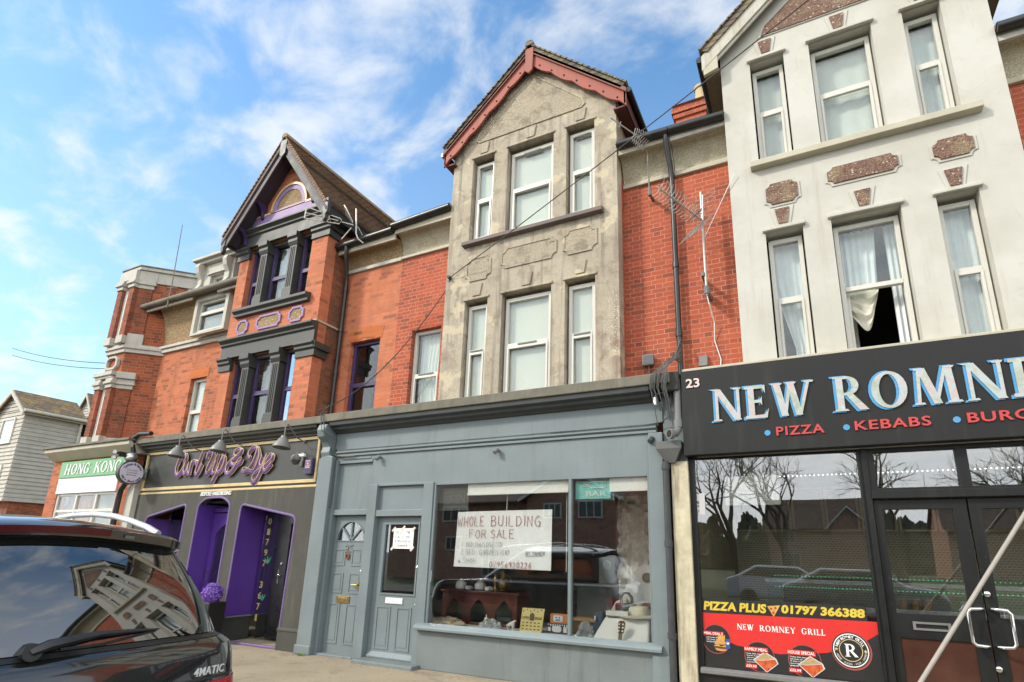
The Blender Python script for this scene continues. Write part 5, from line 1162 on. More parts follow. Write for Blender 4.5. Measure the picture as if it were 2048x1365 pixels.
def wing(xr, w, yf, yb, zb, ze, za, wins):
    xl = xr - w; b = MB().box(xl, xr - .0, yf + .0, yb, zb, ze)
    b.pxz([(xl, ze), (xr, ze), ((xl + xr) / 2, za - .1)], yf, yb); o = b.build('wall', WBD, LH)
    cl = MB(); clad(cl, lambda u, v, q: (xr + q, u, v), yf, yb, zb, ze); clad(cl, lambda u, v, q: (u, yf - q, v), xl, xr, zb, ze)
    z = ze
    while z < za - .15:
        hw = (za - z) / (za - ze) * w / 2; hw2 = (za - z - .2) / (za - ze) * w / 2; m_ = (xl + xr) / 2
        cl.add([(m_ - hw, yf - .045, z), (m_ + hw, yf - .045, z), (m_ + hw2, yf - .01, z + .2), (m_ - hw2, yf - .01, z + .2)], [(0, 1, 2, 3)]); z += .2
    cl.build('cladding', WBD, LH)
    rf = MB(); m_ = (xl + xr) / 2; kx = (za - ze) / (w / 2)
    for sg in (-1, 1):
        rf.pxz([(m_, za + .08), (m_ + sg * (w / 2 + .35), ze - kx * .35 + .08), (m_ + sg * (w / 2 + .35), ze - kx * .35 - .02), (m_, za - .04)][::sg], yf - .2, yb + .1)
    r = rf.build('roof', TILE_MOSS, LH)
    bb = MB()
    for sg in (-1, 1): bb.pxz([(m_, za + .05), (m_ + sg * (w / 2 + .36), ze - kx * .36 + .05), (m_ + sg * (w / 2 + .36), ze - kx * .36 - .14), (m_, za - .16)][::sg], yf - .26, yf - .2)
    bb.box(xr + .1, xr + .3, yf - .2, yb, ze - .30, ze - .05); bb.build('fascia', STONE, LH)
    gutter(LH, [(xr + .38, yf - .2, ze - .16), (xr + .38, yb, ze - .16)], .07, STONE)
    for (x, z, ww, hh) in wins:
        upvc(LH, x - ww / 2, x + ww / 2, z - hh / 2, z + hh / 2, yf - .09, None, back=paint('grey_blind', (.42, .42, .38), .8, .12, 2), fr=.08)
pR = at(58, 826, 5.3)
wing(-34.15, 2.8, 5.3, 7.7, 3.55, 8.05, 9.05, [(-35.5, 7.0, 1.3, 1.3), (-35.6, 4.6, 1.3, 1.4)])
wing(-43.9, 2.3, 12.4, 20, 3.55, 10.3, 11.9, [(-45.0, 9.1, 1.5, 1.5)])
MB().box(-46.5, -43.6, 13.4, 20, 3.55, 10.0).build('wall', WBD, LH)
MB().box(-47, -37.0, 6.4, 14, 3.55, 7.6).build('wall', WBD, LH)
MB().pyz([(6.6, 7.55), (10.5, 9.4), (14.4, 7.55), (14.4, 7.45), (10.5, 9.3), (6.6, 7.45)], -47.2, -36.6).build('roof', tiles('mossy_concrete_tiles_b', (.12, .10, .06), (.16, .135, .085), 'x', 'z', .3, .16, (.30, .20, .04), .32), LH)
MB().box(-47, -34.3, 5.6, 18, 0, 3.55).build('ground_storey', BRICK_S, LH)
MB().tube([(-34.05, 7.6, 7.8), (-34.05, 7.6, 0)], .06, 8).build('downpipe', STONE, LH)

# ================================================================== signs
SIGNBLACK = paint('black_sign_board', (.016, .0165, .0155), .5, .2, 2, ((.04, .039, .033), .5), .08, spec=.3)
def sgn(name, mat, x0, x1, y0, y1, z0, z1, label, cat, bevel=.008):
    t = thing(name, label, cat, ((x0 + x1) / 2, (y0 + y1) / 2, z0)); MB().box(x0, x1, y0, y1, z0, z1).build('board', mat, t, bevel=bevel); return t
GS = sgn('shop_sign', SIGNBLACK, -1.31, 5.9, -.16, -.02, 2.85, 3.95, 'long black signboard lettered NEW ROMNEY with red pizza and kebabs line', 'shop sign')
def irid():
    b = NB('pearly_foil_letters'); p = b.pos(); n = b.noise(p, 3.5, 3, .6, 1.5); r = b.N.new('ShaderNodeValToRGB'); e = r.color_ramp.elements
    e[0].position = .3; e[0].color = (.28, .33, .30, 1); e[1].position = .7; e[1].color = (.46, .40, .34, 1)
    q = e.new(.42); q.color = (.37, .385, .30, 1); q = e.new(.5); q.color = (.40, .45, .45, 1); q = e.new(.6); q.color = (.47, .36, .33, 1)
    b.L.new(n, r.inputs[0]); st = b.noise(b.scale(p, (14, 14, 3)), 1, 4, .7, 2); b.col(b.mix(b.rng(st, .62, .68, 0, .6), r.outputs[0], (.58, .57, .52))); return b.set(.3, .25, coat=.2)
FOIL = M('pearly_foil_letters', irid); BLUE_L = paint('light_blue_letter_edge', (.07, .30, .56), .4, .1, 4, None, .02)
REDL = paint('red_letters', (.52, .05, .045), .4, .1, 6, None, .05)
def lett_span(word, spans, z0, z1, gap):
    for x0, x1, w in spans: pass
for w, x0, x1 in (('NEW', -.93, .195), ('ROMNEY', .39, 2.62)):
    z0, z1 = 3.246, 3.65
    bl = MB(); serif(bl, w, x0 - .028, x1 - .020, z0 - .012, z1 + .012, -.161, .012, gap=.12 if w == 'NEW' else .13); bl.build('letter_edge', BLUE_L, GS)
    fl = MB(); serif(fl, w, x0, x1, z0, z1, -.174, .010, gap=.12 if w == 'NEW' else .13); fl.build('lettering', FOIL, GS)
for w, x0, x1 in (('PIZZA', -.235, .265), ('KEBABS', .565, 1.265), ('BURGERS', 1.575, 2.42)):
    rl = MB(); text_fit(rl, w, x0, x1, 3.02, 3.125, -.161, .016, .018, 0, 1.12); rl.build('lettering', REDL, GS)
bd = MB()
for x in (-.33, .485, 1.487): bd.lathe([(.033, 0), (.033, .008)], (x, -.161, 3.063), 20, (0, -1, 0))
bd.build('bullet', BLUE_L, GS)
nm = MB(); text_fit(nm, '23', -1.245, -1.075, 3.715, 3.835, -.161, .012, .02); nm.build('number', paint('white_red_numeral', (.75, .55, .52), .5, .1), GS)

SS = thing('shop_sign', 'curly gold edged purple script lettering Curl Up and Dye on the salon fascia', 'shop sign', (-9.9, -.03, 3.2))
def zt(x, y): return (320 + x / 8.192, 870 + y / 8.192)
SCRIPT = [
 [[(420, 300), (385, 318), (330, 385), (285, 490), (262, 580), (275, 640), (310, 640), (370, 560), (410, 470)], [(420, 300), (440, 340), (425, 400), (395, 440)]],
 [[(430, 440), (392, 570), (402, 625), (440, 590), (485, 450)], [(485, 450), (455, 590), (485, 640)]],
 [[(530, 430), (495, 570), (480, 640)], [(515, 490), (560, 420), (605, 430), (600, 480)]],
 [[(715, 265), (650, 430), (590, 590), (605, 640), (650, 580), (700, 470)]],
 [[(770, 375), (795, 300), (860, 265), (885, 290), (830, 420), (765, 570), (770, 630), (830, 570), (900, 440), (960, 300)], [(925, 420), (865, 590), (890, 620)]],
 [[(970, 520), (910, 660), (850, 765)], [(1070, 250), (1010, 400), (930, 600)], [(1000, 430), (1055, 345), (1065, 420), (1015, 560), (955, 610), (935, 590)]],
 [[(1350, 375), (1320, 440), (1220, 480), (1175, 440), (1260, 350), (1345, 260), (1315, 220), (1245, 255), (1225, 325), (1270, 360)], [(1230, 370), (1120, 470), (1085, 580), (1125, 625), (1215, 545), (1285, 420), (1335, 370)]],
 [[(1490, 360), (1455, 345), (1465, 270), (1540, 195), (1610, 210), (1630, 330), (1590, 470), (1530, 580), (1460, 570), (1385, 540), (1355, 580), (1390, 595), (1450, 555), (1530, 430), (1595, 250), (1620, 190)]],
 [[(1680, 335), (1640, 455), (1655, 505), (1710, 440), (1755, 315)], [(1755, 315), (1665, 560), (1570, 745), (1515, 740), (1540, 640), (1640, 560), (1720, 500)]],
 [[(1720, 500), (1820, 405), (1855, 330), (1810, 320), (1735, 440), (1700, 545), (1740, 565), (1835, 455)]],
]
kk = 0
gold = MB(); purp = MB()
def smooth_pl(pts, n=4):
    out = []
    for i in range(len(pts) - 1):
        p0 = Vector(pts[max(0, i - 1)]); p1 = Vector(pts[i]); p2 = Vector(pts[i + 1]); p3 = Vector(pts[min(len(pts) - 1, i + 2)])
        for k_ in range(n):
            t = k_ / n; out.append(.5 * ((2 * p1) + (-p0 + p2) * t + (2 * p0 - 5 * p1 + 4 * p2 - p3) * t * t + (-p0 + 3 * p1 - 3 * p2 + p3) * t ** 3))
    out.append(Vector(pts[-1])); return out
for L_ in SCRIPT:
    for st in L_:
        P = []
        for (x, y) in st:
            X, Z = at(*zt(x, y), -.05); P.append((X, Z))
        P = smooth_pl(P); o = -.0008 * (kk % 7); kk += 1
        # broad drop-shaded stroke with a gilt rim behind it, gilt centre line in front
        purp.tube([(x - .012, -.048 + o, z - .03) for x, z in P], .040, 8, flat=(1, .35, 1))
        gold.tube([(x - .012, -.030 + o, z - .03) for x, z in P], .050, 8, flat=(1, .3, 1))
        gold.tube([(x + .006, -.066 + o, z + .012) for x, z in P], .008, 6)
gold.build('letter_rim', paint('pale_gold_rim', (.70, .50, .30), .4, .1, 6), SS, smooth=True); purp.build('lettering', paint('purple_letters', (.16, .075, .25), .4, .3, 14, None, .05), SS, smooth=True)
mb = MB(); text_fit(mb, 'BESPOKE HAIRDRESSING', -10.90, -9.97, 2.615, 2.695, -.031, .015, .012, .25)
single(mb, 'shop_lettering', WHITE, 'small white slanted BESPOKE HAIRDRESSING letters above the middle purple doorway', 'lettering')
HS = sgn('shop_sign', paint('green_sign_paint', (.16, .42, .19), .45, .1, 2, ((.24, .46, .26), .3), .05), -16.32, -13.55, -.155, -.105, 3.17, 3.56, 'green signboard with white HONG KONG letters on the restaurant', 'shop sign')
mb = MB(); serif(mb, 'HONG KONG', -16.08, -13.72, 3.24, 3.49, -.157, .012, gap=.16, shear=.12); mb.build('lettering', WHITE, HS)

# round projecting sign
cy0, cz0 = atx(260, 946, -12.95)
RS = thing('projecting_sign', 'round white projecting sign with purple lettering on the salon corner', 'round sign', (-12.95, cy0, cz0))
R_ = .235
MB().lathe([(R_, -.06), (R_ + .015, -.05), (R_ + .015, .05), (R_, .06)], (-12.95, cy0, cz0), 40, (1, 0, 0)).build('drum', BLACKPAINT, RS, smooth=True)
SF2 = MB().lathe([(R_ - .008, 0), (R_ - .01, .012)], (-12.89, cy0, cz0), 40, (1, 0, 0)).build('face', paint('lilac_white_acrylic', (.62, .58, .66), .4, .05), RS)
tm = MB()
def arc_text(mb, s, rad, a0, a1, h, place, bold=.02, flip=False):
    n = len(s)
    for i, chh in enumerate(s):
        if chh == ' ': continue
        a = math.radians(a0 + (a1 - a0) * (i + .5) / n); vs, fs = text_verts(chh, bold, 0, 1, .5)
        u0 = min(p[0] for p in vs); u1 = max(p[0] for p in vs); w = u1 - u0; sc_ = h / .73
        rot = a - PI / 2 if not flip else a + PI / 2
        c, s_ = math.cos(rot), math.sin(rot); bx_, bz_ = rad * math.cos(a), rad * math.sin(a)
        mb.add([place(bx_ + ((p[0] - u0 - w / 2) * c - (p[1] - .36) * s_) * sc_, bz_ + ((p[0] - u0 - w / 2) * s_ + (p[1] - .36) * c) * sc_, p[2]) for p in vs], fs)
plc = lambda u, v, w: (-12.877 + (w + .5) * .004, cy0 + u, cz0 + v)
arc_text(tm, 'Ladies & Gents', .185, 150, 20, .05, plc); arc_text(tm, 'Hair Boutique', .185, 205, 335, .05, plc, flip=True)
for i, w in enumerate(('STYLING', 'COLOUR', 'BRIDAL')):
    text_fit(tm, w, -.10, .10, .035 - .05 * i, .06 - .05 * i, 0, .0, .01, fn=lambda u, v, q: (-12.876 , cy0 + u, cz0 + v))
tm.build('lettering', paint('deep_purple_ink', (.06, .03, .12), .5, .1), RS)
MB().tube([(-12.95, cy0 + R_, cz0 + .02), (-12.95, -.03, cz0 + .02)], .02, 8).box(-13.0, -12.90, -.05, -.03, cz0 - .1, cz0 + .14).tube([(-12.95, cy0 + .1, cz0 + R_ + .02), (-12.95, cy0 + .1, cz0 + R_ + .06)], .012, 6).build('bracket', DULLGREY, RS)

# gooseneck lamps
def gooseneck(x, y_out, zb, ztop, first=None):
    t = thing('gooseneck_lamp', '', 'lamp', (x, -.02, zb), 'gooseneck lamps over the salon sign')
    t['label'] = first
    MB().tube([(x, .0, zb), (x, -.05, zb), (x, -.20, zb + .04), (x, -.32, zb + .16), (x, -.38, zb + .22), (x, y_out + .03, zb + .24), (x, y_out, zb + .18), (x, y_out, zb - .0)], .012, 8).lathe([(.035, 0), (.03, .03), (.0, .04)], (x, .0, zb), 12, (0, -1, 0)).build('arm', DULLGREY, t, smooth=True)
    zt_ = zb + .02
    MB().lathe([(.015, .0), (.05, -.01), (.058, -.05), (.075, -.06), (.09, -.09), (.13, -.15), (.15, -.20), (.152, -.225), (.145, -.225), (.12, -.15), (.05, -.07), (.0, -.06)], (x, y_out, zt_), 20, (0, .12, 1), caps=False).build('lamp_shade', paint('grey_lamp_enamel', (.19, .19, .175), .45, .15, 6), t, smooth=True)
    return t
for px, lb in ((650, 'leftmost grey gooseneck lamp, over the C of the salon sign'), (1030, 'middle grey gooseneck lamp, in front of the word Up'), (1590, 'rightmost grey gooseneck lamp, beyond the last letter of the salon sign')):
    x, z = at(210 + px / 4.4522, 820 + {650: 372, 1030: 325, 1590: 290}[px] / 4.4522, -.45)
    gooseneck(x, -.45, z + .10, 0, lb)
yl, zl = atx(262, 915, -12.95)
SL = thing('spotlight', 'oval silver lamp above the round projecting sign', 'lamp', (-12.95, yl, zl))
MB().lathe([(.0, -.12), (.05, -.11), (.09, -.03), (.095, .03), (.06, .10), (.02, .12)], (-12.95, yl, zl), 18, (.2, .75, .45)).build('lamp_shade', METAL, SL, smooth=True)
MB().tube([(-12.95, yl + .05, zl + .08), (-12.95, yl + .15, zl + .12), (-12.95, -.03, zl + .12)], .014, 6).build('arm', DULLGREY, SL)
yl2, zl2 = atx(238, 908, -12.95)
TL = thing('floodlight', 'black twin floodlight with two small lenses beside the green sign', 'lamp', (-13.0, yl2, zl2))
MB().box(-13.05, -12.92, yl2 - .02, yl2 + .12, zl2 - .05, zl2 + .05).tube([(-12.98, yl2 + .12, zl2), (-12.98, -.1, zl2 + .05)], .012, 6).build('body', BLACKPLASTIC, TL, bevel=.01)
for q in (.03, -.09): MB().lathe([(.03, -.03), (.045, .03), (.04, .035)], (-12.98, yl2 - .05, zl2 + q), 14, (.5, -.8, 0)).build('lens', METAL, TL, smooth=True)
# dome camera, alarm box
CC = thing('security_camera', 'grey dome security camera with white arm on the salon fascia', 'camera', (-8.17, -.02, 3.1))
MB().box(-8.22, -8.15, -.03, .0, 3.08, 3.34).tube([(-8.18, -.02, 3.3), (-8.18, -.13, 3.31), (-8.18, -.16, 3.27)], .016, 8).build('mount', DULLGREY, CC, bevel=.004)
MB().box(-8.15, -7.99, -.16, -.11, 3.23, 3.285).build('camera_arm', WHITE, CC, bevel=.008)
MB().lathe([(.03, .1), (.07, .08), (.085, .04), (.09, 0), (.085, -.01)], (-8.18, -.16, 3.18), 18).build('housing', DULLGREY, CC, smooth=True)
MB().lathe([(.075, -.01), (.07, -.05), (.045, -.08), (.0, -.095)], (-8.18, -.16, 3.18), 18).build('dome', paint('smoked_dome', (.07, .065, .06), .15, .1), CC, smooth=True)
AB = thing('alarm_box', 'navy alarm box with pink label on the salon fascia', 'alarm box', (-7.94, -.04, 2.93))
MB().box(-8.03, -7.85, -.09, -.0, 2.92, 3.22).build('case', paint('navy_plastic', (.06, .065, .13), .4, .1), AB, bevel=.012)
MB().box(-8.01, -7.87, -.094, -.0905, 3.02, 3.18).build('label_panel', paint('pink_label', (.42, .22, .34), .5, .3, 30), AB); al = MB()
for z in (3.15, 3.06, 3.03): al.box(-7.99, -7.89, -.097, -.0945, z, z + .014)
al.lathe([(.02, 0), (.02, .003)], (-7.94, -.0945, 3.11), 14, (0, -1, 0)); al.build('print', WHITE, AB)

# small lights on the blue-grey fascia
for (px, py, lb) in ((757, 916, 'small grey spotlight on the fascia above the flat door'), (993, 902, 'small grey spotlight on the fascia above the left window pane'), (1303, 880, 'small dark spotlight at the right end of the blue-grey fascia')):
    x, z = at(px, py, -.06); t = thing('fascia_spotlight', lb, 'spotlight', (x, -.05, z), 'small spotlights on the blue-grey fascia')
    MB().lathe([(.022, -.05), (.034, -.045), (.036, .03), (.02, .045), (0, .045)], (x, -.07, z), 12, (.25, .5, .5)).build('body', DULLGREY if px < 1200 else DARKTRIM, t, smooth=True)
    MB().box(x - .015, x + .015, -.05, .0, z + .0, z + .03).build('bracket', DULLGREY, t)
x, z = at(1311, 803, -.14); t = thing('security_light', 'silver passive sensor hanging under the right end of the grey cornice', 'sensor', (x, -.12, z))
MB().lathe([(.0, -.06), (.035, -.055), (.036, .0), (.03, .01), (.03, .05), (.0, .055)], (x, -.14, z), 14).build('body', METAL, t, smooth=True); MB().tube([(x, -.14, z + .05), (x, -.12, z + .10), (x + .1, -.10, z + .12), (x + .15, -.02, z + .12)], .014, 6).build('arm', DULLGREY, t)
x0, z0 = at(1286, 713, YM - .05); x1, z1 = at(1309, 731, YM - .05)
t = thing('floodlight', 'square dark floodlight low on the red brick beside the grey bay', 'floodlight', ((x0 + x1) / 2, YM - .05, z1)); MB().box(x0, x1, YM - .11, YM - .03, z1, z0).build('case', DULLGREY, t, bevel=.01); MB().box(x0 + .02, x1 - .02, YM - .115, YM - .111, z1 + .02, z0 - .02).build('lens', paint('floodlight_glass', (.10, .10, .10), .15, .1), t); MB().tube([((x0 + x1) / 2, YM - .06, z1), ((x0 + x1) / 2, YM - .02, z1 - .12)], .01, 6).build('bracket', DULLGREY, t)
x0, z0 = at(1397, 711, YM - .06); x1, z1 = at(1416, 733, YM - .06)
mb = MB().pyz([(YM, z0), (YM - .03, z0), (YM - .12, z1), (YM, z1)], x0, x1); tag(mb.build('vent_cowl', DULLGREY, bevel=.006), 'grey sloping vent cowl on the brick just above the number 23', 'vent')

# ================================================================== aerials and wires
ALU = paint('weathered_aluminium', (.42, .40, .36), .5, .25, 30, None, .05, metal=.55)
def yagi():
    xm = at(1412, 560, .30)[0]; top = at(1398, 386, .30)[1]; bot = at(1416, 588, .30)[1]
    t = thing('tv_aerial', 'large TV aerial on a bracketed mast against the red brick wall', 'aerial', (xm, .30, bot))
    MB().tube([(xm, .30, bot - .02), (xm, .30, top)], .019, 8).build('mast', ALU, t, smooth=True)
    MB().box(xm - .03, xm + .03, .28, YM, bot + .02, bot + .10).box(xm - .06, xm - .02, .27, YM, bot + .28, bot + .34).lathe([(.035, -.06), (.035, .06)], (xm, .30, bot + .06), 10).build('wall_bracket', DULLGREY, t)
    a = Vector((*at(1318, 376, -.35), 0)); A_ = Vector((a.x, -.35, a.y)); b = Vector((*at(1408, 444, .27), 0)); B2 = Vector((b.x, .27, b.y))
    d = (B2 - A_).normalized(); up = Vector((0, 0, 1)); sd = d.cross(up).normalized(); vv = sd.cross(d).normalized()
    MB().tube([A_, B2], .013, 6).build('boom', ALU, t)
    el = MB(); n = 13; L = (B2 - A_).length
    for i in range(n):
        p = A_ + d * (L * (.02 + .74 * i / (n - 1)))
        for q in (-1, 1):
            el.tube([p + vv * .015 * q, p + (sd * .05 + vv * .06 * q), p + (sd * .10 + vv * .10 * q) - d * .03], .006, 5); el.tube([p + vv * .015 * q, p + (-sd * .05 + vv * .06 * q), p + (-sd * .10 + vv * .10 * q) - d * .03], .006, 5)
    el.tube([A_ + d * L * .80 - sd * .13, A_ + d * L * .80 + sd * .13], .011, 6).tube([A_ + d * L * .80 - sd * .13 + vv * .04, A_ + d * L * .80 + sd * .13 + vv * .04], .008, 6)
    el.build('directors', ALU, t)
    rf = MB(); c = B2 - d * .02
    for s in (-1, 1):
        nrm = (vv * s * .95 - d * .3).normalized()
        for i in range(5): p = c + nrm * (.06 + .085 * i); rf.tube([p - sd * .26, p + sd * .26], .006, 5)
        rf.tube([c, c + nrm * .44], .010, 5)
    rf.build('reflector', ALU, t)
    MB().tube([(xm, .3, bot - .02), (xm + .02, .32, bot - .15), (xm + .05, .5, bot - .35), (xm + .03, .56, bot - .6), (xm + .10, .56, bot - .9), (xm + .08, .56, bot - 1.05)], .007, 6).tube([(xm + .02, .3, bot + .9), (xm + .5, .2, bot + 1.75)], .006, 5).build('coax_cable', WHITE, t)
yagi()
def small_yagi():
    xm, zb = at(1299, 388, .34); ztp = at(1294, 285, .34)[1]
    t = thing('tv_aerial', 'small rusty TV aerial on a thin pole over the gutter right of the grey gable', 'aerial', (xm, .34, zb))
    MB().tube([(xm, .34, zb), (xm - .01, .33, ztp)], .012, 6).lathe([(.03, 0), (.03, .14)], (xm, .36, zb - .02), 8).box(xm - .02, xm + .02, .34, YM, zb + .02, zb + .05).build('mast', paint('rusty_pole', (.20, .17, .14), .7, .3, 20), t)
    B_x, B_z = at(1296, 288, .30); A_x, A_z = at(1221, 236, -.25); A_ = Vector((A_x, -.25, A_z)); B2 = Vector((B_x, .30, B_z)); d = (B2 - A_).normalized(); sd = d.cross(Vector((0, 0, 1))).normalized(); vv = sd.cross(d)
    MB().tube([A_, B2], .010, 6).build('boom', ALU, t); el = MB(); L = (B2 - A_).length
    for f_, h in ((.0, .09), (.12, .07), (.25, .06), (.62, .13), (.67, .15), (.72, .16), (.77, .17), (.82, .18), (.87, .19), (.92, .19)):
        el.tube([A_ + d * L * f_ - vv * h, A_ + d * L * f_ + vv * h], .005, 5)
        if f_ > .6: el.tube([A_ + d * L * f_ - sd * h * .6 - vv * h * .4, A_ + d * L * f_ + sd * h * .6 - vv * h * .4], .005, 5)
    el.build('directors', ALU, t)
small_yagi()
ALU2 = paint('bright_aluminium', (.62, .60, .54), .45, .3, 25, None, .05, metal=.25)
def salon_aerial():
    def az(x, y): return (590 + x / 9.75, 380 + y / 9.75)
    def P(x, y, Y): q = at(*az(x, y), Y); return Vector((q[0], Y, q[1]))
    t = thing('tv_aerial', 'silver three-barred TV aerial on a bent mast above the salon gutter', 'aerial', tuple(P(1330, 1040, .2)))
    MB().tube([P(1195, 370, .1), P(1195, 700, .1), P(1190, 850, .1), P(1230, 960, .13), P(1330, 1040, .2)], .014, 6).tube([P(1220, 710, .1), P(1330, 910, .25)], .008, 5).build('mast', ALU2, t)
    bm_ = MB(); 
    for (a, b_) in (((250, 345), (880, 560)), ((220, 450), (850, 605)), ((210, 560), (860, 665))): bm_.tube([P(*a, -.55), P(*b_, -.05)], .013, 6)
    bm_.tube([P(225, 350, -.55), P(185, 560, -.55)], .014, 5).tube([P(880, 555, -.05), P(915, 605, -.05), P(850, 670, -.05)], .008, 5).tube([P(920, 630, -.03), P(1140, 690, .08)], .012, 6)
    bm_.build('boom', ALU2, t)
    rf = MB().tube([P(960, 300, .02), P(1000, 360, .02), P(1130, 640, .08)], .011, 6).tube([P(1100, 740, .08), P(905, 965, .0)], .011, 6)
    for i in range(8):
        f_ = i / 7; rf.tube([P(965 + 120 * f_, 340 + 200 * f_, .0), P(1000 + 140 * f_, 520 + 170 * f_, .12)], .004, 4)
    rf.build('reflector', ALU2, t)
salon_aerial()
xw, zw = at(343, 575, .1); xt, zt2 = at(365, 450, .1)
t = thing('whip_aerial', 'thin tall rod aerial on a bracket by the brick turret', 'aerial', (xw, .1, zw - .45))
MB().tube([(xw - .01, .1, zw - .5), (xw, .1, zw), (xt, .1, zt2)], [.02, .012, .008], 6).build('rod', paint('rusty_pole', (.20, .17, .14), .7, .3, 20), t)
MB().tube([(xw - .35, .12, zw - .05), (xw - .15, .1, zw + .03), (xw + .05, .1, zw - .02), (xw + .3, .12, zw - .04)], .010, 6).build('bracket', paint('rusty_pole', (.20, .17, .14), .7, .3, 20), t)
WIRE = paint('black_wire', (.06, .055, .05), .7, .2)
def sag(p0, p1, s, n=24): return [Vector(p0).lerp(Vector(p1), i / n) + Vector((0, 0, -4 * s * (i / n) * (1 - i / n))) for i in range(n + 1)]
pA = at(899, 556, .22); A3 = (pA[0], .22, pA[1]); B3 = atd(1650, -26, 6.2)
mb = MB().tube(sag(B3, A3, .04), .008, 6).lathe([(.03, -.05), (.03, .05)], A3, 8, (0, 1, 0)); tag(mb.build('service_cable', WIRE, smooth=True), 'black service cable slanting across the grey bay up to the sky', 'cable')
pB = at(893, 570, .24); pC = at(634, 822, -.12)
mb = MB().tube([(A3[0], .22, A3[2] - .02)] + sag((pB[0], .30, pB[1]), (pC[0], -.12, pC[1]), .42), .009, 6); tag(mb.build('service_cable', WIRE, smooth=True), 'slack cable drooping from the grey bay to the salon corner', 'cable')
for (y1_, y2_, lb) in ((697, 727, 'upper of the two thin telephone wires at the far left'), (711, 738, 'lower of the two thin telephone wires at the far left')):
    p = at(218, y2_, 0.0); mb = MB().tube(sag((p[0], .0, p[1]), tuple(atd(25, y1_, 17)), .10), .010, 5); tag(mb.build('telephone_wire', WIRE), lb, 'wire', 'telephone wires')

# ================================================================== things on the pavement by the salon
tx, tz = at(425.6, 1187, -.30)
PL = thing('topiary_planter', 'purple flower ball in a black planter beside the salon doorway', 'planter', (tx, -.30, 0))
MB().pxz([(tx - .15, 0), (tx + .15, 0), (tx + .19, tz - .14), (tx - .19, tz - .14)], -.46, -.14).build('pot', paint('black_pot', (.012, .012, .012), .5, .2), PL, bevel=.015)
fl = MB(); rg = random.Random(5)
for i in range(520):
    v = Vector((rg.gauss(0, 1), rg.gauss(0, 1), rg.gauss(0, 1))).normalized(); c = Vector((tx, -.30, tz)) + v * (.155 + rg.uniform(-.03, .02)); t1 = v.orthogonal().normalized(); t2 = v.cross(t1); a = rg.uniform(0, 6.28); e1 = t1 * math.cos(a) + t2 * math.sin(a); e2 = v.cross(e1)
    s = rg.uniform(.014, .022); fl.add([c + e1 * s, c + e2 * s + v * .01, c - e1 * s, c - e2 * s + v * .01], [(0, 1, 2, 3)]); fl.add([c + e1 * s * .6 + v * .012, c + v * .02 + e2 * s * .6, c - e1 * s * .6 + v * .012, c + v * .004 - e2 * s * .6], [(0, 1, 2, 3)])
fl.build('flower_ball', paint('violet_petals', (.32, .16, .62), .7, .35, 40), PL)
MB().lathe([(.12, -.15), (.145, 0), (.12, .1), (0, .15)], (tx, -.30, tz), 14).build('ball_core', PURPLE, PL)
wd = MB(); rg = random.Random(9)
for (wx, wy) in ((-7.45, -.2), (-7.40, -.22), (-7.50, -.17)):
    for i in range(9):
        a = rg.uniform(0, 6.28); l = rg.uniform(.03, .07); c = Vector((wx, wy, 0.0)); d = Vector((math.cos(a), math.sin(a), .6)) * l; s = Vector((-math.sin(a), math.cos(a), 0)) * .014
        wd.add([c, c + d * .6 + s, c + d, c + d * .6 - s], [(0, 1, 2, 3)])
tag(wd.build('weed', paint('weed_green', (.10, .17, .03), .7, .3, 20)), 'small green weed at the foot of the blue-grey pier', 'weed')
gr = MB(); rg = random.Random(12)
for i in range(420):
    x = rg.uniform(-8.2, -1.6); y = -.06 - abs(rg.gauss(0, .16)); 
    if x < -7.4: y -= .02
    s = rg.uniform(.004, .014); gr.add([(x - s, y, .001), (x, y - s, .001), (x + s * .8, y + s * .3, .001), (x, y, .001 + s)], [(0, 1, 3), (1, 2, 3), (2, 0, 3)])
so_ = gr.build('grit', paint('pale_grit', (.33, .29, .22), .9, .4, 30)); tag(so_, 'loose grit and crumbs along the foot of the shopfront', 'grit', None, 'stuff')

# leaning pole at the grill doors
pT = at(2075, 987, -.30); pBt = at(1838, 1370, -.85)
t = thing('pole', 'long pale pole leaning diagonally across the grill doors', 'pole', (0.75, -.9, .3))
p0 = Vector((pT[0], -.30, pT[1])); p1 = Vector((pBt[0], -.85, pBt[1])); dd = (p1 - p0).normalized(); pe = p1 + dd * ((p1.z - .0) / max(.05, -dd.z)) * .98
MB().tube([p0, pe], .019, 10).build('shaft', paint('pale_pole_paint', (.33, .30, .26), .6, .12, 12), t, smooth=True); MB().lathe([(.024, 0), (.024, .06)], tuple(pe), 10, tuple(-dd)).build('foot', BLACKPLASTIC, t)

# ================================================================== in the for-sale window
PO = thing('poster', 'large white hand lettered WHOLE BUILDING FOR SALE poster in the shop window', 'poster', (-4.0, .055, 1.42))
pb = MB(); n = 14; vs = []; fs = []
for s_ in (0, .003):
    for j in (0, 1, 2, 3, 4):
        for i in range(n + 1):
            u = i / n; v = j / 4; x0, x1 = -4.80 + .02 * v, -3.205; z0 = 1.43 - .015 * u; z1 = 2.225 + .015 * u
            vs.append((x0 + (x1 - x0) * u, .060 + s_ + .008 * math.sin(u * 5 + v * 2), z0 + (z1 - z0) * v))
w_ = n + 1
for s_ in (0, 1):
    for j in range(4):
        for i in range(n): o = s_ * 5 * w_ + j * w_ + i; fs.append((o, o + 1, o + 1 + w_, o + w_))
MB().add(vs, fs).build('sheet', PAPER, PO)
ri = MB(); gi_ = MB(); rr = random.Random(21)
def U_(x): return -4.80 + (x - 105) / (1875 - 105) * 1.59
def V_(y): return 2.225 - (y - 95) / (1180 - 95) * .80
YI = .048
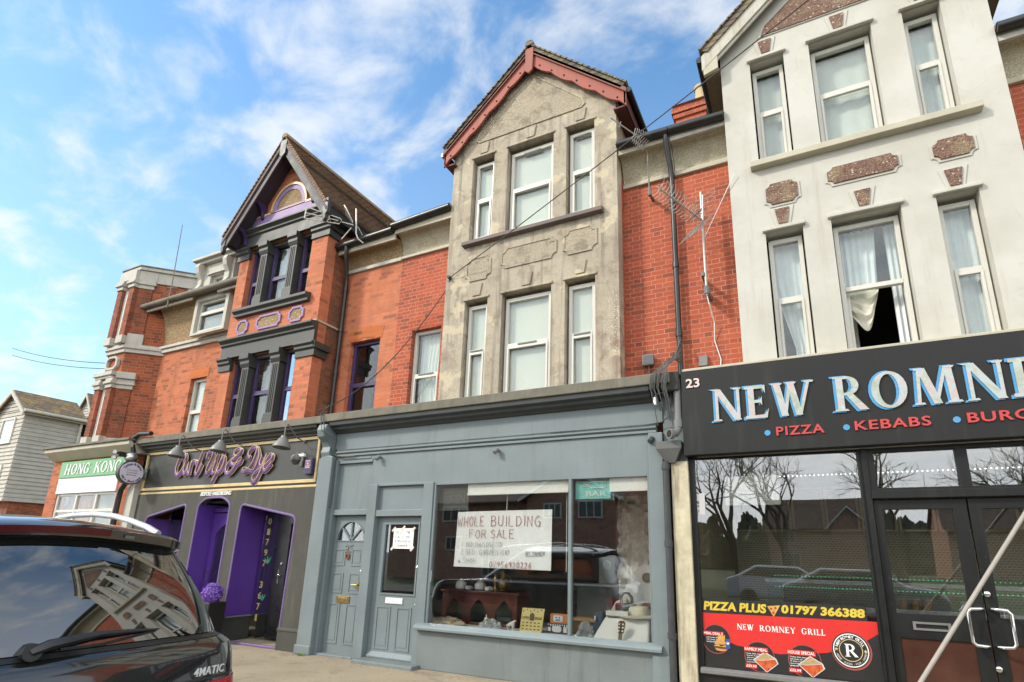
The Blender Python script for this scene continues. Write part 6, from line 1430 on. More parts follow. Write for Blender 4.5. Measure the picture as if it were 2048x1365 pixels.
hand(ri, 'WHOLE', U_(150), U_(690), V_(385), V_(195), YI, .0042, .03, rr); hand(ri, 'BUILDING', U_(800), U_(1730), V_(390), V_(190), YI, .0042, .03, rr)
hand(ri, 'FOR', U_(390), U_(750), V_(620), V_(450), YI, .004, .03, rr); hand(ri, 'SALE', U_(800), U_(1260), V_(615), V_(455), YI, .004, .03, rr)
hand(ri, '07956920226', U_(800), U_(1570), V_(1170), V_(1060), YI, .0036, .03, rr)
hand(gi_, '1', U_(240), U_(300), V_(780), V_(690), YI, .0024, .03, rr); hand(gi_, 'BED', U_(340), U_(490), V_(780), V_(690), YI, .0022, .03, rr); hand(gi_, 'MAISONETTE', U_(520), U_(1050), V_(790), V_(695), YI, .0022, .03, rr)
hand(gi_, '2', U_(240), U_(300), V_(935), V_(830), YI, .0024, .03, rr); hand(gi_, 'BED', U_(340), U_(530), V_(940), V_(835), YI, .0022, .03, rr); hand(gi_, 'GARDEN', U_(600), U_(970), V_(940), V_(835), YI, .0024, .03, rr); hand(gi_, 'FLAT', U_(1000), U_(1160), V_(930), V_(840), YI, .0024, .03, rr)
hand(gi_, 'SHOP', U_(290), U_(560), V_(1105), V_(1010), YI, .0022, .03, rr); hand(gi_, '&', U_(195), U_(250), V_(1100), V_(1040), YI, .003, .03, rr); hand(gi_, 'BY OWNER', U_(1450), U_(1790), V_(925), V_(860), YI, .003, .05, rr)
gi_.tube([(U_(1450), YI, V_(945)), (U_(1745), YI, V_(935))], .003, 5)
ri.build('red_writing', RED_INK, PO); gi_.build('grey_writing', GREY_INK, PO)
NO = thing('notice', 'small white handwritten notice taped inside the half glazed shop door', 'notice', (-5.81, .09, 1.67))
MB().box(-6.01, -5.61, .090, .093, 1.67, 1.985).build('sheet', PAPER, NO)
ti = MB()
for (x, z) in ((-6.01, 1.97), (-5.62, 1.97), (-6.01, 1.68), (-5.62, 1.67), (-5.82, 1.99)): ti.obox((x, .0875, z), (.7, 0, .7), (0, 1, 0), (-.7, 0, .7), .045, .0008, .018)
ti.build('tape', paint('masking_tape', (.66, .62, .5), .6, .1), NO); gi_ = MB()
hand(gi_, 'TO LET THE', -5.97, -5.66, 1.90, 1.945, .086, .0022, .06, rr); hand(gi_, 'CALL ON', -5.97, -5.66, 1.83, 1.87, .086, .0022, .06, rr); hand(gi_, '07956920226', -5.97, -5.66, 1.765, 1.80, .086, .002, .06, rr); hand(gi_, 'OWNER', -5.90, -5.70, 1.70, 1.735, .086, .0024, .06, rr)
gi_.build('writing', GREY_INK, NO)
BS = thing('bar_sign', 'turquoise BAR sign with bottle outline in the window corner', 'bar sign', (-2.6, .08, 2.37))
MB().box(-2.86, -2.35, .075, .095, 2.37, 2.615).build('board', paint('turquoise_board', (.22, .60, .54), .45, .08, 4), BS, bevel=.004)
MB().box(-2.88, -2.31, .10, .112, 2.35, 2.65).build('backing', DULLGREY, BS)
nb = MB().tube([(-2.74, .068, 2.545), (-2.66, .068, 2.545), (-2.62, .068, 2.515), (-2.46, .068, 2.515), (-2.42, .068, 2.53), (-2.42, .068, 2.585), (-2.46, .068, 2.60), (-2.62, .068, 2.60), (-2.66, .068, 2.57), (-2.74, .068, 2.57)], .006, 6, closed=True)
text_fit(nb, 'BAR', -2.70, -2.41, 2.405, 2.475, .074, .006, .0); nb.build('outline', WHITE, BS)
OS = thing('open_sign', 'unlit grey OPEN light sign in the top left of the shop window', 'open sign', (-4.9, .1, 2.24))
MB().box(-5.16, -4.62, .09, .12, 2.25, 2.595).build('panel', paint('dark_acrylic', (.09, .09, .085), .4, .2, 6), OS, bevel=.004); nb = MB(); text_fit(nb, 'OPEN', -5.03, -4.68, 2.35, 2.48, .089, .006, -.01); nb.build('lettering', DULLGREY, OS)
MB().box(-5.205, -5.165, .015, .022, 1.20, 1.36).build('sticker', WHITE); o = bpy.data.objects['sticker']; tag(o, 'small white sticker on the left edge of the shop window glass', 'sticker')
SHZ = .587
# wooden cabinet with arched openings
CBN = thing('display_cabinet', 'dark red wooden cabinet with three ogee arched openings on the window shelf', 'cabinet', (-4.6, .7, SHZ))
WOOD = paint('mahogany', (.095, .026, .016), .35, .35, 6, None, .1, coat=.1)
cx0, cx1, cyf, cyb, ct = -5.25, -3.93, .48, .86, 1.07
cbb = MB().box(cx0 - .03, cx1 + .04, cyf - .04, cyb, ct - .035, ct).box(cx0, cx1, cyf - .02, cyb, ct - .075, ct - .036).box(cx0, cx0 + .025, cyf, cyb, SHZ, ct - .076).box(cx1 - .025, cx1, cyf, cyb, SHZ, ct - .076).box(cx0, cx1, cyf, cyb, SHZ, SHZ + .025)
W3 = (cx1 - cx0) / 3; lps = [[(cx0, SHZ + .0), (cx1, SHZ + .0), (cx1, ct - .075), (cx0, ct - .075)]]
for i in range(3):
    m_ = cx0 + W3 * (i + .5); hw = W3 / 2 - .075; zb = SHZ + .03; zs = SHZ + .20
    lps.append([(m_ - hw, zb), (m_ + hw, zb), (m_ + hw, zs), (m_ + hw * .82, zs + .05), (m_ + hw * .55, zs + .075), (m_ + hw * .4, zs + .12), (m_, zs + .165), (m_ - hw * .4, zs + .12), (m_ - hw * .55, zs + .075), (m_ - hw * .82, zs + .05), (m_ - hw, zs)])
plate(cbb, lps, XZ, cyf - .015, cyf + .005); cbb.build('carcass', WOOD, CBN, bevel=.003)
MB().box(cx0 + .03, cx1 - .03, cyb - .02, cyb - .01, SHZ + .03, ct - .08).build('mirror_back', paint('greenish_mirror', (.30, .40, .36), .12, .2, 5, None, 0, metal=.6), CBN)
MB().box(cx0 + .03, cx1 - .03, cyf + .05, cyb - .03, SHZ + .14, SHZ + .147).build('glass_shelf', GLASS, CBN)
WARE = paint('white_china', (.70, .69, .63), .25, .06, 6)
for i, (x, lb) in enumerate(((-5.02, 'white lidded china jar at the left on the wooden cabinet'), (-4.67, 'white lidded china jar next to the brass jug on the cabinet'))):
    t = thing('china_jar', lb, 'jar', (x, .62, ct), 'white china jars on the cabinet')
    MB().lathe([(.06, 0), (.085, .02), (.09, .06), (.08, .10), (.06, .118)], (x, .62, ct), 18).build('body', WARE, t, smooth=True); MB().lathe([(.062, .118), (.05, .135), (.015, .145), (.018, .165), (0, .172)], (x, .62, ct), 16).build('lid', WARE, t, smooth=True)
for x, lb in ((-4.86, 'small white cup between the two china jars'), (-4.50, 'small white cup beside the brass jug')):
    t = thing('cup', lb, 'cup', (x, .58, ct), 'white cups on the cabinet'); MB().lathe([(.03, 0), (.05, .01), (.052, .06), (.048, .06), (.045, .015), (0, .01)], (x, .58, ct), 16).build('bowl', WARE, t, smooth=True); MB().tube([(x + .05, .58, ct + .05), (x + .08, .58, ct + .04), (x + .08, .58, ct + .02), (x + .05, .58, ct + .015)], .006, 6).build('handle', WARE, t)
t = thing('brass_jug', 'tarnished brass jug with tall spout standing on the wooden cabinet', 'jug', (-4.25, .6, ct))
MB().lathe([(.05, 0), (.07, .012), (.055, .03), (.075, .07), (.08, .12), (.05, .18), (.035, .22), (.05, .27), (.04, .285), (.01, .32)], (-4.25, .6, ct), 18).build('body', BRASS, t, smooth=True); MB().tube([(-4.20, .6, ct + .25), (-4.13, .6, ct + .22), (-4.12, .6, ct + .12), (-4.18, .6, ct + .07)], .009, 6).build('handle', BRASS, t, smooth=True); MB().tube([(-4.31, .6, ct + .1), (-4.37, .6, ct + .18), (-4.40, .6, ct + .27)], [.02, .014, .01], 8).build('spout', BRASS, t, smooth=True)
t = thing('brass_figure', 'dull brass figurine pair behind the cups on the cabinet', 'ornament', (-4.42, .68, ct)); MB().lathe([(.05, 0), (.04, .03), (.025, .08), (.045, .14), (.03, .19), (.018, .21), (.03, .24), (.0, .27)], (-4.43, .68, ct), 12).lathe([(.04, 0), (.03, .05), (.035, .12), (.02, .17), (.025, .2), (0, .22)], (-4.35, .72, ct), 12).build('body', BRASS, t, smooth=True)
CAL = thing('calendar', 'yellow coffee calendar card leaning on the window shelf', 'calendar', (-3.58, .25, SHZ))
CALF = lambda u, v, w: (u, .23 + (v - SHZ) * .12 + w, v)
MB().prism([(-3.76, SHZ), (-3.42, SHZ), (-3.39, SHZ + .31), (-3.735, SHZ + .31)], CALF, 0, .006).build('card', paint('yellow_card', (.66, .54, .22), .7, .06), CAL)
ci = MB(); text_fit(ci, 'COFFEE', -3.74, -3.62, SHZ + .165, SHZ + .20, -.002, .002, .005, fn=CALF); text_fit(ci, 'BREAK', -3.53, -3.42, SHZ + .165, SHZ + .20, -.002, .002, .005, fn=CALF)
ci.prism([(-3.61, SHZ + .15), (-3.54, SHZ + .15), (-3.54, SHZ + .23), (-3.575, SHZ + .255), (-3.61, SHZ + .23)], CALF, -.003, -.001)
for r_ in range(3):
    for c_ in range(5): ci.prism([(-3.72 + .06 * c_, SHZ + .03 + .042 * r_), (-3.69 + .06 * c_, SHZ + .03 + .042 * r_), (-3.69 + .06 * c_, SHZ + .045 + .042 * r_), (-3.72 + .06 * c_, SHZ + .045 + .042 * r_)], CALF, -.003, -.001)
for c_ in range(6): ci.prism([(x_ + -3.72 + .055 * c_, z_ + SHZ + .26 + .02 * (c_ % 2)) for x_, z_ in ((0, 0), (.016, 0), (.012, .02), (.002, .018))], CALF, -.003, -.001)
ci.build('print', paint('brown_print', (.12, .08, .04), .7, .1), CAL)
BX = thing('toy_box', 'orange and black toy box printed with a grey robot face', 'box', (-3.2, .36, SHZ))
MB().box(-3.36, -3.05, .30, .40, SHZ, SHZ + .13).build('lower_box', paint('charcoal_card', (.05, .05, .055), .5, .1), BX, bevel=.003); MB().box(-3.33, -3.07, .32, .42, SHZ + .13, SHZ + .25).build('upper_box', paint('orange_card', (.50, .19, .07), .5, .1), BX, bevel=.003)
rb_ = MB().pxz(rrect(-3.28, -3.14, SHZ + .15, SHZ + .235, .02), .316, .321).pxz(rrect(-3.29, -3.15, SHZ + .02, SHZ + .10, .035), .296, .301)
for i in range(9): rb_.box(-3.35 + .034 * i, -3.335 + .034 * i, .297, .301, SHZ + .105 - .01 * (i % 3), SHZ + .122)
rb_.box(-3.35, -3.31, .297, .301, SHZ + .03, SHZ + .08).box(-3.12, -3.07, .297, .301, SHZ + .02, SHZ + .09); rb_.build('print', paint('pale_print', (.62, .64, .66), .5, .1), BX)
ey = MB().lathe([(.010, 0), (.010, .002)], (-3.235, .316, SHZ + .205), 10, (0, -1, 0)).lathe([(.010, 0), (.010, .002)], (-3.185, .316, SHZ + .205), 10, (0, -1, 0)).box(-3.25, -3.17, .312, .316, SHZ + .165, SHZ + .172).box(-3.24, -3.18, .312, .316, SHZ + .18, SHZ + .185); ey.build('eyes', BLACKPLASTIC, BX)
t = thing('cardboard_box', 'open brown cardboard box with a white label behind the window mullion', 'box', (-2.95, .55, SHZ)); MB().box(-3.08, -2.72, .46, .74, SHZ, SHZ + .20).build('body', paint('brown_cardboard', (.30, .19, .10), .8, .12, 8), t, bevel=.004); MB().box(-3.10, -2.70, .42, .46, SHZ + .17, SHZ + .21).build('flap', paint('brown_cardboard', (.30, .19, .10), .8, .12, 8), t); MB().box(-2.90, -2.80, .455, .4595, SHZ + .12, SHZ + .16).build('label_panel', WHITE, t)
# white cloth covered box, hat, bag, guitar head
CLOTH = paint('white_cloth', (.74, .73, .68), .85, .06, 4, None, .1)
t = thing('cloth_covered_box', 'large box under a white cloth at the right of the window', 'covered box', (-2.25, .5, SHZ))
MB().add([(-2.66, .16, SHZ), (-1.90, .14, SHZ), (-1.90, .75, SHZ), (-2.62, .75, SHZ), (-2.52, .30, SHZ + .27), (-1.92, .26, SHZ + .27), (-1.92, .75, SHZ + .27), (-2.50, .75, SHZ + .27)], [(0, 1, 5, 4), (1, 2, 6, 5), (2, 3, 7, 6), (3, 0, 4, 7), (4, 5, 6, 7), (0, 3, 2, 1)]).build('cloth', CLOTH, t, bevel=.03, seg=3)
t = thing('guitar', 'guitar headstock poking up in front of the white cloth', 'guitar', (-2.25, .13, SHZ))
nk = MB(); nk.obox((-2.26, .11, SHZ + .05), (.12, 0, 1), (0, 1, 0), (1, 0, -.12), .07, .008, .022); nk.build('neck', paint('neck_wood', (.2, .16, .11), .5, .2, 12), t)
MB().prism([(-.035, .0), (.035, 0), (.05, .12), (.03, .15), (-.03, .15), (-.05, .12)], lambda u, v, w: (-2.25 + u + v * .12, .10 + w, SHZ + .10 + v), 0, .015).build('headstock', paint('head_wood', (.16, .07, .035), .4, .2, 12), t, bevel=.004)
pg = MB()
for i in range(3):
    for s in (-1, 1): pg.lathe([(.011, 0), (.011, .02)], (-2.25 + .025 * s + (.03 + .04 * i) * .12, .10, SHZ + .13 + .04 * i), 8, (0, -1, 0))
pg.build('peg', WHITE, t)
t = thing('hat', 'cream wide brimmed straw hat on the white cloth', 'hat', (-2.15, .42, SHZ + .28)); MB().lathe([(.29, .0), (.295, .012), (.15, .03), (.14, .10), (.12, .125), (0, .13)], (-2.10, .46, SHZ + .275), 28).build('brim_and_crown', paint('cream_straw', (.62, .58, .46), .8, .1, 30), t, smooth=True)
t = thing('white_box', 'long flat white box lying against the straw hat', 'box', (-2.37, .34, SHZ + .28)); MB().box(-2.50, -2.20, .26, .38, SHZ + .285, SHZ + .345).build('lid', WARE, t, bevel=.004); MB().box(-2.495, -2.205, .265, .375, SHZ + .272, SHZ + .284).build('base', DULLGREY, t)
t = thing('handbag', 'small black handbag with two looped handles behind the hat', 'handbag', (-2.32, .56, SHZ + .3)); MB().box(-2.46, -2.18, .52, .62, SHZ + .29, SHZ + .42).build('body', paint('black_leather', (.025, .035, .03), .4, .2), t, bevel=.015); hb = MB()
for y in (.53, .60): hb.tube([(-2.38, y, SHZ + .41), (-2.385, y, SHZ + .50), (-2.34, y, SHZ + .56), (-2.28, y, SHZ + .555), (-2.235, y, SHZ + .50), (-2.23, y, SHZ + .41)], .008, 6)
hb.build('handle', BLACKPLASTIC, t, smooth=True)
t = thing('brown_bag', 'slumped brown leather bag behind the straw hat', 'bag', (-2.05, .66, SHZ + .3)); MB().lathe([(.17, 0), (.19, .05), (.16, .11), (.08, .15), (0, .16)], (-2.02, .66, SHZ + .28), 16).build('body', paint('brown_leather', (.13, .05, .03), .55, .2, 8), t, smooth=True)
bd_ = MB(); ol = rnd([(-2.66, SHZ), (-1.78, SHZ), (-1.78, 1.52), (-2.15, 1.52), (-2.33, 1.35), (-2.48, 1.0)], [.01, .01, .05, .15, .3, .1], 7); plate(bd_, [ol, circ(-2.08, 1.34, .075, .07, 20)], XZ, .80, .83)
tag(bd_.build('board', paint('white_laminate', (.62, .62, .60), .5, .06)), 'upright white board with a round hole behind the handbag', 'board')
bd_ = MB(); plate(bd_, [[(-2.62, SHZ), (-2.50, SHZ), (-2.44, .86), (-2.32, 1.03), (-2.36, 1.07), (-2.50, 1.02), (-2.60, .86)]], XZ, .68, .76); tag(bd_.build('chair_back', paint('cream_vinyl', (.62, .58, .48), .6, .1), bevel=.02), 'cream curved chair back left of the black handbag', 'chair')
t = thing('navy_bag', 'navy blue canvas bag slumped left of the white cloth', 'bag', (-2.66, .5, SHZ)); MB().add([(-2.80, .42, SHZ), (-2.58, .40, SHZ), (-2.56, .62, SHZ), (-2.82, .62, SHZ), (-2.74, .46, SHZ + .30), (-2.60, .44, SHZ + .32), (-2.60, .60, SHZ + .30), (-2.76, .58, SHZ + .27)], [(0, 1, 5, 4), (1, 2, 6, 5), (2, 3, 7, 6), (3, 0, 4, 7), (4, 5, 6, 7), (0, 3, 2, 1)]).build('body', paint('navy_canvas', (.045, .065, .11), .8, .2, 8), t, bevel=.03, seg=3); MB().box(-2.715, -2.70, .41, .425, SHZ + .2, SHZ + .25).build('clip', WHITE, t)
def crumple(name, c, sx, sy, sz, mat, label, cat, seed, n=10):
    rg = random.Random(seed); vs = []; fs = []
    for j in range(n + 1):
        th = PI * .5 * j / n
        for i in range(2 * n):
            ph = 2 * PI * i / (2 * n); f_ = 1 + rg.uniform(-.22, .22)
            vs.append((c[0] + sx * math.cos(th) * math.cos(ph) * f_, c[1] + sy * math.cos(th) * math.sin(ph) * f_, c[2] + sz * math.sin(th) * f_))
    w = 2 * n
    for j in range(n):
        for i in range(w): fs.append((j * w + i, j * w + (i + 1) % w, (j + 1) * w + (i + 1) % w, (j + 1) * w + i))
    tag(MB().add(vs, fs).build(name, mat), label, cat)
KRAFT = paint('tan_paper', (.40, .33, .22), .85, .2, 10); CLEARBAG = paint('grey_polythene', (.40, .41, .40), .3, .3, 10)
crumple('paper_wrap', (-5.0, .28, SHZ), .30, .10, .10, KRAFT, 'crumpled tan wrapping paper at the left end of the window shelf', 'paper', 2)
crumple('plastic_bag', (-2.78, .24, SHZ), .12, .09, .17, CLEARBAG, 'crumpled clear plastic bag just right of the window mullion', 'plastic bag', 4)
crumple('plastic_bag', (-4.22, .22, SHZ), .18, .07, .12, CLEARBAG, 'crumpled clear plastic in front of the cabinet arches', 'plastic bag', 6)
tag(MB().add([(-2.92, .20, SHZ), (-2.72, .16, SHZ), (-2.76, .24, SHZ + .14), (-2.92, .24, SHZ + .02), (-2.92, .26, SHZ), (-2.72, .26, SHZ)], [(0, 1, 2, 3), (0, 4, 5, 1), (1, 5, 2), (0, 3, 4), (3, 2, 5, 4)]).build('folded_card', PAPER), 'folded white card standing right of the window mullion', 'card')
t = thing('candlestick', 'slim white candlestick ornament standing in front of the cabinet', 'ornament', (-4.27, .18, SHZ)); MB().lathe([(.03, 0), (.02, .01), (.008, .03), (.008, .12), (.03, .125), (.028, .14), (.008, .16), (.006, .19), (0, .195)], (-4.27, .18, SHZ), 12).build('stem', WARE, t, smooth=True)
HO = thing('horse_ornament', 'little white horse ornament in front of the cabinet', 'ornament', (-3.86, .18, SHZ))
hm = bpy.data.meshes.new('horse_ornament'); J = [(0, 0, .075), (.03, 0, .08), (.055, 0, .085), (.075, 0, .115), (.095, 0, .112), (.058, .014, .04), (.06, .014, 0), (.058, -.014, .04), (.064, -.014, 0), (-.005, .014, .04), (-.012, .014, 0), (-.005, -.014, .04), (0, -.014, 0), (-.02, 0, .07), (-.035, 0, .045)]
Ed = [(0, 1), (1, 2), (2, 3), (3, 4), (2, 5), (5, 6), (2, 7), (7, 8), (0, 9), (9, 10), (0, 11), (11, 12), (0, 13), (13, 14)]; hm.from_pydata([(p[0] * 1.2 - .04, p[1] * 1.2, p[2] * 1.2) for p in J], Ed, [])
hb_ = bpy.data.objects.new('body', hm); COL.objects.link(hb_); hb_.parent = HO; sk = hb_.modifiers.new('skin', 'SKIN'); hb_.modifiers.new('sub', 'SUBSURF').levels = 1
for i, v in enumerate(hm.skin_vertices[0].data): r_ = [.026, .027, .026, .014, .010, .011, .007, .011, .007, .013, .007, .013, .007, .008, .005][i]; v.radius = (r_, r_)
hm.skin_vertices[0].data[0].use_root = True; hm.materials.append(WARE)
# darker furniture further back in the shop
t = thing('shelf_unit', 'dim grey cupboard standing further back in the shop', 'cupboard', (-3.0, 1.7, 0)); MB().box(-3.45, -2.85, 1.6, 2.1, 0, 1.15).build('carcass', paint('grey_cupboard', (.16, .16, .15), .6, .15), t, bevel=.01); MB().box(-3.48, -2.82, 1.57, 2.12, 1.15, 1.18).build('top', paint('pale_top', (.34, .33, .28), .6, .1), t)
t = thing('wall_clock', 'pale boxed clock standing on the cupboard at the back', 'clock', (-3.0, 1.75, 1.18)); MB().box(-3.12, -2.84, 1.72, 1.84, 1.185, 1.60).build('case', paint('pale_case', (.4, .39, .35), .6, .1), t, bevel=.008); MB().lathe([(.07, 0), (.075, .01), (.06, .014)], (-2.98, 1.72, 1.48), 20, (0, -1, 0)).build('dial', METAL, t)
t = thing('stereo', 'stack of dark blue-grey stereo boxes at the back of the shop', 'stereo', (-2.65, 1.8, 0)); MB().box(-2.80, -2.40, 1.8, 2.1, 1.05, 1.25).build('deck', paint('dark_teal_plastic', (.05, .07, .08), .35, .2), t, bevel=.01); MB().box(-2.75, -2.45, 1.82, 2.1, 1.26, 1.42).build('tuner', paint('blue_grey_plastic', (.12, .17, .19), .35, .2), t, bevel=.01); MB().box(-2.82, -2.38, 1.8, 2.12, .0, 1.04).build('stand', DARKROOM, t)
# crumpled translucent dust sheet hung at the right
n = 26; mrow = 30; vs = []; fs = []
for s_ in (0, .004):
    for j in range(mrow + 1):
        for i in range(n + 1):
            u = i / n; v = j / mrow; p = Vector((u * 3, v * 5, s_)); vs.append((-2.56 + .78 * u, 1.02 + s_ + .16 * mnoise.noise(p * 2.2) + .10 * mnoise.noise(p * 5), .6 + 1.9 * v))
w_ = n + 1
for s_ in (0, 1):
    for j in range(mrow):
        for i in range(n): o = s_ * (mrow + 1) * w_ + j * w_ + i; fs.append((o, o + 1, o + 1 + w_, o + w_))
tag(MB().add(vs, fs).build('dust_sheet', paint('grey_dust_sheet', (.72, .70, .63), .5, .3, 4, None, .2), smooth=True), 'crumpled grey dust sheet hanging at the right side of the window', 'sheet')

# ================================================================== in and on the grill window
BN = thing('window_banner', 'red and black PIZZA PLUS takeaway banner stuck low on the grill window', 'banner', (-.4, .01, .5))
RB = paint('red_vinyl', (.62, .03, .025), .35, .04, 2); BB_ = paint('black_vinyl', (.022, .022, .021), .35, .1, 3); YEL = paint('yellow_vinyl', (.62, .46, .05), .4, .08, 8); WV = paint('white_vinyl', (.82, .80, .76), .4, .04)
Yb = .028
MB().box(-1.215, .555, Yb - .002, Yb + .001, .425, 1.005).box(-1.215, .47, Yb - .002, Yb + .001, 1.0055, 1.165).build('black_ground', BB_, BN)
MB().pxz([(-1.215, 1.003), (.555, 1.018), (.555, .90), (.40, .80), (.06, .675), (-.42, .62), (-.86, .675), (-1.215, .82)], Yb - .004, Yb - .002).build('red_ground', RB, BN)
yt = MB(); y2_ = MB(); text_fit(yt, 'PIZZA PLUS', -1.20, -.51, 1.035, 1.135, Yb - .003, .003, .045, .12); text_fit(y2_, '01797 366388', -.355, .455, 1.045, 1.14, Yb - .003, .003, .045, .08); yt.build('lettering', YEL, BN); y2_.build('phone_number', YEL, BN)
wt = MB(); [(serif(q_, s_, a_, b_, .845, .907, Yb - .0045, .002, gap=.12), q_.build('title', WV, BN)) for s_, a_, b_, q_ in (('NEW', -.84, -.66, MB()), ('ROMNEY', -.60, -.23, MB()), ('GRILL', -.17, .06, MB()))]
pz = MB().pxz([(-.50, 1.115), (-.365, 1.13), (-.44, 1.005)], Yb - .008, Yb - .0045); pzo = pz.build('pizza_slice', paint('cheese', (.65, .38, .08), .5, .3, 30), BN); pe_ = MB()
for (x, z) in ((-.46, 1.09), (-.415, 1.10), (-.44, 1.05)): pe_.lathe([(.014, 0), (.014, .002)], (x, Yb - .0085, z), 10, (0, -1, 0))
pe_.build('topping', paint('pepperoni', (.42, .07, .03), .5, .2), pzo)
def disc(cx, cz, r):
    MB().pxz(circ(cx, cz, r), Yb - .006, Yb - .0042).build('menu_disc', BB_, BN); q = MB(); plate(q, [circ(cx, cz, r + .004), circ(cx, cz, r - .004)], XZ, Yb - .0075, Yb - .0062); q.build('disc_rim', paint('dull_red_rim', (.34, .07, .06), .5, .1), BN)
rg = random.Random(4); tagb = MB()
CIR = [(-1.075, .725, .155), (-.62, .575, .155), (-.165, .575, .16)]
for (cx, cz, r) in CIR: disc(cx, cz, r)
for (x0, x1, z0, z1, s) in ((-1.21, -1.0, .765, .80, 'MEAL DEAL 5'), (-.77, -.535, .63, .668, 'FAMILY MEAL'), (-.325, -.06, .635, .675, 'HOUSE SPECIAL'), (-.765, -.66, .458, .49, '\u00a333.50'), (-.32, -.21, .458, .49, '\u00a322.99')):
    tagb.pxz([(x0 - .008, z0 - .006), (x1 + .008, z0 - .009), (x1 + .008, z1 + .004), (x0 - .008, z1 + .007)], Yb - .0095, Yb - .008); (lambda q_: (text_fit(q_, s, x0, x1, z0 + .004, z1 - .004, Yb - .0098, .0015, .02), q_.build('small_lettering', WV, BN)))(MB())
tagb.build('price_tag', RB, BN)
for (x0, z1, lines) in ((-1.185, .745, ('Half Pounder Burger', 'with Cheese, Chips', '& a Can of Drink')), (-.755, .61, ('Doner shish, chicken, kofte', '& doner, 4 pitta breads', 'chips & a bottle', '2 pots of sauce', 'prepared to', 'order')), (-.31, .615, ('Chicken shish, lamb kofte &', 'lamb doner, tub', 'of salad, 2 pitta', 'sauce & chips', 'serves two'))):
    wt = MB()
    for i, s in enumerate(lines): text_fit(wt, s, x0, x0 + .0082 * len(s), z1 - .022 * i - .015, z1 - .022 * i, Yb - .0078, .001, .012)
    wt.build('small_lettering', WV, BN)
# burger, fries and can
bg = MB().pxz([(-1.10, .665), (-1.09, .70), (-1.06, .718), (-1.0, .718), (-.97, .70), (-.965, .672)], Yb - .009, Yb - .007).pxz([(-1.095, .628), (-.965, .620), (-.975, .605), (-1.03, .598), (-1.08, .605)], Yb - .009, Yb - .007); bg.build('burger_bun', paint('bun', (.55, .27, .09), .5, .2, 30), BN)
MB().pxz([(-1.105, .630), (-.965, .622), (-.96, .645), (-1.10, .652)], Yb - .0095, Yb - .0075).build('burger_patty', paint('patty', (.12, .045, .02), .6, .2, 30), BN); MB().pxz([(-1.11, .652), (-.958, .645), (-.962, .668), (-1.03, .650), (-1.06, .668)], Yb - .0098, Yb - .0078).build('burger_cheese', paint('yellow_cheese', (.62, .38, .06), .5, .1), BN)
fr_ = MB()
for i in range(9): fr_.obox((-1.055 + .009 * i, Yb - .0088 - .0002 * i, .735 + .01 * rg.random()), (.1 * rg.uniform(-1, 1), 0, 1), (0, 1, 0), (1, 0, 0), .028, .0006, .004)
fr_.build('fries', paint('fries', (.66, .36, .06), .5, .2, 30), BN)
cn = MB().pxz(rrect(-.975, -.925, .63, .735, .008), Yb - .0105, Yb - .0085).build('drink_can', paint('blue_can', (.04, .09, .30), .3, .15, 8), BN); MB().pxz(circ(-.95, .69, .015), Yb - .0115, Yb - .0108).build('can_emblem', WV, cn); MB().pxz(circ(-.95, .69, .0135, .0135, 20, 20, 170), Yb - .0122, Yb - .0117).build('can_swirl', RB, cn)
def grill_food():
    b = NB('grilled_food'); p = b.pos(); v = b.N.new('ShaderNodeTexVoronoi'); v.inputs['Scale'].default_value = 60; b.L.new(b.scale(p, (1, 1, .5)), v.inputs[0]); r = b.N.new('ShaderNodeValToRGB'); b.L.new(b.sep(v.outputs['Color'])[0], r.inputs[0]); e = r.color_ramp.elements; e[0].color = (.35, .04, .012, 1); e[1].color = (.62, .14, .03, 1); q = e.new(.5); q.color = (.5, .085, .02, 1); b.col(r.outputs[0]); return b.set(.5)
FOOD = M('grilled_food', grill_food); SLAW = paint('salad', (.42, .30, .14), .6, .5, 60)
for (cx, cz) in ((-.575, .55), (-.12, .545)):
    MB().pxz([(cx - .115, cz - .01), (cx + .01, cz + .085), (cx + .125, cz + .02), (cx + .145, cz - .03), (cx + .02, cz - .13)], Yb - .0095, Yb - .008).build('foil_tray', paint('foil', (.6, .58, .55), .35, .2, 20), BN)
    MB().pxz([(cx - .10, cz - .012), (cx - .02, cz - .01), (cx + .115, cz + .012), (cx + .13, cz - .03), (cx + .02, cz - .12)], Yb - .0108, Yb - .0098).build('grilled_meat', FOOD, BN); MB().pxz([(cx - .098, cz - .008), (cx + .01, cz + .075), (cx + .11, cz + .018), (cx - .01, cz - .002)], Yb - .0110, Yb - .0097).build('salad', SLAW, BN)
# round emblem
ex, ez, er = .285, .72, .165
em = MB().pxz(circ(ex, ez, er + .012), Yb - .0075, Yb - .0055).build('emblem', BB_, BN)
q = MB(); plate(q, [circ(ex, ez, er), circ(ex, ez, er - .010)], XZ, Yb - .0095, Yb - .0077); arc_text(q, 'NEW ROMNEY GRILL', er - .032, 165, 20, .026, lambda u, v, w: (ex + u, Yb - .0077 - (w + .5) * .0015, ez + v), .03); serif(q, 'R', ex - .058, ex + .062, ez - .062, ez + .062, Yb - .0077, .003); q.build('emblem_letters', WV, em)
q = MB(); arc_text(q, 'KEBABS - BURGERS - PIZZA - CHICKEN', er - .030, 198, 352, .019, lambda u, v, w: (ex + u, Yb - .0077 - (w + .5) * .0015, ez + v), .01, flip=True); q.build('emblem_small_letters', paint('grey_vinyl', (.5, .5, .48), .5, .05), em)
q = MB(); plate(q, [circ(ex, ez, .110), circ(ex, ez, .103)], XZ, Yb - .0095, Yb - .0077); q.pxz(star(ex - .135, ez + .005, .02), Yb - .0095, Yb - .0077).pxz(star(ex + .135, ez + .0, .02), Yb - .0095, Yb - .0077); q.build('emblem_gold', GOLD, em)
